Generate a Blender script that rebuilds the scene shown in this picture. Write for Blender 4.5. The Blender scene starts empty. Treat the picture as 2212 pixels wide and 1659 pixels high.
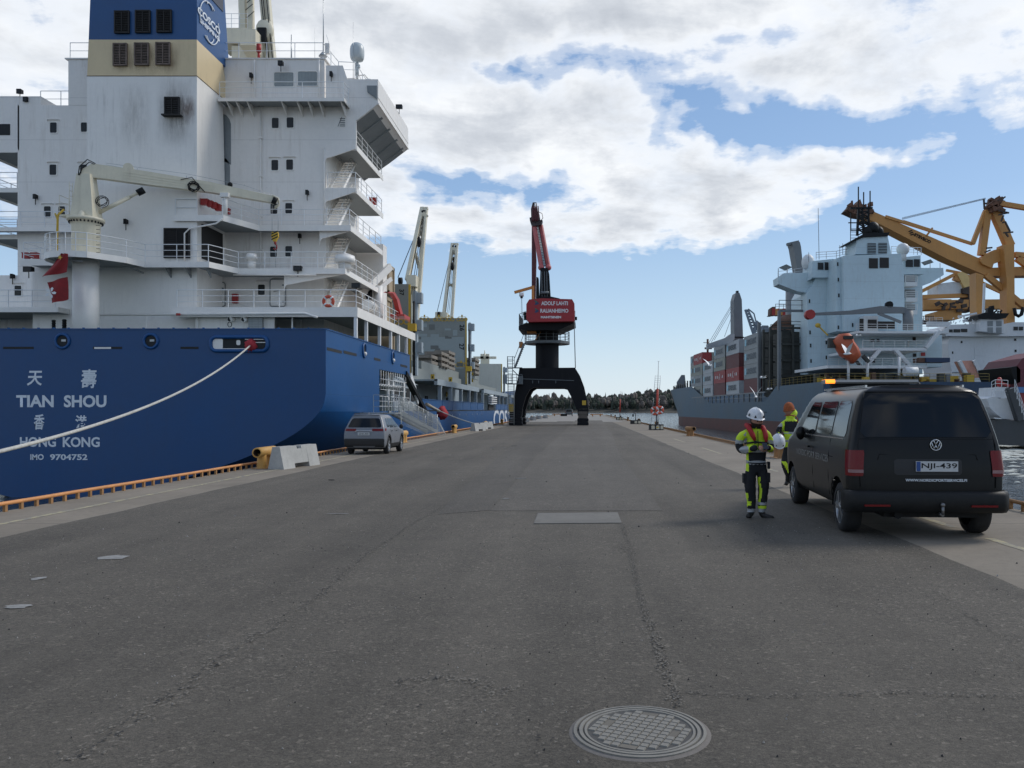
import bpy, math, random
from mathutils import Vector, Matrix
R = math.radians
random.seed(7)
sc = bpy.context.scene
COL = sc.collection
# ------------------------------------------------ camera
F, CU, CV = 1788.6, 1257.0, 885.0          # measured lens: focal length and centre in picture units (2212 wide)
H0 = 1.65
cam_d = bpy.data.cameras.new('camera'); cam = bpy.data.objects.new('camera', cam_d); COL.objects.link(cam)
cam_d.lens = 36 * F / 2212; cam_d.sensor_width = 36; cam_d.clip_start = .1; cam_d.clip_end = 9000
cam.location = (0, 0, H0); cam.rotation_euler = (R(90), 0, 0)
cam_d.shift_x = -151 / 2212; cam_d.shift_y = 55.5 / 2212      # level lens with rise and shift, as an upright photograph
sc.camera = cam
CAMR = cam.rotation_euler.to_matrix()
def ray(u, v): return CAMR @ Vector(((u - CU) / F, -(v - CV) / F, -1))
C0 = Vector((0, 0, H0))
# ------------------------------------------------ exposure, world, sun
vs = sc.view_settings
sc.display_settings.display_device = 'sRGB'
vs.view_transform = 'Standard'; vs.look = 'None'; vs.gamma = 1; vs.exposure = 0.42; vs.use_curve_mapping = False
SUN_AZ, SUN_EL = 62, 42                      # degrees right of the quay line, and up
wd = bpy.data.worlds.new('World'); sc.world = wd; wd.use_nodes = True
class NT:
    def __init__(s, t): s.t = t; s.n = t.nodes; s.l = t.links; s.n.clear()
    def add(s, ty, ins=None, **kw):
        n = s.n.new('ShaderNode' + ty)
        for k, v in kw.items(): setattr(n, k, v)
        for k, v in (ins or {}).items():
            i = n.inputs[k]
            if isinstance(v, bpy.types.NodeSocket): s.l.new(v, i)
            elif isinstance(v, bpy.types.Node): s.l.new(v.outputs[0], i)
            else:
                if hasattr(i, 'default_value') and hasattr(i.default_value, '__len__') and isinstance(v, tuple) and len(v) == 3 and len(i.default_value) == 4: v = (*v, 1)
                i.default_value = v
        return n
    def m(s, op, a, b=None, c=None, clamp=False):
        d = {0: a}
        if b is not None: d[1] = b
        if c is not None: d[2] = c
        return s.add('Math', d, operation=op, use_clamp=clamp).outputs[0]
    def mix(s, f, a, b, mode='MIX'):
        n = s.n.new('ShaderNodeMix'); n.data_type = 'RGBA'; n.blend_type = mode
        for i, v in ((0, f), (6, a), (7, b)):
            if isinstance(v, bpy.types.Node): v = v.outputs[0]
            if isinstance(v, bpy.types.NodeSocket): s.l.new(v, n.inputs[i])
            elif isinstance(v, tuple): n.inputs[i].default_value = (*v[:3], 1)
            else: n.inputs[i].default_value = v
        return n.outputs[2]
    def ramp(s, x, *st, interp='LINEAR'):
        n = s.n.new('ShaderNodeValToRGB'); r = n.color_ramp; r.interpolation = interp
        while len(r.elements) < len(st): r.elements.new(.5)
        for e, (p, c) in zip(r.elements, st):
            e.position = p; e.color = (c, c, c, 1) if not isinstance(c, tuple) else (*c, 1)
        s.l.new(x if isinstance(x, bpy.types.NodeSocket) else x.outputs[0], n.inputs[0])
        return n.outputs[0]
    def noise(s, co, scale, detail=4, rough=.55, dist=0.0, dim='3D'):
        return s.add('TexNoise', {'Vector': co, 'Scale': scale, 'Detail': detail, 'Roughness': rough, 'Distortion': dist}, noise_dimensions=dim).outputs[0]
w = NT(wd.node_tree)
tc = w.add('TexCoord').outputs['Generated']
sky = w.add('TexSky', sky_type='NISHITA', sun_disc=False, sun_elevation=R(SUN_EL), sun_rotation=R(SUN_AZ), altitude=0, air_density=1.25, dust_density=.6, ozone_density=2.2)
sep = w.add('SeparateXYZ', {0: tc})
x_, y_, z_ = sep.outputs
az = w.m('ARCTAN2', x_, y_); el = w.m('ARCSINE', z_)
zz = w.m('ADD', w.m('MAXIMUM', z_, 0), .12)
pl = w.add('CombineXYZ', {0: w.m('DIVIDE', x_, zz), 1: w.m('DIVIDE', y_, zz), 2: 0.0})
# large shapes of the cloud field, each a soft ellipse at its bearing and elevation
BL = [(1740,388,170,40,.75),(1870,352,60,20,.3),(1610,455,160,34,.45),(250,150,820,330,.85),(560,-200,900,220,.45),(870,240,330,190,.35),(1150,20,420,90,.42),(1130,260,300,95,.5),(1330,330,320,70,.5),(1600,400,300,66,.62),(1330,505,280,50,.62),
      (1260,440,220,60,.15),(1480,470,240,48,.45),(1120,490,110,35,.2),(1750,20,620,80,.5),(2000,150,420,80,.62),(1700,165,230,50,.5),(1420,30,300,60,.25),(2160,235,140,40,.3),(2010,300,45,22,.28),(1840,362,80,26,.45),(870,500,200,110,.28),(920,590,120,60,.15),
      (1330,135,200,42,-.62),(1490,205,130,36,-.52),(1075,150,70,22,-.4),(1000,425,150,32,-.65),(1610,258,140,30,-.6),(2110,430,190,110,-.7),(1840,290,170,34,-.35),(1450,720,1500,140,-.62),(1450,625,1100,60,-.4),(1180,415,110,28,-.2),(2050,560,440,130,-.5),(1640,80,110,22,-.3),(1200,690,500,100,-.3)]
warp = w.add('TexNoise', {'Vector': tc, 'Scale': 9.0, 'Detail': 4.0, 'Roughness': .6})
ws = w.add('SeparateColor', {0: warp.outputs['Color']})
azw = w.m('MULTIPLY_ADD', w.m('SUBTRACT', ws.outputs[0], .5), .16, az)
elw = w.m('MULTIPLY_ADD', w.m('SUBTRACT', ws.outputs[1], .5), .10, el)
dens = None
for (bu, bv, ru, rv, wt) in BL:
    d0 = ray(bu, bv).normalized()
    a0, e0 = math.atan2(d0.x, d0.y), math.asin(d0.z)
    qa = w.m('MULTIPLY', w.m('SUBTRACT', azw, a0), F / ru); qe = w.m('MULTIPLY', w.m('SUBTRACT', elw, e0), F / rv)
    r2 = w.m('ADD', w.m('MULTIPLY', qa, qa), w.m('MULTIPLY', qe, qe))
    g = w.m('MULTIPLY', w.m('EXPONENT', w.m('MULTIPLY', r2, -.8)), wt * (.42 if wt > 0 else .95))
    dens = g if dens is None else w.m('ADD', dens, g)
n1 = w.noise(pl, 1.5, 9, .62, .35)
n2 = w.noise(pl, 5.5, 8, .62, .2)
n3 = w.noise(tc, 5.0, 6, .6, .3)
nn = w.m('ADD', w.m('MULTIPLY', w.m('SUBTRACT', n1, .5), 1.1), w.m('MULTIPLY', w.m('SUBTRACT', n3, .5), 1.2))
nn = w.m('ADD', nn, w.m('MULTIPLY', w.m('SUBTRACT', n2, .5), 1.0))
dd = w.m('ADD', w.m('ADD', dens, nn), .07)
cov = w.ramp(dd, (-.0, 0.0), (.15, .38), (.34, .86), (.6, 1.0), interp='EASE')
n4 = w.noise(pl, 2.3, 8, .6, .4)
thick = w.m('MULTIPLY_ADD', dd, .55, w.m('MULTIPLY', n4, .75))
ccol = w.ramp(thick, (.34, (.79, .80, .81)), (.58, (.72, .74, .765)), (.78, (.50, .53, .575)), (1.0, (.35, .38, .43)))
skyc = w.mix(1.0, sky.outputs[0], (.115, .115, .115), 'MULTIPLY')
# hazy white towards the horizon
hz = w.ramp(el, (0.0, .45), (.10, .15), (.3, .03), (.9, .0))
skyc = w.mix(w.ramp(el, (0.0, .85), (.22, .7), (.6, .6)), skyc, w.ramp(el, (0.0, (.53, .63, .71)), (.10, (.35, .48, .64)), (.24, (.19, .31, .52)), (.45, (.115, .215, .41)), (1.0, (.06, .14, .32))))
fin = w.mix(cov, skyc, ccol)
bg = w.add('Background', {'Color': fin, 'Strength': 1.0})
out = w.add('OutputWorld', {0: bg.outputs[0]})
sun_d = bpy.data.lights.new('sun', 'SUN'); sun = bpy.data.objects.new('sun', sun_d); COL.objects.link(sun)
sun_d.energy = 1.45; sun_d.angle = R(18); sun_d.color = (1, .955, .88)
sdir = Vector((math.sin(R(SUN_AZ)) * math.cos(R(SUN_EL)), math.cos(R(SUN_AZ)) * math.cos(R(SUN_EL)), math.sin(R(SUN_EL))))
sun.rotation_euler = sdir.to_track_quat('Z', 'Y').to_euler()
sun.location = sdir * 300

# ------------------------------------------------ materials
MATS = {}
def mat(name, col, rough=.5, metal=0, var=.12, vscale=.6, bump=0, bscale=30, streak=0, scol=(.16, .09, .05), seam=None, emit=None, coat=0, spec=.5, sx=1.0, grime=0, alpha=1):
    """paint-like procedural material: base colour with slow and fine variation, optional run-down streaks, plate seams, bump"""
    if name in MATS: return MATS[name]
    m = bpy.data.materials.new(name); m.use_nodes = True; t = NT(m.node_tree)
    co = t.add('TexCoord').outputs['Object']
    b = t.add('BsdfPrincipled', {'Roughness': rough, 'Metallic': metal, 'Coat Weight': coat, 'Specular IOR Level': spec, 'Alpha': alpha})
    c = (*col, 1)
    dark = tuple(x * (1 - var) for x in col); lite = tuple(min(1, x * (1 + var * .8)) for x in col)
    n = t.noise(co, vscale, 6, .65)
    f = t.ramp(n, (.3, 0.0), (.7, 1.0))
    cc = t.mix(f, dark, lite)
    n2 = t.noise(co, vscale * 14, 3, .6)
    cc = t.mix(t.m('MULTIPLY', t.ramp(n2, (.35, 0.0), (.75, 1.0)), var * 1.2), cc, tuple(x * .55 for x in col))
    if streak:
        mp = t.add('Mapping', {'Vector': co, 'Scale': (2.6 * sx, 2.6 * sx, .22)})
        s = t.noise(mp, 1.6, 7, .7, .3)
        s2 = t.noise(co, .35, 4, .6)
        k = t.m('MULTIPLY', t.ramp(s, (.50, 0.0), (.72, 1.0)), t.ramp(s2, (.40, 0.0), (.68, 1.0)))
        cc = t.mix(t.m('MULTIPLY', k, streak), cc, scol)
    if grime:
        g = t.ramp(t.noise(co, vscale * 4, 8, .75, .6), (.52, 0.0), (.75, 1.0))
        cc = t.mix(t.m('MULTIPLY', g, grime), cc, (.06, .05, .04))
    hb = None
    if seam:
        sp = t.add('SeparateXYZ', {0: co}); tot = None
        for ax, per in zip(range(3), seam[:3]):
            if not per: continue
            fr = t.m('PINGPONG', sp.outputs[ax], per / 2)
            ln = t.m('LESS_THAN', fr, seam[3])
            tot = ln if tot is None else t.m('MAXIMUM', tot, ln)
        cc = t.mix(t.m('MULTIPLY', tot, seam[4]), cc, tuple(x * .45 for x in col))
        hb = t.m('MULTIPLY', tot, -.6)
    t.l.new(cc, b.inputs['Base Color'])
    t.l.new(t.m('ADD', t.m('MULTIPLY', t.m('SUBTRACT', n, .5), .25), rough, clamp=True), b.inputs['Roughness'])
    if bump or hb is not None:
        nb = t.noise(co, bscale, 5, .6)
        h = t.m('MULTIPLY', nb, 1.0) if hb is None else t.m('ADD', nb, hb)
        bn = t.add('Bump', {'Height': h, 'Strength': bump or .15, 'Distance': .02})
        t.l.new(bn.outputs[0], b.inputs['Normal'])
    if emit: b.inputs['Emission Color'].default_value = (*emit[0], 1); b.inputs['Emission Strength'].default_value = emit[1]
    t.l.new(b.outputs[0], t.add('OutputMaterial').inputs[0])
    MATS[name] = m; return m
def glass_mat(name, col, rough=.06, spec=.8):
    if name in MATS: return MATS[name]
    m = bpy.data.materials.new(name); m.use_nodes = True; t = NT(m.node_tree)
    co = t.add('TexCoord').outputs['Object']
    c = t.mix(t.noise(co, 2.5, 3, .5), tuple(x * .6 for x in col), tuple(x * 1.5 for x in col))
    b = t.add('BsdfPrincipled', {'Base Color': c, 'Roughness': rough, 'Specular IOR Level': spec, 'Coat Weight': .12, 'Coat Roughness': .04})
    t.l.new(b.outputs[0], t.add('OutputMaterial').inputs[0]); MATS[name] = m; return m

# ------------------------------------------------ mesh builder
class M:
    def __init__(s): s.v = []; s.f = []; s.sm = []; s.mi = []; s.cur = 0
    def add(s, vs_, fs, smooth=False):
        k = len(s.v); s.v += [tuple(p) for p in vs_]
        for f in fs: s.f.append(tuple(i + k for i in f)); s.sm.append(smooth); s.mi.append(s.cur)
        return s
    def box(s, x0, x1, y0, y1, z0, z1):
        if x0 > x1: x0, x1 = x1, x0
        if y0 > y1: y0, y1 = y1, y0
        if z0 > z1: z0, z1 = z1, z0
        return s.add([(x0,y0,z0),(x1,y0,z0),(x1,y1,z0),(x0,y1,z0),(x0,y0,z1),(x1,y0,z1),(x1,y1,z1),(x0,y1,z1)],
              [(3,2,1,0),(4,5,6,7),(0,1,5,4),(1,2,6,5),(2,3,7,6),(3,0,4,7)])
    def quad(s, a, b, c, d): return s.add([a, b, c, d], [(0, 1, 2, 3)])
    def beam(s, p, q, wx, wy=None, up=(0, 0, 1)):
        p, q = Vector(p), Vector(q); wy = wy or wx; d = (q - p)
        if d.length < 1e-6: return s
        d.normalize(); u = Vector(up)
        if abs(d.dot(u)) > .98: u = Vector((0, 1, 0))
        a = d.cross(u).normalized() * wx / 2; b = a.cross(d).normalized() * wy / 2
        vs_ = [p - a - b, p + a - b, p + a + b, p - a + b, q - a - b, q + a - b, q + a + b, q - a + b]
        return s.add(vs_, [(3,2,1,0),(4,5,6,7),(0,1,5,4),(1,2,6,5),(2,3,7,6),(3,0,4,7)])
    def cyl(s, p, q, r, n=8, r2=None, cap=True, smooth=True):
        p, q = Vector(p), Vector(q); r2 = r if r2 is None else r2; d = q - p
        if d.length < 1e-6: return s
        d.normalize(); a = d.orthogonal().normalized(); b = d.cross(a)
        vs_ = []
        for (o, rr) in ((p, r), (q, r2)):
            for i in range(n):
                t = 2 * math.pi * i / n; vs_.append(o + (a * math.cos(t) + b * math.sin(t)) * rr)
        k = len(s.v)
        s.add(vs_, [(i, (i + 1) % n, n + (i + 1) % n, n + i) for i in range(n)], smooth)
        if cap: s.add([], [tuple(k - len(s.v) + len(s.v) - k + i for i in ())] if 0 else [])
        if cap:
            s.f.append(tuple(k + i for i in reversed(range(n)))); s.sm.append(False); s.mi.append(s.cur)
            s.f.append(tuple(k + n + i for i in range(n))); s.sm.append(False); s.mi.append(s.cur)
        return s
    def tube(s, pts, r, n=6, closed=False):
        pts = [Vector(p) for p in pts]; N = len(pts); vs_ = []; prev = None
        for i, p in enumerate(pts):
            if closed: d = pts[(i + 1) % N] - pts[i - 1]
            else: d = pts[min(i + 1, N - 1)] - pts[max(i - 1, 0)]
            d.normalize()
            a = d.orthogonal().normalized() if prev is None else (prev - d * prev.dot(d)).normalized()
            prev = a; b = d.cross(a); rr = r[i] if isinstance(r, (list, tuple)) else r
            for j in range(n):
                t = 2 * math.pi * j / n; vs_.append(p + (a * math.cos(t) + b * math.sin(t)) * rr)
        fs = []
        for i in range(N if closed else N - 1):
            i2 = (i + 1) % N
            for j in range(n): fs.append((i * n + j, i * n + (j + 1) % n, i2 * n + (j + 1) % n, i2 * n + j))
        if not closed: fs += [tuple(reversed(range(n))), tuple((N - 1) * n + j for j in range(n))]
        return s.add(vs_, fs, True)
    def prism(s, poly, ax, d0, d1):
        """poly in the two other axes; extruded along axis ax from d0 to d1"""
        n = len(poly)
        def P(p, d): return {0: (d, p[0], p[1]), 1: (p[0], d, p[1]), 2: (p[0], p[1], d)}[ax]
        return s.add([P(p, d0) for p in poly] + [P(p, d1) for p in poly],
              [tuple(range(n)), tuple(reversed(range(n, 2 * n)))] + [(i, n + i, n + (i + 1) % n, (i + 1) % n) for i in range(n)])
    def lathe(s, prof, c=(0, 0, 0), ax=2, n=24, smooth=True):
        """prof: list of (radius, height along axis)"""
        c = Vector(c); vs_ = []
        for r, h in prof:
            for i in range(n):
                t = 2 * math.pi * i / n; a, b = r * math.cos(t), r * math.sin(t)
                vs_.append(c + Vector({0: (h, a, b), 1: (a, h, b), 2: (a, b, h)}[ax]))
        fs = []
        for k in range(len(prof) - 1):
            for i in range(n): fs.append((k * n + i, k * n + (i + 1) % n, (k + 1) * n + (i + 1) % n, (k + 1) * n + i))
        s.add(vs_, fs, smooth)
        return s
    def grid(s, rows, smooth=True, closed=False):
        nr, nc = len(rows), len(rows[0]); fs = []
        for i in range(nr - 1):
            for j in range(nc if closed else nc - 1): fs.append((i * nc + j, i * nc + (j + 1) % nc, (i + 1) * nc + (j + 1) % nc, (i + 1) * nc + j))
        return s.add([p for r in rows for p in r], fs, smooth)
    def ball(s, c, r, n=12, m=8, sc3=(1, 1, 1)):
        rows = []
        for i in range(m + 1):
            th = math.pi * i / m
            rows.append([(c[0] + r * sc3[0] * math.sin(th) * math.cos(2 * math.pi * j / n), c[1] + r * sc3[1] * math.sin(th) * math.sin(2 * math.pi * j / n), c[2] + r * sc3[2] * math.cos(th)) for j in range(n)])
        return s.grid(rows, True, True)
    def rail(s, pts, h=1.05, bars=3, step=1.6, r=.021, ends=True):
        pts = [Vector(p) for p in pts]
        for b in range(bars):
            z = h * (b + 1) / bars
            for p, q in zip(pts, pts[1:]): s.cyl(p + Vector((0, 0, z)), q + Vector((0, 0, z)), r if b == bars - 1 else r * .75, 5, cap=False)
        for k, (p, q) in enumerate(zip(pts, pts[1:])):
            L = (q - p).length; n = max(1, round(L / step))
            for i in range(n + (1 if k == len(pts) - 2 else 0)):
                o = p.lerp(q, i / n); s.cyl(o, o + Vector((0, 0, h)), r, 5, cap=False)
        return s
    def mesh(s, name, mats):
        me = bpy.data.meshes.new(name)
        me.from_pydata(s.v, [], s.f)
        for m_ in (mats if isinstance(mats, (list, tuple)) else [mats]): me.materials.append(m_)
        me.polygons.foreach_set('use_smooth', s.sm); me.polygons.foreach_set('material_index', s.mi)
        me.update(); return me
    def obj(s, name, mats, parent=None, fix=True):
        me = s.mesh(name, mats)
        if fix:
            import bmesh
            bm = bmesh.new(); bm.from_mesh(me); bmesh.ops.recalc_face_normals(bm, faces=bm.faces); bm.to_mesh(me); bm.free()
        o = bpy.data.objects.new(name, me); COL.objects.link(o)
        if parent is not None: o.parent = parent
        return o
def split_obj(m, name, mats, parent=None):
    """every loose piece of the builder becomes an object of its own"""
    par = list(range(len(m.v)))
    def fd(a):
        while par[a] != a: par[a] = par[par[a]]; a = par[a]
        return a
    for f in m.f:
        for i in f[1:]: par[fd(i)] = fd(f[0])
    g = {}
    for f, sm, mi in zip(m.f, m.sm, m.mi): g.setdefault(fd(f[0]), []).append((f, sm, mi))
    res = []
    for fs in g.values():
        ids = sorted({i for f, _, _ in fs for i in f}); mp = {i: k for k, i in enumerate(ids)}; n = M()
        n.v = [m.v[i] for i in ids]; n.f = [tuple(mp[i] for i in f) for f, _, _ in fs]; n.sm = [x[1] for x in fs]; n.mi = [x[2] for x in fs]
        res.append(n.obj(name, mats, parent))
    return res
def tag(o, label=None, cat=None, group=None, kind=None):
    if label: o['label'] = label
    if cat: o['category'] = cat
    if group: o['group'] = group
    if kind: o['kind'] = kind
    return o
def thing(name, label, cat, loc=(0, 0, 0), rz=0, group=None):
    o = bpy.data.objects.new(name, None); COL.objects.link(o); o.location = loc; o.rotation_euler = (0, 0, rz); o.empty_display_size = .3
    return tag(o, label, cat, group)
def kids(o): return [c for c in COL.objects if c.parent is o]
def dup(src, loc=None, rz=None, label=None, kidmap=None):
    c = src.copy(); COL.objects.link(c)
    if loc is not None: c.location = loc
    if rz is not None: c.rotation_euler = (0, 0, rz)
    if label: c['label'] = label
    for k in list(kids(src)):
        d = k.copy(); COL.objects.link(d); d.parent = c
        for g in list(kids(k)):
            e = g.copy(); COL.objects.link(e); e.parent = d
    return c
class Fr:
    """a local frame (origin, heading) into which picture positions are measured back onto known planes"""
    def __init__(s, x, y, rz=0, z=0):
        s.o = Vector((x, y, z)); s.rz = rz; s.inv = Matrix.Rotation(-rz, 3, 'Z')
        s.c = s.inv @ (C0 - s.o)
    def y(s, u, v, y):
        d = s.inv @ ray(u, v); k = (y - s.c.y) / d.y; p = s.c + d * k; return p
    def x(s, u, v, x):
        d = s.inv @ ray(u, v); k = (x - s.c.x) / d.x; return s.c + d * k
    def z(s, u, v, z):
        d = s.inv @ ray(u, v); k = (z - s.c.z) / d.z; return s.c + d * k
    def rect(s, u0, v0, u1, v1, y):
        a = s.y(u0, v0, y); b = s.y(u1, v1, y); return min(a.x, b.x), max(a.x, b.x), min(a.z, b.z), max(a.z, b.z)
W = Fr(0, 0)
def text_mesh(txt, w_=None, h_=None, weight=0.0, size=1.0, shear=0, spacing=1.0):
    cu = bpy.data.curves.new('t', 'FONT'); cu.body = txt; cu.size = size; cu.offset = weight; cu.align_x = 'LEFT'; cu.resolution_u = 3; cu.shear = shear; cu.space_character = spacing
    ob = bpy.data.objects.new('t', cu); COL.objects.link(ob); bpy.context.view_layer.update()
    me = bpy.data.meshes.new_from_object(ob.evaluated_get(bpy.context.evaluated_depsgraph_get()))
    bpy.data.objects.remove(ob); bpy.data.curves.remove(cu)
    xs = [v.co.x for v in me.vertices]; ys = [v.co.y for v in me.vertices]
    if not xs: return me
    x0, x1, y0, y1 = min(xs), max(xs), min(ys), max(ys)
    kx = (w_ / (x1 - x0)) if w_ else None; ky = (h_ / (y1 - y0)) if h_ else None
    kx = kx or ky; ky = ky or kx
    for v in me.vertices: v.co.x = (v.co.x - (x0 + x1) / 2) * kx; v.co.y = (v.co.y - (y0 + y1) / 2) * ky; v.co.z = 0
    return me
def lettering(txt, m_, parent, origin, xdir, ydir, w_=None, h_=None, weight=0.0, name='lettering', **k):
    """flat letters centred on origin with their x along xdir and up along ydir (parent's local space)"""
    me = text_mesh(txt, w_, h_, weight, **k); o = Vector(origin); X = Vector(xdir).normalized(); Y = Vector(ydir).normalized()
    for v in me.vertices: v.co = o + X * v.co.x + Y * v.co.y
    me.materials.clear(); me.materials.append(m_); me.name = name
    ob = bpy.data.objects.new(name, me); COL.objects.link(ob); ob.parent = parent; return ob
# ================================================= ground, quay, water
QX0, QX1, QEND = -9.4, 7.2, 300.0
SEA = -2.9
def asphalt_mat(name, base=.075, warm=(1.22, 1.07, .86), lo=.75, dark_tracks=True):
    m = bpy.data.materials.new(name); m.use_nodes = True; t = NT(m.node_tree)
    co = t.add('TexCoord').outputs['Object']
    big = t.noise(co, .16, 5, .6); mp = t.add('Mapping', {'Vector': co, 'Scale': (.9, .06, 1)})
    tr = t.noise(mp, 1.1, 4, .6)                       # long wheel tracks along the quay
    mid = t.noise(co, 2.2, 7, .7)
    vor = t.add('TexVoronoi', {'Vector': co, 'Scale': 48.0, 'Randomness': 1.0}, feature='F1')
    vc = t.add('SeparateColor', {0: vor.outputs['Color']}).outputs[0]
    agg = t.noise(co, 95, 5, .75)
    f = t.m('ADD', t.m('MULTIPLY', big, .45), t.m('MULTIPLY', tr, .55))
    k = t.ramp(f, (.36, lo - .06), (.50, .96), (.66, 1.2))
    k = t.m('MULTIPLY', k, t.ramp(mid, (.25, .86), (.75, 1.13)))
    coarse = t.ramp(t.noise(co, .45, 4, .65, .5), (.36, .35), (.58, 1.0))     # worn areas show the stones
    st = t.ramp(vc, (0.0, .72), (.55, .95), (.88, 1.0), (.96, 1.3), (1.0, 1.75))
    st2 = t.ramp(agg, (.30, .42), (.5, 1.0), (.68, 1.62))
    k2 = t.m('MULTIPLY', st, st2)
    k = t.m('MULTIPLY', k, t.m('ADD', t.m('MULTIPLY', coarse, k2), t.m('MULTIPLY', t.m('SUBTRACT', 1.0, coarse), t.m('ADD', t.m('MULTIPLY', k2, .4), .6))))
    cmb = t.add('CombineColor', {0: t.m('MULTIPLY', k, base * warm[0]), 1: t.m('MULTIPLY', k, base * warm[1]), 2: t.m('MULTIPLY', k, base * warm[2])})
    pit = t.noise(co, 26, 6, .8, .4)
    col = t.mix(t.m('MULTIPLY', t.ramp(pit, (.58, 0.0), (.66, 1.0)), t.m('MULTIPLY', coarse, .85)), cmb, (.018, .017, .016))
    b = t.add('BsdfPrincipled', {'Base Color': col, 'Roughness': .82, 'Specular IOR Level': .35})
    h = t.m('ADD', t.m('MULTIPLY', agg, .6), t.m('MULTIPLY', pit, 1.0))
    t.l.new(t.add('Bump', {'Height': h, 'Strength': .7, 'Distance': .018}).outputs[0], b.inputs['Normal'])
    t.l.new(b.outputs[0], t.add('OutputMaterial').inputs[0]); return m
def concrete_mat(name, base=(.25, .215, .17), seam=True, stain=.5):
    m = bpy.data.materials.new(name); m.use_nodes = True; t = NT(m.node_tree)
    co = t.add('TexCoord').outputs['Object']
    n = t.noise(co, .5, 8, .7, .4); n2 = t.noise(co, 7, 6, .7); n3 = t.noise(co, 60, 3, .7)
    c = t.mix(t.ramp(n, (.3, 0.0), (.7, 1.0)), tuple(x * .72 for x in base), tuple(x * 1.12 for x in base))
    c = t.mix(t.m('MULTIPLY', t.ramp(n2, (.5, 0.0), (.75, 1.0)), stain), c, tuple(x * .5 for x in base))
    c = t.mix(t.m('MULTIPLY', t.ramp(n3, (.35, 1.0), (.6, 0.0)), .35), c, tuple(x * .6 for x in base))
    if seam:
        sp = t.add('SeparateXYZ', {0: co})
        ln = t.m('LESS_THAN', t.m('PINGPONG', sp.outputs[1], 3.0), .012)
        c = t.mix(t.m('MULTIPLY', ln, .7), c, (.05, .045, .04))
    b = t.add('BsdfPrincipled', {'Base Color': c, 'Roughness': .85, 'Specular IOR Level': .3})
    t.l.new(t.add('Bump', {'Height': t.m('ADD', n3, n2), 'Strength': .3, 'Distance': .01}).outputs[0], b.inputs['Normal'])
    t.l.new(b.outputs[0], t.add('OutputMaterial').inputs[0]); return m
ASPH = asphalt_mat('asphalt', .094)
ASPH2 = asphalt_mat('asphalt_patch', .101, (1.21, 1.08, .90), .9)
ASPH3 = asphalt_mat('asphalt_dark_band', .087, (1.21, 1.08, .90), .9)
CONC = concrete_mat('quay_concrete')
CONC2 = concrete_mat('quay_concrete_pale', (.30, .28, .25), False)
def worn_paint(name, col, wear=.5):
    m = bpy.data.materials.new(name); m.use_nodes = True; t = NT(m.node_tree)
    co = t.add('TexCoord').outputs['Object']
    n = t.noise(co, 6, 8, .8, .3)
    c = t.mix(t.ramp(n, (wear - .06, 0.0), (wear + .1, 1.0)), (.20, .185, .165), col)
    b = t.add('BsdfPrincipled', {'Base Color': c, 'Roughness': .8})
    t.l.new(b.outputs[0], t.add('OutputMaterial').inputs[0]); return m
YLINE = worn_paint('worn_yellow_line', (.46, .40, .22), .50)
m = M(); m.box(QX0, QX1, -30, QEND, -4.5, 0)
q = tag(m.obj('quay', CONC), kind='structure')
def strip(name, x0, x1, y0, y1, z, mt, parent=None, n=24, wob=0.0):
    m = M(); rows = []
    for i in range(n + 1):
        y = y0 + (y1 - y0) * i / n
        rows.append([(x0 + (random.uniform(-wob, wob)), y, z), (x1 + random.uniform(-wob, wob), y, z)])
    m.grid(rows, False); return tag(m.obj(name, mt, parent), kind='structure')
strip('road', -7.5, 4.05, -30, 112, .004, ASPH, n=160, wob=.03)
# lighter resurfaced lane in the middle and darker bands each side of it
pa = [W.z(*p, .008) for p in ((1060, 1103), (1160, 985), (1215, 935), (1243, 908), (1300, 908), (1322, 935), (1340, 985), (1400, 1060), (1430, 1103))]
pa = [Vector((p.x, p.y, .008)) for p in pa]
m = M(); m.add(pa, [tuple(range(len(pa)))]); tag(m.obj('road_patch', ASPH2), kind='structure')
pb = [Vector((p.x, p.y, .008)) for p in (W.z(*c, 0) for c in ((945, 1112), (1059, 1103), (1158, 985), (1213, 935), (1240, 910), (1205, 910), (1120, 950), (985, 1068)))]
m = M(); m.add(pb, [tuple(range(len(pb)))]); tag(m.obj('road_band', ASPH3), kind='structure')
strip('yellow_edge_line', -8.43, -8.32, -5, 70, .004, YLINE, n=60, wob=.006)
for y0, y1 in ((9.2, 10.6), (11.6, 13.4), (14.2, 19.5), (22, 25.2), (31, 36), (42, 47)): strip('yellow_edge_line', 5.15, 5.27, y0, y1, .004, YLINE, n=8, wob=.006)
strip('quay_head', -7.5, 5.6, 112, QEND - 1, .006, CONC2)
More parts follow.
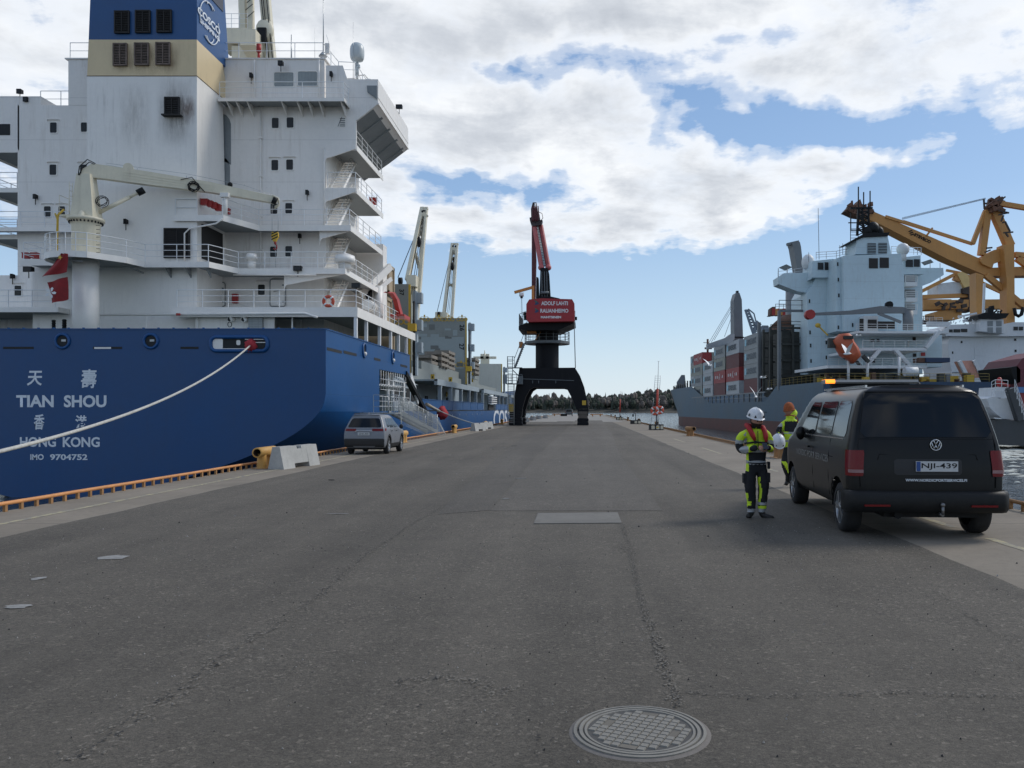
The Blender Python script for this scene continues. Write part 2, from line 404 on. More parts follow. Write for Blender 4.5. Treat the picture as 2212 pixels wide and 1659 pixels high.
# water
def water():
    m = bpy.data.materials.new('sea_water'); m.use_nodes = True; t = NT(m.node_tree)
    co = t.add('TexCoord').outputs['Object']
    mp = t.add('Mapping', {'Vector': co, 'Scale': (1, .6, 1)})
    n = t.noise(mp, .55, 6, .62, .4); n2 = t.noise(mp, 2.6, 4, .6)
    big = t.noise(co, .03, 4, .6)
    h = t.m('ADD', t.m('MULTIPLY', n, 1.0), t.m('MULTIPLY', n2, .22))
    # churned wash from the manoeuvring ships, along the quay side
    sp = t.add('SeparateXYZ', {0: co})
    band = t.m('MULTIPLY', t.ramp(t.m('MULTIPLY', t.m('SUBTRACT', sp.outputs[1], 20.0), .01), (0.0, .9), (.6, .8), (1.1, 0.0)), t.ramp(big, (.38, .1), (.6, 1.0)))
    foam = t.m('MULTIPLY', t.ramp(t.noise(mp, 1.1, 9, .78, 1.0), (.53, 0.0), (.66, 1.0)), band)
    c = t.mix(t.m('MULTIPLY', foam, .45), (.030, .042, .046), (.55, .58, .56))
    b = t.add('BsdfPrincipled', {'Base Color': c, 'Roughness': t.m('ADD', .10, t.m('MULTIPLY', foam, .5)), 'IOR': 1.33, 'Specular IOR Level': .5})
    t.l.new(t.add('Bump', {'Height': h, 'Strength': .75, 'Distance': .55}).outputs[0], b.inputs['Normal'])
    t.l.new(b.outputs[0], t.add('OutputMaterial').inputs[0]); return m
m = M()
ys = [-60, 0, 30, 60, 100, 160, 250, 400, 700, 1400, 3000]; xs = [-3000, -800, -200, -40, 0, 40, 120, 300, 800, 3000]
m.grid([[(x, y, SEA) for x in xs] for y in ys], False); tag(m.obj('water', water()), kind='structure')
m = M(); m.box(-4000, 4000, -1000, 4500, -9, -8); tag(m.obj('seabed', mat('seabed_mud', (.05, .045, .035), .9)), kind='structure')
# low wave crests near the ships as real relief
import mathutils.noise as mn
m = M(); rows = []
for j in range(150):
    y = 14 + 120 * (j / 149) ** 1.35; row = []
    for i in range(120):
        x = QX1 + .25 + 42 * (i / 119)
        p = Vector((x * .55, y * .35, 0))
        z = mn.noise(p) * .10 + mn.noise(p * 3.1) * .06 + mn.noise(p * 7.0) * .028 + mn.noise(Vector((x * .12, y * .1, 3))) * .1
        ed = min(1, i / 8, (119 - i) / 8, j / 8, (149 - j) / 12)
        row.append((x, y, SEA + .02 + (max(-.015, z) * ed)))
    rows.append(row)
m.grid(rows, True); tag(m.obj('waves', MATS.get('sw') or bpy.data.materials['sea_water']), kind='structure')
# far shore: low wooded land
SH = 1250
m = M(); rows = []
hill = lambda x: 10 + 24 * math.exp(-((x - 190) / 110) ** 2) + 4 * math.exp(-((x + 60) / 100) ** 2) + 5 * mn.noise(Vector((x * .006, 0, 0)))
for i in range(140):
    x = -1500 + i * 25; hgt = hill(x) * .55
    rows.append([(x, SH + 18 * mn.noise(Vector((x * .01, 5, 0))), SEA - 1), (x, SH + 26, .5), (x, SH + 60, hgt * .55), (x, SH + 120, hgt), (x, SH + 400, hgt + 4), (x, SH + 500, -5)])
m.grid(rows, True); tag(m.obj('far_shore', mat('forest_floor', (.07, .065, .05), .9, var=.4, vscale=.05)), kind='structure')
fm = [mat('spruce_needles', (.040, .052, .040), .9, var=.5, vscale=.02), mat('bare_birch_crowns', (.135, .115, .098), .9, var=.4, vscale=.02), mat('pine_needles', (.045, .055, .036), .9, var=.4, vscale=.02)]
m = M(); rng = random.Random(3)
for k in range(5200):
    x = rng.uniform(-420, 780); d = rng.random(); y = SH + 22 + d * 150
    base = hill(x) * .55 * min(1, (d * 150) / 105) ; h = rng.uniform(10, 17) * (rng.uniform(1.2, 1.5) if rng.random() < .12 else 1)
    kind = rng.random(); m.cur = 0 if kind < .5 else (1 if kind < .78 else 2); r = h * (.15 if m.cur == 0 else rng.uniform(.18, .28)); n = 5; a0 = rng.random() * 6
    if m.cur == 0: prof = [(r, .12), (r * .55, .5), (r * .5, .52), (.1, 1)]
    else: prof = [(r * .35, .35), (r, .62), (r * .75, .88), (.2, 1)]
    vs_ = [(x + rr * math.cos(a0 + 6.283 * i / n) * rng.uniform(.75, 1.25), y + rr * math.sin(a0 + 6.283 * i / n), base + h * (hh + rng.uniform(-.04, .04))) for rr, hh in prof for i in range(n)]
    m.add(vs_, [(q_ * n + i, q_ * n + (i + 1) % n, (q_ + 1) * n + (i + 1) % n, (q_ + 1) * n + i) for q_ in range(3) for i in range(n)])
f_ = m.obj('forest', fm, fix=False); tag(f_, kind='stuff', label='dark mixed spruce and birch wood along the far shore', cat='forest')
# thin cool air over the distance
# ================================================= blue cargo ship alongside the left quay edge
WHITE = mat('ship_white_paint', (.85, .815, .765), .45, bump=.3, bscale=.8, var=.06, vscale=.35, streak=.45, scol=(.34, .26, .18), seam=(0, 0, 2.75, .012, .5), grime=.06)
WHITE2 = mat('ship_white_fittings', (.85, .82, .77), .45, var=.06, grime=.12, vscale=1.5)
FUNW = mat('funnel_white', (.86, .83, .78), .4, var=.05, vscale=.3, streak=.4, scol=(.28, .25, .22), grime=.05)
CREAM = mat('funnel_cream', (.70, .56, .34), .42, var=.06, vscale=.4, streak=.35, scol=(.25, .13, .07))
FBLUE = mat('funnel_blue', (.010, .075, .22), .42, var=.1, vscale=.5)
BLACKP = mat('black_paint', (.010, .011, .012), .5, var=.2, spec=.2)
HBLUE = mat('hull_blue', (.003, .074, .235), .42, var=.14, bump=.35, bscale=.7, vscale=.22, streak=.28, scol=(.03, .05, .12), seam=(5.2, 7.5, 2.45, .014, .42), grime=.07, spec=.5)
HDARK = mat('hull_blue_panel', (.007, .078, .235), .45, var=.12)
DECKG = mat('deck_green_grey', (.10, .14, .12), .7, var=.2, grime=.2)
UNDER = mat('shade_and_fitting_grey', (.24, .26, .265), .6, var=.12, grime=.3, vscale=1.2)  # darker grey puts shade of undersides and recesses into the colour; also grey fittings
DARKIN = mat('dark_interior', (.02, .022, .024), .8)  # near-black sheets; the dark inside openings is put into the colour
RED = mat('red_paint', (.36, .025, .022), .5, var=.15)
ORANGE = mat('orange_plastic', (.62, .09, .04), .5, var=.12)
CRCREAM = mat('crane_cream', (.74, .68, .52), .45, var=.08, vscale=.8, streak=.35, scol=(.22, .15, .08), grime=.12)
GLASS = glass_mat('ship_window_glass', (.012, .014, .016), .25, .25)
GREYP = mat('hatch_grey', (.24, .26, .245), .6, var=.12, vscale=.3, streak=.35, scol=(.13, .12, .10), grime=.15)
GREYB = mat('frame_blue_grey', (.33, .39, .43), .55, var=.1, streak=.4, vscale=.5)
YEL = mat('safety_yellow', (.62, .40, .04), .55, var=.12, grime=.15, vscale=2)
ROPE = mat('rope_fibre', (.50, .49, .45), .9, var=.25, vscale=8)
LETW = mat('white_lettering_paint', (.70, .74, .78), .55, var=.08, vscale=2)
RUBBER = mat('black_rubber', (.018, .018, .018), .7)
TAN = mat('tan_container_paint', (.42, .33, .22), .6, var=.15, streak=.5, vscale=.8)
SOOT = mat('sooty_grille_and_recess', (.03, .028, .027), .8)  # near-black for grilles, and for sheets that stand as recesses and small openings
STEEL = mat('galvanised_steel', (.42, .44, .45), .4, metal=.6, var=.15, vscale=4)

S1 = Fr(-27, 43)
ship = thing('cargo_ship', 'blue cargo ship with white deckhouse, moored stern towards us at the left quay edge', 'ship', (-27, 43, 0))
def lx(u, Y): return S1.y(u, 800, Y - 43).x
def lz(v, Y): return S1.y(1000, v, Y - 43).z
def ly(Y): return Y - 43
def X_(x): return x + 27.0
SX = 13.7
ZT = 5.83
# ---- hull: lofted sections
def hb(y, z):
    zt = 2.5 - .12 * y
    b = SX
    if y > 130: b = SX * (1 - ((y - 130) / 44) ** 2.2 * (1 - .25 * max(0, min(1, (z + 3) / 8))))
    if z < zt: b -= .36 * max(0, 1 - y / 34) * (zt - z) ** 2.03
    return max(b, .05)
m = M()
zs = [-3.4, -3.0, -2.6, -2.2, -1.8, -1.4, -1, -.6, -.25, .1, .4, .7, 1.0, 1.3, 1.55]
def side_rows(y, extra): return [(hb(y, z), y, z) for z in zs + extra]
rows = []
st = [0, 1.5, 3, 5, 7.5, 9.5, 11.4, 14, 17, 20.9, 25, 30, 36, 50, 80, 110, 130, 138, 146, 154, 162, 168, 172]
for sgn in (1, -1):
    m.grid([[(sgn * x, y, z) for x, y, z in side_rows(y, [])] for y in st], True)
    ztop = [1.55, 2.0, 2.5, 3.3, 4.3]
    m.grid([[(sgn * hb(y, z), y, z) for z in ztop] for y in (0, 1.5, 3, 5, 7.5, 9.5, 11.4)], True)
    m.grid([[(sgn * hb(y, z), y, z) for z in (4.3, 5.0, ZT)] for y in (0, 1.5, 3, 5, 7.5, 9.5, 11.4, 14, 17, 20.9)], True)
    m.grid([[(sgn * (hb(y, z) - .12), y, z) for z in (1.55, 4.3, ZT)] for y in (0, 3, 7.5, 11.3)], True)      # inside plating
    m.grid([[(sgn * hb(y, z), y, z) for z in (4.3, ZT)] for y in (20.9, 21.0)], False)
    m.grid([[(sgn * (SX - .14), y, z) for z in (4.3, ZT)] for y in (11.3, 20.9)], False)
    m.quad((sgn * SX, 11.4, 4.3), (sgn * SX, 20.9, 4.3), (sgn * (SX - .14), 20.9, 4.3), (sgn * (SX - .14), 11.3, 4.3))
    # bow raised side
    m.grid([[(sgn * hb(y, z), y, z) for z in (1.55, 3, 4.6, 6.2)] for y in (150, 154, 162, 168, 172)], True)
# transom with a turned lower edge
tz = zs + [1.8, 2.0, 2.5, 3.3, 4.3, ZT]
m.grid([[(-hb(0, z), 0, z), (0, 0, z), (hb(0, z), 0, z)] for z in tz], False)
m.grid([[(-SX + .15, .14, z), (SX - .15, .14, z)] for z in (3.9, ZT)], False)
hull = m.obj('hull', HBLUE, ship)
# cap rail along the bulwark top with small lugs
m = M(); m.beam((-SX, .07, ZT + .015), (SX, .07, ZT + .015), .22, .05)
for s in (1, -1): m.beam((s * (SX - .07), .1, ZT + .012), (s * (SX - .07), 20.9, ZT + .012), .22, .05)
for i in range(34): m.box(-13 + i * .78, -12.93 + i * .78, .02, .14, ZT + .04, ZT + .09)
for i in range(26): m.box(SX - .14, SX - .02, .6 + i * .78, .66 + i * .78, ZT + .04, ZT + .09)
m.obj('cap_rail', HDARK, hull)
# weather deck and poop deck plates
m = M(); m.box(-SX + .2, SX - .2, .2, 20.8, 4.45, 4.55); m.obj('poop_deck', DECKG, ship)
m = M(); m.box(-SX + .2, SX - .2, 11.2, 150, 1.45, 1.53); m.obj('main_deck', DECKG, ship)
# ---- transom and side fairleads, slots
def fairlead_round(u, v, mt=HBLUE):
    p = S1.y(u, v, 0); m = M(); m.cur = 0
    a = [(.36 * math.cos(t) + p.x, -.02, .36 * math.sin(t) + p.z) for t in [i * math.tau / 24 for i in range(24)]]
    m.tube(a, .075, 6, True)
    o = m.obj('fairlead', mt, hull)
    d = M(); d.lathe([(.34, -.012), (.30, .05), (.29, .12)], (p.x, 0, p.z), 1, 20); d.lathe([(.29, -.008), (.0, -.008)], (p.x, 0, p.z), 1, 20)
    d.cur = 1; d.box(p.x - .05, p.x + .18, -.02, -.012, p.z - .02, p.z + .09)
    d.obj('opening', [DARKIN, STEEL], hull)
for u, v in ((135, 737), (326, 737)): fairlead_round(u, v)
def slot_x(u0, u1, v, w=.12, name='freeing_slot'):
    a = S1.y(u0, v, 0); b = S1.y(u1, v, 0); m = M(); m.box(a.x, b.x, -.012, .03, a.z - w / 2, a.z + w / 2); m.obj(name, DARKIN, hull)
slot_x(7, 73, 751.5); slot_x(201, 264, 751.5); slot_x(390, 429, 751.5)
a = S1.y(204, 751.5, 0); b = S1.y(240, 751.5, 0); m = M(); m.box(a.x, b.x, -.02, -.013, a.z - .05, a.z + .04); m.obj('deck_edge', WHITE2, hull)
def rrect(x0, x1, z0, z1, r, n=5):
    pts = []
    for cx, cz, a0 in ((x1 - r, z1 - r, 0), (x0 + r, z1 - r, 90), (x0 + r, z0 + r, 180), (x1 - r, z0 + r, 270)):
        for i in range(n + 1):
            t = R(a0 + 90 * i / n); pts.append((cx + r * math.cos(t), cz + r * math.sin(t)))
    return pts
x0, x1, z0, z1 = S1.rect(456, 728, 578, 758, 0)
pr = rrect(x0, x1, z0, z1, .28)
m = M(); m.tube([(x, -.03, z) for x, z in pr], .10, 8, True); m.obj('roller_fairlead_rim', HBLUE, hull)
m = M(); m.prism(rrect(x0 + .02, x1 - .02, z0 + .02, z1 - .02, .26), 1, -.008, .05); m.obj('opening', DARKIN, hull)
m = M(); w_ = (x1 - x0)
m.prism(rrect(x0 + .06, x0 + w_ * .21, z0 + .1, z1 - .08, .1), 1, -.022, -.009); m.box(x0 + .5, x0 + w_ * .62, -.021, -.009, z0 + .09, z0 + .13)
m.prism(rrect(x0 + w_ * .45, x0 + w_ * .52, z0 + .3, z1 - .16, .07), 1, -.02, -.009); m.box(x0 + w_ * .78, x1 - .1, -.02, -.009, z0 + .42, z0 + .46); m.box(x0 + w_ * .6, x1 - .1, -.02, -.009, z1 - .14, z1 - .10)
m.obj('deck_fittings_seen_through', WHITE2, hull)
# side fairleads and slots (stbd)
def side_ring(u, v, rz=.33):
    p = S1.x(u, v, SX); m = M()
    m.tube([(SX + .03, p.y + .36 * math.cos(t), p.z + .42 * math.sin(t)) for t in [i * math.tau / 20 for i in range(20)]], .07, 6, True)
    m.obj('fairlead', HBLUE, hull)
    d = M(); d.prism([(p.y + .34 * math.cos(t), p.z + .40 * math.sin(t)) for t in [i * math.tau / 20 for i in range(20)]], 0, SX - .03, SX + .012)
    d.cur = 1; d.ball((SX + .04, p.y + .1, p.z - .2), .13, 8, 6)
    d.obj('opening', [DARKIN, WHITE2], hull)
for u, v in ((786, 757), (848, 772)): side_ring(u, v)
for u0, v0, u1, v1 in ((706, 754, 738, 760.5), (742, 760, 770, 767.5), (808, 775.5, 821.5, 778.5), (865, 789.5, 879.5, 793)):
    a = S1.x(u0, v0, SX); b = S1.x(u1, v1, SX); m = M(); m.box(SX - .02, SX + .012, a.y, b.y, min(a.z, b.z) - .06, min(a.z, b.z) + .1); m.obj('freeing_slot', DARKIN, hull)
# ---- names on the transom
def tl(s, u0, u1, v0, v1, wt=0.0, **k):
    a = S1.y(u0, v0, -.006); b = S1.y(u1, v1, -.006)
    return lettering(s, LETW, hull, ((a.x + b.x) / 2, -.008, (a.z + b.z) / 2), (1, 0, 0), (0, 0, 1), abs(b.x - a.x), abs(a.z - b.z), wt, **k)
tl('天', 58, 91, 801, 833, .022, shear=.12); tl('壽', 175, 209, 797.5, 838.5, .02, shear=.08)
tl('TIAN', 35, 116, 853.5, 879.5, .035); tl('SHOU', 138, 230, 853.5, 880, .035)
tl('香', 73, 96, 894.5, 928, .022, shear=.1); tl('港', 162, 187, 897, 925, .022, shear=.1)
tl('HONG', 43, 121, 944, 965.5, .03); tl('KONG', 135.5, 215.5, 944, 966, .03)
tl('IMO', 65.5, 94.5, 981, 993.5, .03); tl('9704752', 108, 189, 981, 994, .03)
# welded marks low on the quarter
m = M()
for u, v in ((718, 902), (759, 901), (795, 899.5)):
    p = S1.x(u, v, SX - .6); m.box(p.x + .42, p.x + .44, p.y, p.y + .3, p.z - .05, p.z + .08)
# ---- forward hull: bulwark panels and portal frames
gaps = [68.7, 78.9, 85.3, 92.6, 99.1, 105.6, 112.2]
gaps2 = [128.5, 135.2, 142.0, 149.0, 156, 163, 170, 177, 184, 191]
pm = None
for ga in (gaps, gaps2):
    for a, b in zip(ga, ga[1:]):
        m = M(); m.box(SX - .10, SX - .005, ly(a) + .12, ly(b) - .12, 1.62, 2.5); m.box(SX - .14, SX + .05, ly(a) + .12, ly(b) - .12, 2.5, 2.56)
        m.obj('bulwark_panel', HDARK, ship)
m = M()
for ga in (gaps, gaps2):
    for a in ga: m.box(SX - .3, SX - .14, ly(a) - .1, ly(a) + .1, 1.55, 2.5)
m.box(SX - .2, SX + .015, ly(66), ly(193), 1.52, 1.60)
split_obj(m, 'bulwark_stay', BLACKP, ship)
m = M(); m.box(SX - 3.4, SX - 3.2, ly(78), ly(112), 1.5, 4.3); m.box(SX - 3.4, SX - 3.2, ly(112.6), ly(193), 1.5, 4.2); split_obj(m, 'hatch_side_wall', GREYB, ship)
for (Ya, Yb, posts) in ((76.5, 107.5, gaps[1:]), (112.6, 149.5, [113, 120.5, 128.5, 135.2, 142, 149]), (156, 193, gaps2[4:])):
    m = M(); m.box(SX - 3.2, SX - .05, ly(Ya), ly(Yb), 4.32, 4.46); m.box(SX - .35, SX - .04, ly(Ya), ly(Yb), 3.95, 4.5)
    for P in posts:
        if Ya <= P <= Yb + .1: m.box(SX - .42, SX - .08, ly(P) - .2, ly(P) + .2, 1.5, 3.95); m.prism([(ly(P) + .2, 3.95), (ly(P) + .2, 3.5), (ly(P) + .6, 3.95)], 0, SX - .4, SX - .1)
    m.obj('portal_frame', GREYB, ship)
m = M()
for Y in (80.5, 87, 94, 100.5): m.box(SX - 3.19, SX - 3.12, ly(Y), ly(Y) + 1.3, 1.55, 3.1)
split_obj(m, 'dark_doorway', DARKIN, ship)
for Y, z in ((94, 3.6), (100, 3.5)):
    m = M(); m.lathe([(.05, 0), (.33, .03), (.33, .12), (.1, .18)], (SX - 3.1, ly(Y), z), 0, 12); m.obj('lamp_housing', YEL, ship)
# big line letters low on the side (only COSCO shows)
p0 = S1.x(1067, 910, SX); 
lettering('COSCO', LETW, hull, (SX + .012, ly(145), .15), (0, 1, 0), (0, 0, 1), 41, 3.0, .02)
m = M()
for i in range(7): m.lathe([(.0, 0), (.1, 0), (.1, .03)], (SX + .01, ly(80 + i * 5), 1.1), 0, 10)
split_obj(m, 'bolt_eye', LETW, hull)
# ---- hatch covers standing on edge
def hatch_panel(Y, xr, xl, z0, z1, label=None):
    m = M(); m.box(xl, xr, ly(Y), ly(Y) + .35, z0, z1)
    for i in range(9): m.box(xl + 1.5 + i * 2.7, xl + 1.62 + i * 2.7, ly(Y) + .35, ly(Y) + 1.1, z0, z1 - .1)
    m.box(xl, xr, ly(Y) + 1.1, ly(Y) + 1.2, z0, z1 - .1)
    p = m.obj('hatch_cover', GREYP, ship)
    m = M(); m.box(xr + .002, xr + .18, ly(Y) + .0, ly(Y) + .12, z0, z1 - .02); m.obj('yellow_edge', YEL, p)
    m = M()
    m.box(xr + .36, xr + .7, ly(Y) + .1, ly(Y) + .8, z0, z1 - .6); m.box(xr + .55, xr + .62, ly(Y) - .02, ly(Y) + .1, z0, z1 - .5)
    for z in (z1 - 1.6, (z0 + z1) / 2, z0 + 2): m.box(xr + .3, xr + 1.1, ly(Y) + .2, ly(Y) + 1.0, z, z + .9)
    m.obj('hinge_gear', GREYB, p)
    m = M(); m.cyl((xr + .5, ly(Y) - .1, z0), (xr + .5, ly(Y) - .1, z1 - 1.5), .1, 6); m.obj('hydraulic_cylinder', BLACKP, p)
    return p
PATCH = [mat('touch_up_patch_pale', (.30, .345, .345), .6, var=.06), mat('touch_up_patch_dark', (.15, .16, .15), .6, var=.1)]
h37 = hatch_panel(71.5, X_(-14.98), -12.0, 4.6, 12.5)
h26 = hatch_panel(108, X_(-15.2), -12.0, 5.0, 13.6)
CRP = mat('hatch_pale_cream', (.55, .54, .47), .6, var=.08, streak=.3, vscale=.3)
h3 = hatch_panel(158, X_(-15.4), -12.0, 4.6, 10.4); h3.data.materials[0] = CRP
def on(Yp, u0, v0, u1, v1): return S1.rect(u0, v0, u1, v1, Yp - 43)
rng = random.Random(11)
m = M(); x0, x1, z0, z1 = on(108, 895, 728, 1005, 796); m.box(x0 - 8, X_(-15.4), ly(108) - .012, ly(108) + .01, z0, z1); m.obj('repainted_field', PATCH[0], h26)
for i in range(22):
    cx = rng.uniform(892, 995); cy = rng.uniform(700, 790); w2 = rng.uniform(2, 9); h2 = rng.uniform(1.5, 7)
    if w2 * h2 > 45: h2 = 3
    x0, x1, z0, z1 = on(108, cx - w2, cy - h2, cx + w2, cy + h2)
    m = M(); e = .013 + i * .0006; m.box(x0, x1, ly(108) - .012 - e, ly(108) - .011, z0, z1); m.obj('touch_up_patch', PATCH[1] if cy > 728 or rng.random() < .3 else PATCH[0], h26)
def plabel(s, Yp, u, v, hgt, par, mt, rot=False, wt=.02, w_=None):
    p = S1.y(u, v, Yp - 43 - .03)
    xd, yd = ((0, 0, -1), (1, 0, 0)) if rot else ((1, 0, 0), (0, 0, 1))
    lettering(s, mt, par, (p.x, Yp - 43 - .03, p.z), xd, yd, w_, hgt, wt)
plabel('37', 71.5, 867.5, 631.5, .40, h37, BLACKP, True)
plabel('26', 108, 998, 708, .62, h26, BLACKP, True); plabel('27', 108, 997, 749, .62, h26, BLACKP, True)
plabel('05', 108, 933.5, 773.5, .36, h26, BLACKP, wt=.03); plabel('07', 108, 975, 774, .36, h26, BLACKP, wt=.03)
def clover(Yp, u, v, par):
    p = S1.y(u, v, Yp - 43); m = M(); y = Yp - 43 - .03
    for k in (-1, 0, 1): m.lathe([(.17, 0), (.17, .02), (.26, .02), (.26, 0)], (p.x + k * .48, y - .01, p.z), 1, 10)
    m.box(p.x - .5, p.x + .5, y - .02, y, p.z + .3, p.z + .36); m.box(p.x - .1, p.x + .1, y - .02, y, p.z + .36, p.z + .6)
    m.obj('lashing_socket', YEL, par)
for u in (911, 954, 996): clover(108, u, 789, h26)
for u in (917, 948, 970, 998): clover(108, u, 690, h26)
clover(71.5, 866, 695, h37)
for Yp, u0, u1, v0, v1, par in ((71.5, 883, 900, 700, 716, h37), (108, 1008, 1019, 791.5, 802, h26)):
    x0, x1, z0, z1 = on(Yp, u0, v0, u1, v1); m = M(); m.box(x0, x1, ly(Yp) - .5, ly(Yp) + .1, z0, z1); m.obj('yellow_stopper', YEL, par)
# hatch coaming and pontoon covers with yellow sockets
for (Ya, Yb, xr, z0, z1) in ((76, 107, X_(-15.6), 4.5, 5.6), (82, 107, X_(-15.9), 5.65, 6.5), (112.5, 150, X_(-15.6), 4.55, 5.5), (112.5, 128, X_(-15.9), 5.55, 6.15), (112.5, 128, X_(-15.9), 6.2, 6.8)):
    m = M(); m.box(-12, xr, ly(Ya), ly(Yb), z0, z1); m.obj('pontoon_cover', GREYP, ship)
for Yp, u, v, r_ in ((81.9, 973, 821.5 - 2, 4), (75.9, 934.5, 813.5, 4.2), (112.4, 1019.5, 808, 2.8), (112.4, 1019.5, 822, 2.8)):
    p = S1.y(u, v, Yp - 43 - .02); k = Yp / F; m = M(); m.box(p.x - r_ * k, p.x + r_ * k, p.y - .03, p.y, p.z - r_ * k * 1.2, p.z + r_ * k * 1.2); m.cur = 1
    m.box(p.x - r_ * k * .4, p.x + r_ * k * .3, p.y - .04, p.y - .031, p.z - r_ * k * .8, p.z + r_ * k * .2); m.obj('yellow_socket', [YEL, DARKIN], ship)
# bundles of dunnage on the covers
DUN = mat('weathered_timber', (.25, .225, .19), .85, var=.3, vscale=2)
for (Y, x, z, n) in ((92, X_(-16.6), 6.55, 3), (99, X_(-16.9), 6.55, 4), (118, X_(-16.2), 6.85, 4), (88, X_(-17), 6.55, 2)):
    for k in range(n):
        m = M(); m.box(x - 1.2 + .15 * k, x + 1.0, ly(Y), ly(Y) + 5, z + k * .62, z + k * .62 + .34)
        for t in range(3): m.box(x - 1.1, x + .95, ly(Y) + .4 + t * 2, ly(Y) + .7 + t * 2, z + k * .62 - .2, z + k * .62)
        tag(m.obj('timber_bundle', DUN), 'grey timber bundle, %s in stack %s' % (('lowest', 'second', 'third', 'topmost')[k], {92: 'before middle of grey hatch cover', 99: 'before right edge of grey hatch cover', 118: 'before pale cream hatch cover', 88: 'furthest left'}[Y]), 'timber', 'timber bundles on the hatch covers').location = (-27, 43, 0)
# ---- superstructure blocks
m = M()
XR = X_(-16.7)
m.box(X_(-36.8), XR, ly(54), ly(62), 10.4, 21.5)                       # main block
m.box(X_(-39.2), XR, ly(54) - .4, ly(62), 4.5, 10.35)
m.box(X_(-39.4), X_(-36.7), ly(54), ly(54.4), 18.6, 22.1)               # port wing root
m.box(X_(-39.4), X_(-35.3), ly(54.02), ly(57), 21.5, 22.1)
sup = m.obj('superstructure', WHITE, ship)
m = M(); m.prism([(XR, 18.9), (X_(-14.72), 18.9), (X_(-14.72), 20.5), (X_(-13.3), 21.6), (X_(-13.3), 23.2), (X_(-15.3), 23.2), (X_(-15.6), 24.5 - .4), (X_(-16.6), 24.1), (XR, 24.1)], 1, ly(54), ly(54) + .12)
m.obj('wing_aft_plate', WHITE, sup)
m = M(); m.prism([(XR + .02, 19.15), (X_(-14.75), 20.5), (X_(-13.3), 21.6), (X_(-13.3), 23.2), (X_(-13.42), 23.2), (X_(-13.42), 21.75), (X_(-14.8), 21.75), (XR + .02, 21.75)], 1, ly(54) + .13, ly(63.4))
wing = m.obj('bridge_wing', [WHITE], sup)
m = M(); m.add([(XR + .1, ly(54.2), 19.17), (X_(-14.75), ly(54.2), 20.48), (X_(-13.36), ly(54.2), 21.56), (X_(-13.36), ly(63.35), 21.56), (X_(-14.75), ly(63.35), 20.48), (XR + .1, ly(63.35), 19.17)], [(0, 1, 4, 5), (1, 2, 3, 4)]); m.obj('wing_underside', UNDER, wing)  # separate darker sheet, the shade under the wing put into its colour
m = M(); m.beam((X_(-13.28), ly(54), 21.62), (X_(-13.28), ly(63.4), 21.62), .06, .1); m.beam((X_(-13.29), ly(54), 22.0), (X_(-13.29), ly(63.4), 22.0), .03, .02)
m.obj('wing_knuckle', WHITE2, sup)
m = M()
for Y in (56, 58.2, 60.5, 62.5): m.beam((XR + .1, ly(Y), 19.1), (X_(-13.5), ly(Y), 21.4), .08, .16)
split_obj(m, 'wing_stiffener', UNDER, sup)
# lower starboard block seen past the side decks, wheelhouse
m = M(); m.box(XR + .01, X_(-14.7), ly(61.2), ly(62.4), 7.7, 13.9); m.obj('forward_house', WHITE, sup)
m = M(); m.box(X_(-33.5), X_(-16.8), ly(54) + .01, ly(57), 21.52, 24.5); m.box(X_(-16.8), X_(-15.6), ly(57), ly(61), 21.76, 24.48); m.box(X_(-33.7), X_(-16.7), ly(54) - .06, ly(57.1), 24.5, 24.58)
wh = m.obj('wheelhouse', WHITE, ship)
# funnel casing
def fx(u, v, Y): return S1.y(u, v, Y - 43).x
zb, zc, zd = 21.8, 24.0, 27.1
def fun_sec(z, dy=0):
    k = max(0, (z - 20)) * .045; xl = X_(-29.95) + k * .9; xr_ = X_(-23.25)
    if z > zc: xr_ += 0
    return xl, xr_, ly(50), ly(53.6)
lv = [4.6, 10.4, 21.8]
def fblock(z0, z1, mt, name):
    m = M(); a = fun_sec(z0); b = fun_sec(z1)
    P = [(a[0], a[2], z0), (a[1], a[2], z0), (a[1], a[3] + 1, z0), (a[0], a[3] + 1, z0), (b[0], b[2], z1), (b[1], b[2], z1), (b[1], b[3], z1), (b[0], b[3], z1)]
    m.add(P, [(3,2,1,0),(4,5,6,7),(0,1,5,4),(1,2,6,5),(2,3,7,6),(3,0,4,7)])
    return m.obj(name, mt, fun if name != 'funnel' else ship)
m = M(); a = fun_sec(4.6)
fun = None
fun = fblock(4.6, zb, FUNW, 'funnel')
fblock(zb + .001, zc, CREAM, 'cream_band'); fblock(zc + .001, 30.0, FBLUE, 'blue_band')
m = M(); m.box(X_(-23.24), X_(-23.21), ly(51.1), ly(53.6), 27.4, 30); m.obj('dark_cap', mat('funnel_dark_cap', (.05, .055, .075), .5), fun)
m = M(); m.box(X_(-33.2), X_(-24.4), ly(50) + .05, ly(54), 4.6, 10.3); m.obj('lower_casing', WHITE, ship)
m = M(); m.beam((X_(-29.9), ly(49.985), zb), (X_(-23.22), ly(49.985), zb), .02, .03); m.beam((X_(-23.235), ly(49.98), zb), (X_(-23.235), ly(53.6), zb), .02, .03); m.obj('band_weld', mat('rust_line', (.12, .07, .05), .8), fun)
LOUV = mat('rusty_louvre', (.20, .15, .12), .7, var=.4, vscale=3, grime=.5)
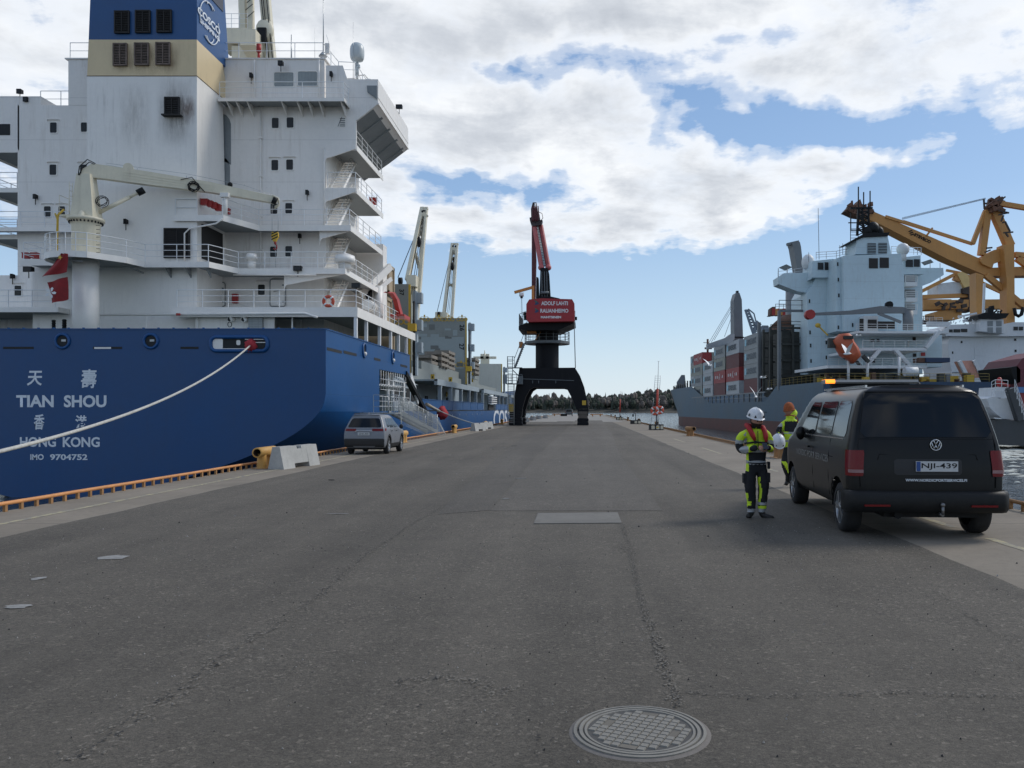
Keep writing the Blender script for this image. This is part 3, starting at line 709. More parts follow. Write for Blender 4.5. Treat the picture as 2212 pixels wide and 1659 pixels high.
def louvre(u0, v0, u1, v1, Y, mt, slats=13, par=None, stain=True):
    x0, x1, z0, z1 = S1.rect(u0, v0, u1, v1, Y - 43); y = Y - 43
    m = M(); m.box(x0, x1, y - .03, y + .01, z0, z1)
    o = m.obj('louvre', SOOT, par)
    m = M(); fr = .05
    for a, b, c, d in ((x0, x1, z0 - fr, z0 + .02), (x0, x1, z1 - .02, z1 + fr), (x0 - fr, x0 + .02, z0 - fr, z1 + fr), (x1 - .02, x1 + fr, z0 - fr, z1 + fr), ((x0 + x1) / 2 - .02, (x0 + x1) / 2 + .02, z0, z1)): m.box(a, b, y - .12, y - .03 + .04, c, d)
    for i in range(slats):
        z = z0 + (z1 - z0) * (i + .5) / slats; m.add([(x0, y - .11, z - .045), (x1, y - .11, z - .045), (x1, y - .035, z + .02), (x0, y - .035, z + .02), (x0, y - .11, z - .025), (x1, y - .11, z - .025), (x1, y - .035, z + .04), (x0, y - .035, z + .04)], [(0, 1, 2, 3), (4, 5, 6, 7), (0, 1, 5, 4), (2, 3, 7, 6)])
    m.obj('slats', mt, par)
for i, (a, b) in enumerate(((250, 279), (295, 324), (341, 370))): louvre(a, 26 - i * 1.2, b, 71 - i, 49.97, SOOT, 12, fun)
for i, (a, b) in enumerate(((247, 274), (293, 321), (339, 367))): louvre(a, 96 - i, b, 141 - i, 49.97, LOUV, 13, fun)
louvre(358, 212, 387, 250, 49.97, SOOT, 8, fun)
m = M(); x0, x1, z0, z1 = S1.rect(353, 249, 393, 252, 6.9); m.box(x0, x1, ly(49.6), ly(50), z0, z1); m.obj('louvre_sill', SOOT, fun)
louvre(357, 495, 409, 556, 49.96, SOOT, 14, fun)
m = M(); m.box(X_(-23.26), X_(-23.2), ly(50.6), ly(53.5), 10.9, 13.0); m.obj('side_louvre', SOOT, fun)
# soot and rust stains are thin paint films round the grilles
def stain_mat(name, col, dens=.55):
    m = bpy.data.materials.new(name); m.use_nodes = True; t = NT(m.node_tree); m.blend_method = 'BLEND' if hasattr(m, 'blend_method') else None
    g = t.add('TexCoord').outputs['Generated']; sp = t.add('SeparateXYZ', {0: g})
    dx = t.m('ABSOLUTE', t.m('SUBTRACT', sp.outputs[0], .5)); dz = t.m('ABSOLUTE', t.m('SUBTRACT', sp.outputs[2], .5))
    ed = t.m('MULTIPLY', t.ramp(dx, (.15, 1.0), (.5, 0.0)), t.ramp(dz, (.15, 1.0), (.5, 0.0)))
    co = t.add('TexCoord').outputs['Object']; mp = t.add('Mapping', {'Vector': co, 'Scale': (3, 3, .6)})
    n = t.ramp(t.noise(mp, 1.5, 6, .7), (.3, .1), (.7, 1.0))
    b = t.add('BsdfPrincipled', {'Base Color': (*col, 1), 'Roughness': .8, 'Alpha': t.m('MULTIPLY', t.m('MULTIPLY', ed, n), dens)})
    t.l.new(b.outputs[0], t.add('OutputMaterial').inputs[0]); return m
ST1 = stain_mat('rust_stain', (.16, .075, .04)); ST2 = stain_mat('soot_stain', (.14, .12, .10), .5); ST3 = stain_mat('faint_streaks', (.32, .29, .25), .3)
def stain(u0, v0, u1, v1, Y, mt, par):
    x0, x1, z0, z1 = S1.rect(u0, v0, u1, v1, Y - 43 - .006); m = M(); m.quad((x0, Y - 43 - .006, z0), (x1, Y - 43 - .006, z0), (x1, Y - 43 - .006, z1), (x0, Y - 43 - .006, z1)); m.obj('stain', mt, par)
for a in ((240, 92, 300, 160), (286, 90, 348, 165), (330, 90, 392, 162)): stain(*a, 50, ST1, fun)
stain(335, 165, 424, 320, 50, ST2, fun); stain(385, 205, 425, 270, 49.995, ST1, fun); stain(255, 175, 330, 330, 50, ST3, fun)
# emblem on the funnel's starboard face
m = M(); m.cur = 0
def fside(u, v): p = S1.x(u, v, X_(-23.25)); return (X_(-23.2), p.y, p.z)
cy, cz = ly(51.55), 25.75
def arc(cx, cz_, rx, rz, a0, a1, tilt=0, r=.035, n=26):
    pts = []
    for i in range(n + 1):
        t = R(a0 + (a1 - a0) * i / n); a, b = rx * math.cos(t), rz * math.sin(t)
        pts.append((X_(-23.2), cx + a * math.cos(tilt) - b * math.sin(tilt), cz_ + a * math.sin(tilt) + b * math.cos(tilt)))
    return pts
m = M()
for (rx, rz, a0, a1) in ((1.3, 1.22, 60, 205), (1.3, 1.22, 240, 385), (.75, 1.2, 55, 120), (.75, 1.2, 235, 320)):
    P = arc(cy + .05, cz, rx, rz, a0, a1); m.tube(P, .04, 5)
em = m.obj('emblem', LETW, fun)
lettering('COSCO', LETW, fun, (X_(-23.19), cy, cz + .1), (0, 1, 0), (0, 0, 1), 3.1, .46, .03)
lettering('SHIPPING', LETW, fun, (X_(-23.19), cy + .1, cz - .42), (0, 1, 0), (0, 0, 1), 2.7, .28, .03)
# ---- decks with fascias, gussets, railings
def deck(poly, z, th=.14, fas=.30, name='deck', edges=None):
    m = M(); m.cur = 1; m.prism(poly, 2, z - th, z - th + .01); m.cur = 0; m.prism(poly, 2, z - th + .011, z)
    n = len(poly)
    for i in (edges if edges is not None else range(n)):
        a, b = poly[i], poly[(i + 1) % n]; m.beam((a[0], a[1], z - fas / 2 + .02), (b[0], b[1], z - fas / 2 + .02), .04, fas)
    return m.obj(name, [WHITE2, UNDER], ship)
def P2(*pts): return [(X_(a), ly(b)) for a, b in pts]
LB, LC, LD = 13.35, 16.1, 18.9
boat = P2((-24.3, 49.0), (-13.3, 49.0), (-13.3, 66), (-24.3, 66)); deck(boat, 7.7, .2, .58, 'boat_deck', [0, 1])
deck(P2((-41, 49.0), (-31, 49.0), (-31, 54), (-41, 54)), 7.7, .2, .30, 'boat_deck', [0, 1])
cr = [(-28.45 + 2.05 * math.cos(R(t)), 47.55 + 1.95 * math.sin(R(t))) for t in range(180, 301, 15)]
plat = P2((-32.8, 54), (-32.8, 48.4), (-30.55, 48.4), *cr, (-26.2, 47.6), (-25.9, 49.05), (-22.1, 49.05), (-21.3, 51.4), (-14.7, 51.4), (-14.7, 61.2), (-24, 61.2), (-24, 54))
deck(plat, 10.4, .16, .34, 'crane_deck', list(range(1, 19)))
bd = P2((-24.6, 49.85), (-21.6, 49.85), (-20.5, 52.6), (-14.7, 52.6), (-14.7, 61), (-24.6, 61)); deck(bd, LB, .14, .36, 'side_deck', [0, 1, 2, 3])
deck(P2((-39.3, 53.2), (-32.6, 53.2), (-32.6, 54), (-39.3, 54)), LB, .14, .25, 'side_deck', [0])
for z in (LC, LD): deck(P2((-16.72, 54.0), (-14.7, 54.0), (-14.7, 61.2), (-16.72, 61.2)), z, .14, .36, 'side_deck', [0, 1])
for z in (LB - .3, LC, LD - .2): deck(P2((-39.3, 54.0), (-36.78, 54.0), (-36.78, 61.2), (-39.3, 61.2)), z, .14, .30, 'port_side_deck', [0, 3])
deck(P2((-23.2, 52.75), (-15.15, 52.75), (-15.15, 54), (-23.2, 54)), 21.5, .1, .22, 'bridge_walkway', [0, 1])
deck(P2((-31.6, 53.2), (-29.9, 53.2), (-29.9, 54), (-31.6, 54)), 22.0, .1, .2, 'bridge_walkway', [0])
m = M(); m.prism([(X_(-31.6), 21.85), (X_(-29.9), 21.85), (X_(-29.9), 20.8), (X_(-30.3), 20.8)], 1, ly(53.3), ly(53.95)); m.obj('bracket', UNDER, sup)
m = M()
for X in (-22.7, -22.1, -21.4, -19.2, -18.2, -17.5, -16.8, -15.4): m.prism([(ly(52.8), 21.38), (ly(54), 21.38), (ly(54), 20.7)], 0, X_(X) - .03, X_(X) + .03)
split_obj(m, 'walkway_bracket', WHITE2, sup)
# gusset plates with curved corners closing the side openings aft
def gusset(z, zw, Y, X0=-16.75, X1=-14.72, low=1.35):
    n = 8; pts = [(X_(X1), z - .02), (X_(X1), z - .26)]
    pts += [(X_(X0) + .30, z - low * .62)]
    pts += [(X_(X0) + .22 - .22 * math.sin(R(90 * i / n)), z - low * .62 - .45 * (1 - math.cos(R(90 * i / n)))) for i in range(n + 1)]
    pts += [(X_(X0), z - .02)]
    m = M(); m.prism(pts, 1, ly(Y) - .0, ly(Y) + .08); return m.obj('gusset_plate', WHITE, sup)
for z, Y in ((LC, 53.98), (LD, 53.98)): gusset(z, 0, Y - .08)
gusset(LB, 0, 52.85, low=1.2); gusset(10.4, 0, 51.7, X0=-18.6, low=1.5)
m = M(); m.cyl((X_(-16.78), ly(53.9), 13.4), (X_(-16.78), ly(53.9), 18.7), .05, 6); m.cyl((X_(-20.9), ly(53.85), 7.7), (X_(-20.9), ly(53.85), 21.4), .05, 6); m.cyl((X_(-17.1), ly(53.85), 21.5), (X_(-17.1), ly(53.85), 24.4), .06, 6)
m.cyl((X_(-21.3), ly(53.85), 21.5), (X_(-21.3), ly(53.85), 24.4), .05, 6)
for z in (14.2, 16.8, 19.3, 12): m.box(X_(-21.0), X_(-20.8), ly(53.78), ly(53.99), z, z + .08)
m.obj('drain_pipe', WHITE2, sup)
RW = mat('railing_white', (.78, .79, .79), .5, var=.05)
def railing(pts, z, h=1.05, bars=3, step=1.5, name='railing', par=None, r=.026):
    m = M(); m.rail([(X_(a), ly(b), z) for a, b in pts], h, bars, step, r); return m.obj(name, RW, par or ship)
railing([(-24.0, 49.08), (-13.38, 49.08), (-13.38, 60.5)], 7.7)
railing([(-41, 49.08), (-31.2, 49.08)], 7.7)
railing([(-32.7, 53), (-32.7, 48.5), (-30.6, 48.5)] + cr[1:] + [(-26.25, 47.7), (-25.9, 49.1), (-22.15, 49.1), (-21.35, 51.45), (-14.78, 51.45), (-14.78, 59.8)], 10.4, r=.026)
railing([(-24.5, 49.92), (-23.2, 49.92)], LB, 1.0, 2)
railing([(-21.66, 49.92), (-20.55, 52.67), (-14.78, 52.67), (-14.78, 60.9)], LB)
railing([(-16.6, 54.06), (-14.78, 54.06), (-14.78, 61.1)], LC); railing([(-14.78, 54.3), (-14.78, 61.1)], LD)
railing([(-39.2, 53.26), (-33, 53.26)], LB); railing([(-23.1, 52.8), (-15.2, 52.8), (-15.2, 53.9)], 21.5, 1.05, 3, 2.6)
for z in (LB - .3, LC, LD - .2): railing([(-36.9, 54.1), (-39.2, 54.1), (-39.2, 61)], z)
railing([(-33.4, 54.05), (-16.9, 54.05), (-16.75, 57), (-15.65, 57.1), (-15.65, 61)], 24.55, 1.05, 2, 1.9)
railing([(-35.5, 54.3), (-31.5, 54.3)], 21.5, 1.05, 2, 1.5); railing([(-31.6, 53.25), (-30, 53.25)], 22.0)
railing([(-29.2, 50.3), (-27.6, 50.3)], 14.6, 1.5, 3, .8)
# ---- windows
WN = {}
def window(u, v, Y=54, w_=.45, h_=.68, par=sup, brow=True, glass=GLASS):
    p = S1.y(u, v, Y - 43); key = (w_, h_, brow)
    if key not in WN:
        m = M(); o = rrect(-w_ / 2 - .05, w_ / 2 + .05, -h_ / 2 - .05, h_ / 2 + .05, .1, 4); i = rrect(-w_ / 2, w_ / 2, -h_ / 2, h_ / 2, .08, 4); n = len(o)
        m.add([(a, -.045, b) for a, b in o] + [(a, -.045, b) for a, b in i] + [(a, 0, b) for a, b in o] + [(a, -.0, b) for a, b in i],
              [(k, (k + 1) % n, n + (k + 1) % n, n + k) for k in range(n)] + [(k, 2 * n + k, 2 * n + (k + 1) % n, (k + 1) % n) for k in range(n)] + [(n + k, n + (k + 1) % n, 3 * n + (k + 1) % n, 3 * n + k) for k in range(n)])
        if brow: m.box(-w_ / 2 - .16, w_ / 2 + .16, -.10, 0, h_ / 2 + .17, h_ / 2 + .20); m.box(-w_ / 2 - .16, -w_ / 2 - .14, -.10, 0, h_ / 2 + .10, h_ / 2 + .17); m.box(w_ / 2 + .14, w_ / 2 + .16, -.10, 0, h_ / 2 + .10, h_ / 2 + .17)
        g = M(); g.add([(a, -.012, b) for a, b in i], [tuple(range(n))])
        WN[key] = (m.mesh('window_frame', WHITE2), g.mesh('window_pane', GLASS))
    f = bpy.data.objects.new('window_frame', WN[key][0]); g = bpy.data.objects.new('window_pane', WN[key][1])
    for o in (f, g): COL.objects.link(o); o.parent = par; o.location = (p.x, Y - 43, p.z)
for u, v, b in ((595, 266, False), (627, 265, False), (594, 357, True), (626, 356, True), (592, 451, True), (624, 450, True), (591, 544, False), (624, 543, False), (116, 276, True), (115, 367, True), (103, 457, True), (134, 457, True)):
    window(u, v, 54 if v < 600 else 53.6, brow=b)
window(565, 626, 53.6); window(39.5, 628.5, 53.6); window(182, 275, 54, .4, .62, sup, False); window(181, 367, 54)
m = M(); x0, x1, z0, z1 = S1.rect(-10, 268, 22, 292, 11); m.box(x0, x1, ly(53.98), ly(54), z0, z1); m.obj('dark_opening', DARKIN, sup)
# wheelhouse windows with drawn curtains
CURT = mat('grey_curtain', (.30, .33, .33), .6, var=.15)
for u0, u1, v0, v1 in ((591.5, 635, 156, 188), (642.5, 686, 154, 186.5)):
    x0, x1, z0, z1 = S1.rect(u0, v0, u1, v1, 11)
    m = M(); p = rrect(x0, x1, z0, z1, .12); n = len(p); m.tube([(a, ly(53.99), b) for a, b in p], .035, 6, True); f = m.obj('window_frame', WHITE2, wh)
    m = M(); k = 40; m.grid([[(x0 + .02 + (x1 - x0 - .04) * i / k, ly(53.985) + .012 * math.sin(i * 2.1), z) for z in (z0 + .03, z1 - .03)] for i in range(k + 1)], True); m.obj('curtain', CURT, wh)
m = M()
for Y0_, Y1_ in ((54.4, 55.4), (55.8, 56.7)): m.prism([(ly(Y0_), 22.1), (ly(Y1_), 22.1), (ly(Y1_) - .1, 23.6), (ly(Y0_) + .1, 23.6)], 0, X_(-16.81), X_(-16.77))
split_obj(m, 'window_pane', GLASS, wh)
# door beside the single window, and a second closed door
for u0, u1, v0, v1 in ((586, 616, 605, 664), (463, 486, 612, 664)):
    x0, x1, z0, z1 = S1.rect(u0, v0, u1, v1, 10.6)
    m = M(); m.prism(rrect(x0, x1, z0 + .1, z1, .12), 1, ly(53.5), ly(53.6)); d = m.obj('door', WHITE2, sup)
    m = M(); m.tube([(a, ly(53.52), b) for a, b in rrect(x0 - .05, x1 + .05, z0 + .05, z1 + .05, .15)], .03, 5, True); m.cyl((x0 + .2, ly(53.45), z0 + 1.0), (x0 + .5, ly(53.45), z0 + 1.05), .02, 6)
    for z in (z0 + .3, z1 - .4): m.box(x1 - .15, x1 - .02, ly(53.47), ly(53.51), z, z + .1)
    m.obj('door_frame', UNDER, sup)
# light square hatch by the wing (open to the white inside)
x0, x1, z0, z1 = S1.rect(722, 250, 747, 275, 11)
m = M(); m.box(x0, x1, ly(53.985), ly(54), z0, z1); hs = m.obj('opening', WHITE2, sup)
m = M()
for i in range(5): m.box(x0 + .38, x1 - .04, ly(53.96), ly(53.985), z0 + .06 + i * .12, z0 + .10 + i * .12)
m.beam((x0 + .25, ly(53.97), z0 + .05), (x0 + .5, ly(53.97), z1 - .1), .04, .02); m.obj('inner_stair', mat('grey_shadow_steel', (.10, .11, .11), .7), sup)
# flat round-headed panels beside the funnel, the recesses' shade put into their grey
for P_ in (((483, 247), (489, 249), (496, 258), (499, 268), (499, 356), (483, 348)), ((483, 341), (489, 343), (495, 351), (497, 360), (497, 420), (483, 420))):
    m = M(); q_ = [S1.y(u, v, 11) for u, v in P_]; m.prism([(p.x, p.z) for p in q_], 1, ly(53.97), ly(54)); m.obj('recess_shade_panel', UNDER, sup)
# ---- stairs in the starboard side openings
def stair(X0, X1, Y0_, Y1_, z0, z1, name='stair', n=11, par=None, mt=None):
    m = M()
    for x in (X0, X1): m.beam((X_(x), ly(Y0_), z0), (X_(x), ly(Y1_), z1), .05, .22)
    for i in range(n):
        t = (i + .5) / n; y = ly(Y0_) + (Y1_ - Y0_) * t; z = z0 + (z1 - z0) * t; m.box(X_(X0), X_(X1), y - .11, y + .11, z - .02, z + .015)
    for x in (X0, X1):
        m.cyl((X_(x), ly(Y0_), z0 + .95), (X_(x), ly(Y1_), z1 + .95), .02, 5); m.cyl((X_(x), ly(Y0_), z0 + .5), (X_(x), ly(Y1_), z1 + .5), .015, 5)
        for t in (0, .33, .66, 1): y = ly(Y0_) + (Y1_ - Y0_) * t; z = z0 + (z1 - z0) * t; m.cyl((X_(x), y, z), (X_(x), y, z + .95), .018, 5)
    return m.obj(name, mt or WHITE2, par or ship)
stair(-16.55, -15.7, 53.3, 56.6, LB, LC); stair(-16.5, -15.7, 54.4, 57.6, LC, LD); stair(-16.55, -15.7, 53.0, 56.2, 10.4, LB); stair(-16.55, -15.7, 52.6, 55.8, 7.7, 10.4); stair(-16.4, -15.6, 55.2, 58.6, LD, 21.6)
# pillars under the boat deck, life rafts' hooks
m = M()
for u in (768.5, 791, 819.5, 843.5, 860.5, 877): 
    p = S1.x(u, 700, SX - .12); m.box(p.x - .09, p.x + .09, p.y - .1, p.y + .1, 4.5, 7.2)
split_obj(m, 'deck_pillar', RW, ship)
# winches and deck gear on the poop
WG = mat('winch_grey_green', (.34, .40, .40), .5, var=.15, vscale=1)
for (u, v, Y, r_) in ((655, 704, 47.5, .62), (628, 703, 47.5, .55), (602, 706, 47, .4)):
    p = S1.y(u, v, Y - 43); m = M()
    for k in (-.1, .55, 1.2): m.lathe([(0, k), (r_, k), (r_, k + .08), (0, k + .08)], (p.x - .3, p.y, 4.6 + r_), 0, 20)
    m.lathe([(.28, 0), (.28, 1.2)], (p.x - .3, p.y, 4.6 + r_), 0, 14); m.box(p.x - .5, p.x + 1.0, p.y - .4, p.y + .4, 4.5, 4.9)
    m.obj('mooring_winch', WG, ship)
m = M(); m.box(lx(420, 49.4), lx(592, 49.4), ly(49.45), ly(49.55), 4.5, 7.2); m.box(lx(592, 49.4), X_(-18), ly(53), ly(53.2), 4.5, 7.4); split_obj(m, 'poop_bulkhead', WHITE, ship)
m = M()
m.tube([(lx(206, 48.9), ly(48.8), lz(681, 48.9)), (lx(660, 48.9), ly(48.75), lz(677.5, 48.9)), (lx(686, 48.5), ly(48.4), lz(686, 48.5))], .075, 8)
m.tube([(lx(500, 51), ly(51.25), 10.0), (lx(680, 51), ly(51.25), 10.0)], .05, 6)
for u in (315, 425, 630): p = lx(u, 49.2); m.cyl((p, ly(49.3), 5.6), (p, ly(49.3), 7.3), .05, 6)
m.obj('deck_piping', WHITE2, ship)
m = M(); m.prism(rrect(lx(212, 49.98), lx(420, 49.98), 5.9, 7.1, .05), 1, ly(49.98), ly(50.04)); m.obj('casing_panel', WHITE2, ship)
for u, v in ((497, 690), (527, 690.5)):
    p = S1.y(u, v, 6.2); m = M(); m.cyl((p.x, p.y - .1, p.z), (p.x + .1, p.y + .35, p.z + .06), .16, 14); m.cur = 1; m.cyl((p.x, p.y - .108, p.z), (p.x, p.y - .1, p.z), .12, 12); m.obj('vent_pipe', [WHITE2, DARKIN], ship)
x0, x1, z0, z1 = S1.rect(538, 684.5, 567.5, 710, 6.3); m = M(); m.box(x0, x1, ly(49.2), ly(49.45), z0, z1); g = m.obj('grille_box', mat('grille_grey', (.36, .38, .38), .6, seam=(.37, 0, .1, .012, .6)), ship)
m = M(); p = S1.y(497, 701, 6); m.tube([(p.x + .12 * math.cos(t), p.y - .05, p.z + .15 * math.sin(t)) for t in [i * .524 for i in range(12)]], .02, 5, True); m.obj('ring_hook', BLACKP, ship)
for (u, v, w2, h2, mt) in ((168, 691, 3.2, 16, BLACKP), (116, 704, 4, 13, BLACKP), (139, 703, 4.5, 13, BLACKP), (432.5, 621, 6.5, 11, RED), (384, 679, 4, 2.5, RED)):
    Y = 48.6; x0, x1, z0, z1 = S1.rect(u - w2, v - h2, u + w2, v + h2, Y - 43); m = M()
    if mt is BLACKP:
        for k in range(5): zz_ = z0 + (z1 - z0) * (k + .5) / 5; m.lathe([(0, -.1), ((x1 - x0) * .42, -.08), ((x1 - x0) * .5, 0), ((x1 - x0) * .42, .07), (0, .09)], ((x0 + x1) / 2, ly(Y), zz_), 2, 12)
        m.cyl(((x0 + x1) / 2, ly(Y), 4.5), ((x0 + x1) / 2, ly(Y), z1), .05, 6)
    else: m.box(x0, x1, ly(Y + 4.8 if v < 650 else Y), ly(Y + 5.0 if v < 650 else Y + .1), z0 if v > 650 else z0 + 0, z1); 
    m.obj('signal_lamps' if mt is BLACKP else 'fire_box', mt, ship)
# small floodlights, boxes, vents on the decks
def flood(u, v, Y, w2=.42, par=None):
    p = S1.y(u, v, Y - 43); m = M(); m.prism([(-.1 + p.y, p.z - .16), (.18 + p.y, p.z - .1), (.18 + p.y, p.z + .14), (-.1 + p.y, p.z + .16)], 0, p.x - w2 / 2, p.x + w2 / 2); m.cur = 1
    m.box(p.x - w2 / 2 + .04, p.x + w2 / 2 - .04, p.y - .11, p.y - .102, p.z - .12, p.z + .12); m.cur = 0; m.cyl((p.x, p.y + .05, p.z - .5), (p.x, p.y + .05, p.z - .1), .025, 6)
    return m.obj('floodlight', [BLACKP, GLASS], par or ship)
flood(643, 580, 51.3, .5); flood(769, 617, 51, .5); flood(61, 582, 48, .5); flood(606, 137, 53.5, .3); flood(862, 231, 60, .45); flood(542, 163, 53.8, .16, sup); flood(715, 160, 53.8, .16, sup); flood(271, 479, 49.8, .16); flood(26, 597, 53.4, .16); flood(75.5, 425, 53.8, .18); flood(663, 416, 53.8, .16); flood(647, 510, 53.7, .16); flood(42, 198, 54, .3); flood(56, 215, 54, .3)
p = S1.y(543, 560, 8.6)
for u, v in ((543.5, 573),):
    p = S1.y(u, v + 4, 8.6); m = M(); m.cyl((p.x, p.y, 10.4), (p.x, p.y, 10.9), .24, 14); m.cyl((p.x, p.y, 10.9), (p.x, p.y, 11.12), .27, 14, .27); m.cyl((p.x, p.y, 11.0), (p.x, p.y, 11.35), .36, 14, .30); m.obj('vent_head', WHITE2, ship)
p = S1.y(745, 560, 9); m = M(); m.cyl((p.x, p.y, 10.4), (p.x, p.y, 10.9), .4, 16); m.cyl((p.x, p.y, 10.85), (p.x, p.y, 11.3), .66, 18, .6); m.cyl((p.x, p.y, 11.3), (p.x, p.y, 11.42), .6, 18, .3); m.obj('vent_head', WHITE2, ship)
# red buckets and boxes on the decks
for (u, v, Y, w2, h2) in ((440, 436, 50.3, .42, .32), (452, 440, 50.4, .3, .32), (461, 443.5, 50.5, .3, .32), (469, 448, 50.7, .3, .34), (489.5, 456, 51, .24, .3), (805, 434, 60.3, .5, .45), (53, 552, 49.4, .34, .3), (72, 552, 49.4, .34, .3)):
    p = S1.y(u, v, Y - 43); m = M(); m.box(p.x - w2 / 2, p.x + w2 / 2, p.y, p.y + .3, p.z - h2 / 2, p.z + h2 / 2); m.box(p.x - w2 / 2 - .02, p.x + w2 / 2 + .02, p.y - .02, p.y + .32, p.z + h2 / 2, p.z + h2 / 2 + .04); split_obj(m, 'red_bin', RED, ship)
# radome, masts, aerials over the bridge
p = S1.y(771.5, 117, 14.5); m = M(); r_ = .49
m.lathe([(.0, .78), (.18, .76), (.34, .68), (.45, .5), (.49, .25), (.49, -.05), (.46, -.3), (.40, -.42), (.1, -.5), (.1, -.62)], (p.x, p.y, p.z), 2, 20); m.cyl((p.x, p.y, p.z - .65), (p.x, p.y, p.z - 1.5), .12, 10); m.box(p.x - .15, p.x + .2, p.y - .1, p.y + .1, p.z - .95, p.z - .75); m.cyl((p.x, p.y, 24.4), (p.x, p.y, p.z - .9), .09, 8)
m.obj('satellite_dome', mat('radome_plastic', (.55, .60, .61), .4), ship)
m = M()
for (u, v0, v1, Y, r_) in ((698.5, -30, 118, 54.3, .035), (629.5, 75, 145, 54.6, .05), (763, 48, 180, 57, .018), (680, 60, 130, 55, .012), (516, 15, 60, 56, .012)):
    a = S1.y(u, v0, Y - 43); b = S1.y(u, v1, Y - 43); m.cyl(b, a, r_ * 1.2, 6, r_ * .6)
p = S1.y(697.5, 117, 11.2); m.cyl((p.x, p.y, p.z - .15), (p.x, p.y, p.z + .12), .28, 10, .08)
m.tube([S1.y(705, 75, 11.4), S1.y(711, 95, 11.3)], .012, 4)
split_obj(m, 'aerial', STEEL, ship)
m = M(); x0, x1, z0, z1 = S1.rect(702, 93, 711, 115, 11.6); m.box(x0, x1, ly(54.6), ly(54.8), z0, z1); m.obj('light_screen', WHITE2, ship)
m = M(); p = S1.y(559, 104, 12); m.cyl((p.x, p.y, p.z - .25), (p.x, p.y, p.z + .25), .16, 10); m.cyl((p.x, p.y, p.z - .7), (p.x, p.y, p.z - .25), .09, 8); m.obj('red_beacon', RED, ship)
p = S1.y(797.5, 176, 13.5); m = M(); m.ball((p.x, p.y, p.z), .32, 14, 8, (1, 1, .5)); m.cyl((p.x, p.y, p.z - .6), (p.x, p.y, p.z), .06, 8); m.tube([(p.x - .9, p.y, p.z), (p.x - .8, p.y, p.z + .4), (p.x - .3, p.y, p.z + .45), (p.x - .1, p.y, p.z + .2)], .04, 6); m.obj('wing_compass', WHITE2, ship)
p = S1.y(812, 186, 12); m = M(); m.cyl((p.x, p.y, p.z - .2), (p.x, p.y, p.z + .2), .1, 8); m.obj('orange_buoy_light', mat('orange_light', (.6, .2, .03), .5), ship)
x0, x1, z0, z1 = S1.rect(793, 186, 815, 210, 11); m = M(); m.prism([(x0, z1), (x1, z1), (x1, z0 - .15), (x0 + .05, z0 + .3)], 1, ly(53.9), ly(54)); m.obj('wing_light_box', UNDER, sup)
# ---- provision crane on its column
m = M(); m.cyl((X_(-28.42), ly(47.45), 4.5), (X_(-28.42), ly(47.45), 10.3), .68, 28); m.obj('crane_column', WHITE2, ship)
cx, cy = X_(-28.42), ly(47.45)
m = M(); m.lathe([(.73, 10.4), (.73, 12.1), (.80, 12.35), (.92, 12.42)], (cx, cy, 0), 2, 28); m.lathe([(0, 12.42), (.96, 12.42), (.96, 12.6), (.7, 12.62), (0, 12.62)], (cx, cy, 0), 2, 28)
cp = m.obj('provision_crane', CRCREAM, ship)
m = M()
for i in range(28): t = i * math.tau / 28; m.box(cx + .84 * math.cos(t) - .03, cx + .84 * math.cos(t) + .03, cy + .84 * math.sin(t) - .03, cy + .84 * math.sin(t) + .03, 12.28, 12.42)
m.obj('ring_bolts', BLACKP, cp)
m = M(); a = [( -.62, -.5), (.68, -.5), (.68, .5), (-.62, .5)]; b = [(-.38, -.32), (.38, -.32), (.38, .32), (-.38, .32)]
m.add([(cx + p[0], cy + p[1], 12.62) for p in a] + [(cx + p[0] + .02, cy + p[1], 15.1) for p in b], [(0, 1, 5, 4), (1, 2, 6, 5), (2, 3, 7, 6), (3, 0, 4, 7), (4, 5, 6, 7)])
m.lathe([(.2, 0), (.16, .2), (.05, .35)], (cx + .1, cy - .55, 12.6), 2, 10)
m.obj('tower', CRCREAM, cp)
jd = Vector((6.8, 2.9, 0)).normalized()
jn = Vector((-jd.y, jd.x, 0))
def J(t, z, o=0): return Vector((cx, cy, 0)) + jd * t + jn * o + Vector((0, 0, z))
m = M()
prof = [(-.2, 15.05, 15.35), (.35, 14.95, 15.75), (.9, 14.95, 15.72), (3.0, 14.85, 15.62), (6.5, 14.75, 15.35), (10.2, 14.45, 14.85)]
rows = []
for t, z0, z1 in prof: rows.append([J(t, z0, -.22), J(t, z1, -.22), J(t, z1, .22), J(t, z0, .22)])
m.grid(rows, False, True); m.quad(*rows[0]); m.quad(*rows[-1])
m.prism([(0, 0)] * 3, 2, 0, 0) if 0 else None
m.obj('jib', CRCREAM, cp)
m = M()
for dz in (.25, .42, .58): m.beam(J(1.9, 15.68 - dz, -.225), J(6.6, 15.36 - dz * .8, -.225), .02, .03)
for o in (-.24, .24): m.tube([J(10.0, 14.9, o), J(10.35, 14.75, o), J(10.4, 14.4, o), J(10.15, 14.2, o)], .05, 6)
m.cyl(J(10.1, 14.65, -.2), J(10.1, 14.65, .2), .22, 14); m.cyl(J(2.15, 15.72, -.2), J(2.15, 15.72, .2), .27, 16); m.box(J(2.15, 0).x - .2, J(2.15, 0).x + .2, J(2.15, 0).y - .1, J(2.15, 0).y + .1, 15.5, 15.7)
m.obj('jib_fittings', CRCREAM, cp)
m = M(); m.cyl(J(.55, 12.95), J(2.2, 14.05), .12, 12); m.cyl(J(2.2, 14.05), J(2.95, 14.55), .09, 12); m.obj('luffing_cylinder', CRCREAM, cp)
m = M(); m.cyl(J(2.6, 14.32), J(2.95, 14.55), .19, 12)
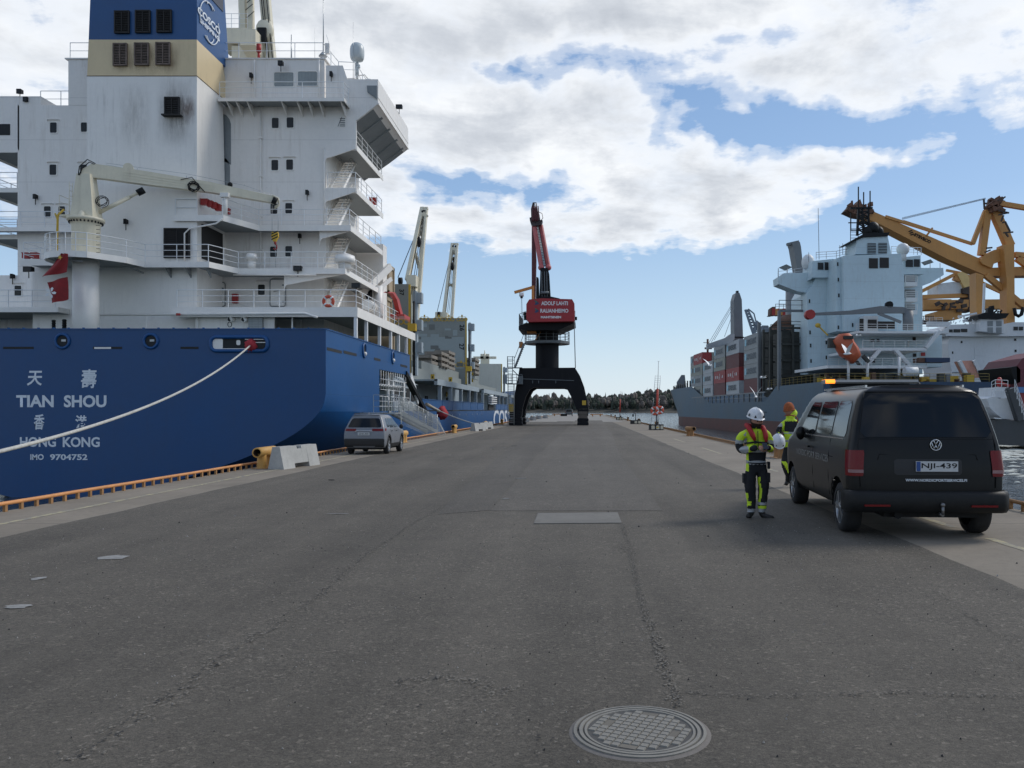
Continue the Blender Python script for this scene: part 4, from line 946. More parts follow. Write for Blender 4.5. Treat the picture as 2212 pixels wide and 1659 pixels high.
def loops(c, r1, n, sd):
    rr = random.Random(sd)
    for k in range(n):
        a = rr.uniform(.5, 1) * r1; b = rr.uniform(.6, 1) * r1; tl_ = rr.uniform(0, 3)
        m.tube([c + jd * (a * math.cos(t) * math.cos(tl_) - b * math.sin(t) * math.sin(tl_)) + Vector((0, 0, a * math.cos(t) * math.sin(tl_) * .9 + b * math.sin(t) * math.cos(tl_))) + jn * (-.28 - .02 * k) for t in [i * .45 for i in range(15)]], .022, 5)
loops(J(5.6, 14.95), .36, 5, 1); loops(J(.85, 13.6), .34, 3, 2)
m.tube([J(-.35, 15.0, -.2), J(-.3, 15.5, -.2), J(.1, 15.95, -.2), J(.5, 15.75, -.2)], .03, 5); m.tube([J(-.3, 15.0, -.25), J(-.15, 15.4, -.28), J(.2, 15.8, -.25), J(.45, 15.7, -.2)], .03, 5); m.tube([J(4.9, 15.3, -.26), J(5.5, 15.5, -.3), J(6.2, 14.7, -.26)], .025, 5)
m.ball(J(7.6, 15.35), .16, 8, 6); m.cyl(J(10.0, 14.6, -.3), J(10.25, 14.5, -.3), .22, 10)
tag(m.obj('hydraulic_hoses', BLACKP, cp), kind='stuff')
m = M()
for t in (2.6, 5.2, 8.4, 9.7): m.cyl(J(t, 15.4), J(t, 15.95 - t * .06), .015, 5)
m.tube([J(1.0, 15.9), J(5.2, 15.75), J(8.4, 15.4), J(10.1, 14.95)], .012, 4); m.tube([J(1.0, 15.8), J(10.0, 14.98)], .01, 4)
m.cyl(J(10.0, 14.5), (J(10.0, 0) + Vector((0, 0, 12.65))), .014, 5); m.cyl(J(10.35, 14.5), (J(10.35, 0) + Vector((0, 0, 12.65))), .014, 5); m.cyl((J(10.18, 12.0)), (J(10.2, 10.5)), .014, 5)
m.obj('wire_rope', STEEL, cp)
hk = J(10.18, 12.45); m = M(); m.prism([(hk.x - .18, hk.z + .22), (hk.x + .18, hk.z + .22), (hk.x + .22, hk.z - .05), (hk.x + .05, hk.z - .36), (hk.x - .1, hk.z - .36), (hk.x - .22, hk.z - .05)], 1, hk.y - .1, hk.y + .1); hb_ = m.obj('hook_block', YEL, cp)
m = M()
for k in range(3): z = hk.z + .1 - k * .17; m.add([(hk.x - .2, hk.y - .103, z - .05), (hk.x + .2, hk.y - .103, z + .13), (hk.x + .2, hk.y - .103, z + .21), (hk.x - .2, hk.y - .103, z + .03)], [(0, 1, 2, 3)])
m.obj('warning_stripes', BLACKP, cp)
m = M(); m.cyl(hk + Vector((0, 0, -.36)), hk + Vector((0, 0, -.5)), .07, 8); m.tube([hk + Vector((0, 0, -.5)), hk + Vector((.1, 0, -.6)), hk + Vector((.1, 0, -.78)), hk + Vector((-.02, 0, -.86)), hk + Vector((-.1, 0, -.78))], .035, 6); m.obj('hook', RED, cp)
m = M(); m.cyl((X_(-21.6), ly(50.15), LB), (X_(-21.6), ly(50.15), 14.65), .13, 12); m.box(X_(-21.85), X_(-21.35), ly(49.95), ly(50.35), 14.5, 14.75); m.tube([(X_(-21.6), ly(49.8), LB - .2), (X_(-22), ly(49.8), LB - .5), (X_(-23.6), ly(49.8), LB - .8), (X_(-23.9), ly(49.8), LB - 1.1), (X_(-23.9), ly(49.8), 10.4)], .05, 6); m.obj('jib_rest', WHITE2, ship)
m = M()   # ladder cage behind the tower, stay
lp = X_(-29.35); m.rail([(lp - .35, cy - .4, 12.75), (lp - .35, cy + .5, 12.75), (lp + .1, cy + .5, 12.75)], 1.1, 3, .6, .015)
m.box(lp - .35, lp + .3, cy - .4, cy + .5, 12.65, 12.75)
for s in (-.15, .15): m.cyl((lp + .25, cy + s - .3, 12.75), (lp + .25, cy + s - .3, 14.6), .018, 5)
for i in range(6): m.cyl((lp + .25, cy - .45, 12.9 + i * .3), (lp + .25, cy - .15, 12.9 + i * .3), .012, 4)
m.obj('crane_ladder', CRCREAM, cp)
m = M(); m.tube([(X_(-29.55), ly(46.6), 10.4), (X_(-29.5), ly(46.6), 12.6), (X_(-29.2), ly(46.7), 12.95)], .06, 8); m.tube([(X_(-29.5), ly(46.6), 12.3), (X_(-29.65), ly(46.6), 12.7)], .045, 6); m.obj('yellow_hose_boom', YEL, ship)
m = M()
for i in range(8): m.cyl((cx + .75, cy - .28, 10.6 + i * .22), (cx + .95, cy - .28, 10.6 + i * .22), .015, 4)
m.obj('column_rungs', BLACKP, cp)
# braces under the platform
m = M()
for (u0, v0, u1, v1, Y0_, Y1_) in ((180, 553, 235, 556, 46.2, 47), (235, 556, 310, 590, 47, 49.9), (118, 560, 178, 564, 46.4, 46)):
    m.beam(S1.y(u0, v0, Y0_ - 43), S1.y(u1, v1, Y1_ - 43), .05, .08)
for x in (-24.8, -23.6, -22.4): m.prism([(ly(49.15), 10.2), (ly(50), 10.2), (ly(50), 9.6)], 0, X_(x) - .03, X_(x) + .03)
split_obj(m, 'platform_bracing', UNDER, ship)
# ---- rescue boat davit on the starboard side
m = M(); p = S1.y(817, 640, 17); q = Vector((p.x, p.y, 0))
m.cyl((p.x, p.y, 7.7), (p.x, p.y, 10.6), .32, 16); m.beam((p.x - .9, p.y - 1.2, 9.9), (p.x + .5, p.y + 1.6, 12.3), .28, .5); m.beam((p.x - .5, p.y - .4, 9.8), (p.x + .6, p.y + 1.6, 11.4), .1, .3); m.box(p.x - 1.1, p.x - .3, p.y - .3, p.y + .5, 9.5, 10.5)
dv = m.obj('davit', WHITE2, ship)
m = M(); m.cyl((p.x - .7, p.y - .5, 9.9), (p.x - .35, p.y - .5, 9.9), .34, 14); m.obj('davit_winch', BLACKP, dv)
m = M(); a_ = [(833, 632), (845, 634), (853, 648), (858, 668), (862, 682)]; pp = [S1.x(u, v, SX - .1) for u, v in a_]; rows = []
for i, o in enumerate(pp):
    rows.append([o + Vector((-.15, 0, .0)), o + Vector((.15, 0, 0)), o + Vector((.15, .55 if i < 2 else .75, .15)), o + Vector((-.15, .55 if i < 2 else .75, .15))])
m.grid(rows, False, True); o = pp[-1]; m.box(o.x - .5, o.x + .6, o.y - 1.0, o.y + 1.0, o.z - .15, o.z); 
for k in range(5): m.add([(o.x + .6, o.y - 1 + k * .4, o.z - .15), (o.x + .6, o.y - .6 + k * .4, o.z - .15), (o.x + .6, o.y - .8 + k * .4, o.z - .45)], [(0, 1, 2)])
m.obj('boat_cradle_arm', mat('cradle_red', (.50, .06, .05), .5), dv)
for o in [c for c in COL.objects if c.parent is ship]: pass
# ---- things carried on the ship
def life_ring(loc, rz=0, r_=.375, name='lifebuoy'):
    m = M(); m.lathe([(r_ - .1 + .1 * math.cos(t), .07 * math.sin(t)) for t in [i * math.tau / 8 for i in range(9)]], (0, 0, 0), 1, 24)
    o = m.obj(name, ORANGE); o.location = loc; o.rotation_euler = (0, 0, rz)
    m = M()
    for a in (45, 135, 225, 315):
        c, s_ = math.cos(R(a)), math.sin(R(a)); m.cyl(((r_ - .1) * c - .05 * s_, 0, (r_ - .1) * s_ + .05 * c), ((r_ - .1) * c + .05 * s_, 0, (r_ - .1) * s_ - .05 * c), .115, 10, cap=False)
    m.obj('reflective_band', RW, o); return o
p = S1.y(709.5, 651, 6); tag(life_ring((p.x - 27, 49.0, p.z)), 'orange ring lifebuoy hung on the white stern railing of the blue ship', 'lifebuoy')
# liferaft canister
p = S1.y(799, 661, 13); m = M(); m.cyl((0, -.75, 0), (0, .75, 0), .36, 16)
o = m.obj('life_raft_canister', WHITE2); o.location = (p.x - 27, p.y + 43, p.z); tag(o, 'white liferaft canister behind the starboard railing of the blue ship', 'life raft')
m = M()
for y in (-.5, 0, .5): m.cyl((0, y - .03, 0), (0, y + .03, 0), .375, 14, cap=False)
m.obj('strap', BLACKP, o)
# mooring ropes
def catenary(a, b, sag, n=24): a, b = Vector(a), Vector(b); return [a.lerp(b, i / n) - Vector((0, 0, sag * 4 * (i / n) * (1 - i / n))) for i in range(n + 1)]
ra = W.y(541, 746, 42.9)
rb = Vector((-8.98, 5.9, .5))
P = catenary(ra, rb, 1.1, 60); m = M(); m.tube(P, .042, 8)
rp = m.obj('mooring_rope', ROPE); tag(rp, 'pale mooring rope sagging across the lettered blue stern from a red guard', 'rope')
m = M(); m.ball(tuple(P[0] + (P[1] - P[0]) * .05 + Vector((0, .12, 0))), .33, 10, 8, (1, .8, 1.05)); rnd = random.Random(2)
m.v = [(x + rnd.uniform(-.05, .05), y + rnd.uniform(-.05, .05), z + rnd.uniform(-.05, .05)) for x, y, z in m.v]
m.obj('chafe_guard', mat('red_canvas', (.42, .035, .045), .85, var=.3, vscale=4), rp)
ra = W.x(923, 874, -13.2); rb = W.x(1028, 916, -9.0)
P = catenary(ra, rb, .15); m = M(); m.tube(P, .05, 6); rp2 = m.obj('mooring_rope', ROPE); tag(rp2, 'taut mooring line with red guard, from blue ship side to paired concrete blocks', 'rope')
m = M(); a = W.x(921, 873, -13.1); b = W.x(948, 888, -12.5); m.cyl(a, b, .14, 10)
m.obj('rope_sleeve', TAN, rp2)
c = a.lerp(b, 1.28); m = M(); m.ball(tuple(c), .6, 12, 8, (.8, 1.2, .95)); m.v = [(x + rnd.uniform(-.1, .1), y + rnd.uniform(-.1, .1), z + rnd.uniform(-.1, .1)) for x, y, z in m.v]; m.obj('chafe_guard', MATS['red_canvas'], rp2)
# flags under the crane platform
def flag(u0, v0, u1, v1, corners, nm, label, deco):
    Y = 45.35; m = M(); n = 14; rows = []
    TL, TR, BL_, BR = [W.y(u, v, Y) for u, v in corners]
    for i in range(n + 1):
        s_ = i / n; row = []
        for j in range(n + 1):
            t = j / n; p = TL.lerp(TR, t).lerp(BL_.lerp(BR, t), s_); p.y += .10 * math.sin(t * 7 + s_ * 3) * (1 - t * .4); row.append(tuple(p))
        rows.append(row)
    m.grid(rows, True); o = m.obj(nm, mat('flag_red', (.27, .02, .022), .8, var=.25, vscale=3)); tag(o, label, 'flag', 'flags under the crane platform')
    return o, rows
o, rw = flag(0, 0, 0, 0, [(132, 547), (146, 548), (90, 598), (145, 588)], 'flag', 'upper red flag with small yellow star, hanging bunched under the crane platform', 0)
m = M(); c = Vector(rw[3][7]); 
def star(m, c, r_, a0=0): m.add([tuple(c + Vector(((r_ if k % 2 == 0 else r_ * .42) * math.sin(a0 + k * math.pi / 5), 0, (r_ if k % 2 == 0 else r_ * .42) * math.cos(a0 + k * math.pi / 5)))) for k in range(10)], [tuple(range(10))])
star(m, Vector((c.x, c.y - .13, c.z)), .15, .4); m.obj('star', YEL, o)
o, rw = flag(0, 0, 0, 0, [(102, 610), (145, 598), (112, 655), (149, 647)], 'flag', 'lower red flag with white five petal flower, under the crane platform', 0)
m = M(); c = W.y(109, 632, 45.15)
for k in range(5):
    a = k * math.tau / 5 + .3; d = Vector((math.sin(a), 0, math.cos(a))); e = Vector((d.z, 0, -d.x))
    m.add([tuple(c + d * .03), tuple(c + d * .13 + e * .08), tuple(c + d * .27 + e * .09), tuple(c + d * .32), tuple(c + d * .22 - e * .06)], [(0, 1, 2, 3, 4)])
m.obj('flower', RW, o)
# ---- cargo cranes standing further forward
def cargo_crane(Yb, base, legs, lab):
    cr_ = M(); 
    (bu, bv, bw, bh) = base; x0, x1, z0, z1 = S1.rect(bu - bw, bv - bh, bu + bw, bv + bh, Yb - 43)
    cr_.box(x0, x1, ly(Yb), ly(Yb) + 2.5, z0, z1); cr_.cyl(((x0 + x1) / 2, ly(Yb) + 1.3, 4), ((x0 + x1) / 2, ly(Yb) + 1.3, z0), .5, 16)
    root = cr_.obj('cargo_crane', CRCREAM, ship)
    ((a0, a1), (b0, b1)) = legs
    A0 = S1.y(*a0, Yb - 42.5); A1 = S1.y(*a1, Yb - 38); B0 = S1.y(*b0, Yb - 42.5); B1 = S1.y(*b1, Yb - 38)
    m = M(); m.beam(A0, A1, .42, .6); m.beam(B0, B1, .42, .6)
    for t in (.42, .72): 
        pa_, pb_ = A0.lerp(A1, t), B0.lerp(B1, t); mid = pa_.lerp(pb_, .5); m.beam(pa_, pb_, .3, .35); m.prism([(pa_.x, pa_.z - .5), (pa_.x, pa_.z + .6), (mid.x, mid.z + .15), (mid.x, mid.z - .15)], 1, pa_.y - .1, pa_.y + .1); m.prism([(pb_.x, pb_.z - .5), (pb_.x, pb_.z + .6), (mid.x, mid.z + .15), (mid.x, mid.z - .15)], 1, pa_.y - .1, pa_.y + .1)
    top0 = A1.lerp(A0, .1); top1 = B1.lerp(B0, .1); m.beam(top0, top1, .5, 1.1); m.box(A1.x - .25, B1.x + .25, A1.y - .3, A1.y + .3, A1.z - .15, A1.z + .1)
    m.obj('jib', CRCREAM, root)
    m = M()
    for t in (.22, .55, .8): q_ = A1.lerp(B1, t); m.cyl(q_ + Vector((0, -.4, -.4)), A0.lerp(B0, .1 + t * .7) + Vector((0, -.3, .5)), .04, 4)
    m.cyl(A1 + Vector((-.3, -.3, -2)), A0 + Vector((-1.0, -.3, .3)), .05, 4)
    q_ = A1.lerp(B1, .35); m.ball((q_.x, q_.y - .4, q_.z - 2.6), .3, 8, 6, (.7, .7, 1.6)); q_ = B0.lerp(B1, .68); m.ball((q_.x - .4, q_.y - .5, q_.z), .5, 8, 6, (.6, .6, 1.3))
    for t in (.2, .8): q_ = A1.lerp(B1, t); m.cyl(q_ + Vector((-.1, -.35, -.6)), q_ + Vector((.1, -.35, -.6)), .32, 10)
    m.cyl(A0 + Vector((-.9, -.4, -.1)), A0 + Vector((-.5, -.4, -.1)), .4, 10)
    m.obj('blocks_and_wires', BLACKP, root); return root
cargo_crane(93, (888, 606, 10, 12), (((880, 606), (913, 450)), ((900, 690), (920, 450))), '')
cargo_crane(128, (952, 681, 12, 7), (((959, 678), (977.5, 527)), ((976, 687), (987, 527))), '')
# crane behind the wheelhouse: house, twin jib going out of the picture
Yc = 66; root = M(); x0, x1, z0, z1 = S1.rect(484, 60, 535, 102, Yc - 43); root.box(x0 - .6, x1, ly(Yc), ly(Yc) + 2.6, z0 + .4, z1)
x0, x1, z0, z1 = S1.rect(497, 95, 535, 140, Yc - 43); root.box(x0, x1, ly(Yc) + .3, ly(Yc) + 2.2, z0 - 3, z1)
ck = root.obj('cargo_crane', CRCREAM, ship)
m = M(); 
x0, x1, z0, z1 = S1.rect(518, 63, 552, 97, Yc - 44); m.prism([(ly(Yc) - 1, z0), (ly(Yc) + 1, z0 - .6), (ly(Yc) + 1, z1), (ly(Yc) - 1, z1)], 0, x0, x1); m.obj('cab', CRCREAM, ck)
m = M()
for (u0, v0, u1, v1, w2) in ((526, 64, 524, -30, .5), (543, 70, 541, -30, .35), (585, 130, 570, -30, .75)): m.beam(S1.y(u0, v0, Yc - 42), S1.y(u1, v1, Yc - 42), w2, .6)
p = S1.y(572, 65, Yc - 42.3); m.ball((p.x, p.y, p.z), 1.0, 12, 8, (.75, .4, .9)); m.obj('jib', CRCREAM, ck)
m = M()
for u0, u1 in ((577, 562), (581, 566), (589, 573)): m.cyl(S1.y(u0, 130, Yc - 42.5), S1.y(u1, -30, Yc - 42.5), .04, 4)
p = S1.y(568, 75, Yc - 42.7); m.box(p.x - .4, p.x + .3, p.y - .2, p.y, p.z - .6, p.z + .5)
for k in range(4): p = S1.y(530 + 3 * (k % 2), -10 + k * 16, Yc - 42.4); m.beam(p, p + Vector((.6, 0, .5)), .04)
m.obj('blocks_and_wires', BLACKP, ck)
m = M(); m.rail([S1.y(480, 62, Yc - 43), S1.y(500, 62, Yc - 43), S1.y(535, 62, Yc - 43)], 1.2, 3, .8, .02); m.obj('railing', RW, ck)
# tan cargo units stacked before the bridge
for k in range(4):
    m = M(); m.box(-3, 0, 0, 2, 0, 2.3)
    for z in (.0, 2.1): m.box(.0, .12, 0, 2, z, z + .25)
    for y in (0, 1.8): m.box(.0, .12, y, y + .2, 0, 2.3)
    o = m.obj('cargo_container', TAN); tag(o, 'tan cargo container behind the white davit, %s of four' % ('lowest', 'second from bottom', 'third from bottom', 'topmost')[k], 'container', 'tan containers before the bridge')
    o.location = (-15.8 + (.2 if k % 2 else 0), 66.5, 3.2 + k * 2.6)
# small mast and funnel top far forward
m = M(); p = S1.y(1047, 800, 175 - 43); m.box(p.x - .9, p.x + .9, p.y, p.y + 1, 4, lz(790, 175) + 2.5); q_ = lz(775, 175); m.box(p.x - 2.4, p.x + 2.4, p.y, p.y + .8, q_, q_ + .5); m.cyl((p.x, p.y, q_), (p.x, p.y, lz(764, 175)), .25, 8); m.cyl((p.x, p.y, lz(764, 175)), (p.x, p.y, lz(757, 175)), .1, 6); m.obj('fore_mast', CRCREAM, ship)
# accommodation ladder
g0, g1 = W.x(893, 888, -11.4), W.x(932, 940, -9.9)
gr = thing('gangway', 'steel accommodation ladder with safety net slanting from the blue ship down to the quay', 'gangway')
A = Vector((-11.6, 51.0, 1.5)); B = Vector((-9.75, 54.0, .2)); d = (B - A); s_ = Vector((d.y, -d.x, 0)).normalized() * .42
m = M()
for sg in (-1, 1): m.beam(A + s_ * sg, B + s_ * sg, .06, .22)
for i in range(22): q_ = A.lerp(B, (i + .5) / 22); m.beam(q_ - s_, q_ + s_, .2, .03)
m.obj('treads', STEEL, gr)
m = M()
for sg in (-1, 1):
    for h in (.5, 1.0): m.cyl(A + s_ * sg + Vector((0, 0, h)), B + s_ * sg + Vector((0, 0, h)), .022, 5)
    for i in range(9): q_ = A.lerp(B, i / 8) + s_ * sg; m.cyl(q_, q_ + Vector((0, 0, 1.02)), .02, 5)
m.obj('handrail', STEEL, gr)
m = M(); o = Vector((-12.6, 45.1, 1.6)); m.box(-13.2, -11.1, 49.2, 51.4, 1.38, 1.48); m.rail([(-12.4, 49.25, 1.48), (-11.15, 49.25, 1.48), (-11.15, 50.8, 1.48)], 1.05, 3, .6, .02); m.obj('top_platform', STEEL, gr)
NET = mat('net_cord', (.50, .51, .48), .9)
m = M(); C_ = B + Vector((.5, .4, 0)); out_ = Vector((.55, -.1, 0))
def N(t, h): 
    q_ = A.lerp(B, t); return q_ + s_ + out_ * (.4 + .5 * t) * (1 - h / 1.1 if h > 0 else 1) + Vector((0, 0, h - .9 * (1 - max(h, 0) / 1.0) * min(1, max(0, q_.z + .1)) * 0 - 0)) 
for i in range(46):
    t = i / 45
    for sg in (-.13, .13):
        t2 = min(1, max(0, t + sg)); a = A.lerp(B, t) + s_ + Vector((0, 0, 1.0)); b = A.lerp(B, t2) + s_ + out_ * (.3 + .7 * t2); b.z = max(.06, b.z - .75); m.cyl(a, b, .008, 3, cap=False)
for i in range(18):
    t = i / 17; a = A.lerp(B, t) + s_ + out_ * (.3 + .7 * t); a.z = max(.06, a.z - .75); b = a - out_ * .6 - Vector((.9, 0, 0)); m.cyl(a, b, .008, 3, cap=False)
m.obj('safety_net', NET, gr)
m = M(); m.cyl((B.x + .25, B.y + .6, .03), (B.x + .2, B.y + .6, 1.35), .03, 6); m.cyl((B.x - .6, B.y + .6, .03), (B.x - .6, B.y + .6, 1.3), .03, 6); m.cyl((B.x + .2, B.y + .6, 1.3), (B.x - .7, B.y + .6, 1.3), .02, 5); m.box(B.x - .5, B.x + .6, B.y + .35, B.y + .9, .004, .03); m.obj('foot_frame', STEEL, gr)
# gear inside the side opening
m = M()
for Y in (56.5, 60, 61.5): m.cyl((SX - .8, ly(Y), 1.5), (SX - .8, ly(Y), 4.3), .16, 10)
m.box(SX - 1.0, SX - .5, ly(54.4), ly(63), 3.3, 3.4)
for i in range(12): y = ly(55 + i * .7); m.cyl((SX - .05, y, 3.0), (SX - .05, y, 4.3), .025, 5); m.cyl((SX - .05, y, 3.4), (SX - .7, y + .3, 3.1), .02, 5)
for z in (3.0, 3.35, 3.7): m.cyl((SX - .05, ly(54.8), z), (SX - .05, ly(63), z), .02, 5)
m.rail([(SX - .05, ly(54.5), 1.55), (SX - .05, ly(64), 1.55)], 1.0, 3, .9, .022)
m.obj('side_port_frames', RW, ship)
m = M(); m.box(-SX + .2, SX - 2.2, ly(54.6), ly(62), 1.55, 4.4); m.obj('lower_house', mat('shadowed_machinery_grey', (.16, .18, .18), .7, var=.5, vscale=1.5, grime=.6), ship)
m = M(); m.beam((SX - .1, ly(62.5), 4.4), (SX + .1, ly(69.5), 1.5), .4, .35); m.obj('ladder_arm', BLACKP, ship)
m = M(); m.beam((SX - .05, ly(64.5), 4.3), (SX + .05, ly(67.0), 2.3), .12, .6); m.box(SX - 1.1, SX - .9, ly(66), ly(66.4), 1.6, 3.8); split_obj(m, 'davit_frame', RW, ship)
# control cabin and low houses ahead of the bridge
m = M(); m.box(X_(-20), X_(-15.2), ly(66.5), ly(76), 1.55, 3.9); m.prism([(X_(-20), 3.9), (X_(-15.0), 3.9), (X_(-16.5), 4.6), (X_(-19), 4.6)], 1, ly(66.5), ly(76)); dh = m.obj('deck_locker', GREYB, ship)
m = M()
for i in range(4): m.box(X_(-15.19), X_(-15.15), ly(67 + i * 2.2), ly(68.6 + i * 2.2), 2.4, 3.5)
split_obj(m, 'dark_doorway', DARKIN, dh)
m = M(); m.box(SX - .1, SX + .01, ly(118), ly(125.5), 1.62, 2.4); m.obj('side_recess', DARKIN, ship)
m = M()
for k in range(4): m.box(SX + .02, SX + .5, ly(117.5), ly(125), 2.5 + k * .3, 2.65 + k * .3)
m.obj('boarding_panel', RW, ship)
m = M()
for k in range(3): m.box(SX + .03, SX + .49, ly(117.6), ly(124.9), 2.655 + k * .3, 2.795 + k * .3)
m.obj('boarding_panel_stripes', BLACKP, ship)
# ================================================= quay furniture
OCH = mat('bollard_ochre', (.60, .33, .085), .6, var=.18, vscale=3, grime=.35, streak=.3, scol=(.2, .08, .03))
OCHR = mat('rusty_ochre', (.36, .19, .075), .75, var=.3, vscale=4, grime=.5)
RAILO = mat('edge_rail_orange', (.62, .27, .09), .6, var=.25, vscale=3, grime=.3)
BCON = concrete_mat('barrier_concrete', (.46, .455, .43), False, .35)
def edge_rail(x, y0, y1, label, mt, inner):
    t = thing('edge_rail', label, 'kerb rail', (x, 0, 0)); m = M()
    P = [(mn.noise(Vector((y * .3, x, 0))) * .012, y, .135 + mn.noise(Vector((y * .5, x, 9))) * .006) for y in [y0 + (y1 - y0) * i / 260 for i in range(261)]]
    m.tube(P, .034, 7); m.obj('pipe', mt, t)
    m = M(); y = y0
    while y < y1: m.box(-.022, .022, y - .03, y + .03, .0, .125); y += .385
    tag(m.obj('posts', OCHR, t), kind='stuff')
edge_rail(-9.33, 3, 230, 'low orange pipe rail along the left quay edge before the blue ship', RAILO, 1)
edge_rail(7.14, 3, 250, 'low rusty pipe rail along the right quay edge above the open water', OCHR, -1)
def bollard(mt=OCH):
    t = thing('bollard', '', 'bollard', (0, 0, 0), 0, 'double post pipe bollards on the quay edges'); m = M()
    m.lathe([(.105, -.62), (.14, -.62), (.14, .62), (.105, .62)], (0, 0, .46), 1, 22); p = m.obj('pipe', mt, t)
    m = M(); m.lathe([(.105, -.61), (.10, .61)], (0, 0, .46), 1, 16); m.lathe([(.104, 0), (0, 0)], (0, .1, .46), 1, 16); m.obj('pipe_bore', mat('bore_rust', (.09, .05, .03), .9, var=.4), t)
    for y in (-.27, .3): m = M(); m.lathe([(.15, 0), (.135, .03), (.125, .08), (.122, .42)], (0, y, 0), 2, 20); m.obj('post', mt, t)
    m = M(); m.box(-.22, .22, -.5, .52, .0, .012); m.obj('base_plate', OCHR, t); return t
b0 = bollard()
LB_ = [(5.9, 'nearest ochre double bollard on the left edge, holding the pale mooring rope'), (23.5, 'ochre double bollard in the left foreground before the concrete barrier'), (41.6, 'ochre double bollard just beyond the silver car'), (58.3, 'ochre double bollard between the gangway foot and the paired concrete blocks'), (77, 'ochre double bollard just past the paired concrete blocks on the left'), (93, 'ochre double bollard at the left foot of the harbour crane'), (112, ''), (130, ''), (148, '')]
for k, (y, lb) in enumerate(LB_):
    o = b0 if k == 0 else dup(b0)
    o.location = (-8.98, y, 0); o['label'] = lb or 'small distant ochre bollard on the left edge beyond the crane, %s' % {6: 'nearest', 7: 'middle one', 8: 'furthest'}[k]
RBY = [(28.4, 'brown double bollard behind the person with the orange hat'), (51.8, 'worn bollard on the right edge, nearest one left of the persons'), (75.2, 'dark bollard just behind the life saving ladder block'), (98.6, 'bollard at the right of the lamp post block'), (122, 'distant right edge bollard between the lamp block and the further ladder station'), (145.4, 'distant right edge bollard just past the further ladder station'), (168.8, 'second from last tiny bollard on the right edge'), (192, 'furthest tiny bollard on the right edge')]
b1 = bollard(OCHR)
for k, (y, lb) in enumerate(RBY):
    o = b1 if k == 0 else dup(b1)
    o.location = (6.78, y, 0); o['label'] = lb
    if k in (1,): o.rotation_euler = (0, 0, R(14))
def barrier():
    m = M(); L, w0, w1, h = 1.06, .24, .11, .62
    # profile with top lifting notch and forklift slot
    for (y0, y1, z0, z1) in ((-L, -.42, 0, h), (-.42, .42, .13, h), (.42, L, 0, h)):
        if y0 == -.42: segs = [(-.42, -.13, .13, h), (-.13, .13, .13, h - .09), (.13, .42, .13, h)]
        else: segs = [(y0, y1, z0, z1)]
        for a, b, c, d in segs:
            f = lambda z: w0 + (w1 - w0) * (z / h) ** .8
            m.add([(-f(c), a, c), (f(c), a, c), (f(c), b, c), (-f(c), b, c), (-f(d), a, d), (f(d), a, d), (f(d), b, d), (-f(d), b, d)], [(3,2,1,0),(4,5,6,7),(0,1,5,4),(1,2,6,5),(2,3,7,6),(3,0,4,7)])
    return m
bm_ = barrier().mesh('concrete_barrier', BCON)
def put_barrier(x, y, rz, lb):
    o = bpy.data.objects.new('concrete_barrier', bm_); COL.objects.link(o); o.location = (x, y, 0); o.rotation_euler = (0, 0, rz); tag(o, lb, 'concrete barrier', 'concrete barriers along the left edge'); return o
cb = put_barrier(-8.28, 23.9, R(-9), 'large pale concrete barrier in the left foreground beside the ochre bollard')
m = M()
for y in (-.09, .09): m.tube([(-.03, y, .52), (0, y, .60), (.03, y, .52)], .01, 5)
m.obj('lifting_loop', mat('dark_steel', (.05, .045, .04), .6), cb)
put_barrier(-8.1, 64.6, R(-15), 'nearer of the paired concrete barriers between gangway and crane'); put_barrier(-8.15, 71.2, R(-12), 'further of the paired concrete barriers between gangway and crane')
for x, y, lb in ((-7.7, 113, 'distant concrete barrier showing between the crane legs, nearest of the four'), (-7.6, 128, 'second distant concrete barrier between the crane legs'), (-7.7, 147, 'third distant concrete barrier between the crane legs'), (-7.0, 158, 'furthest distant concrete barrier between the crane legs')): put_barrier(x, y, R(20), lb)
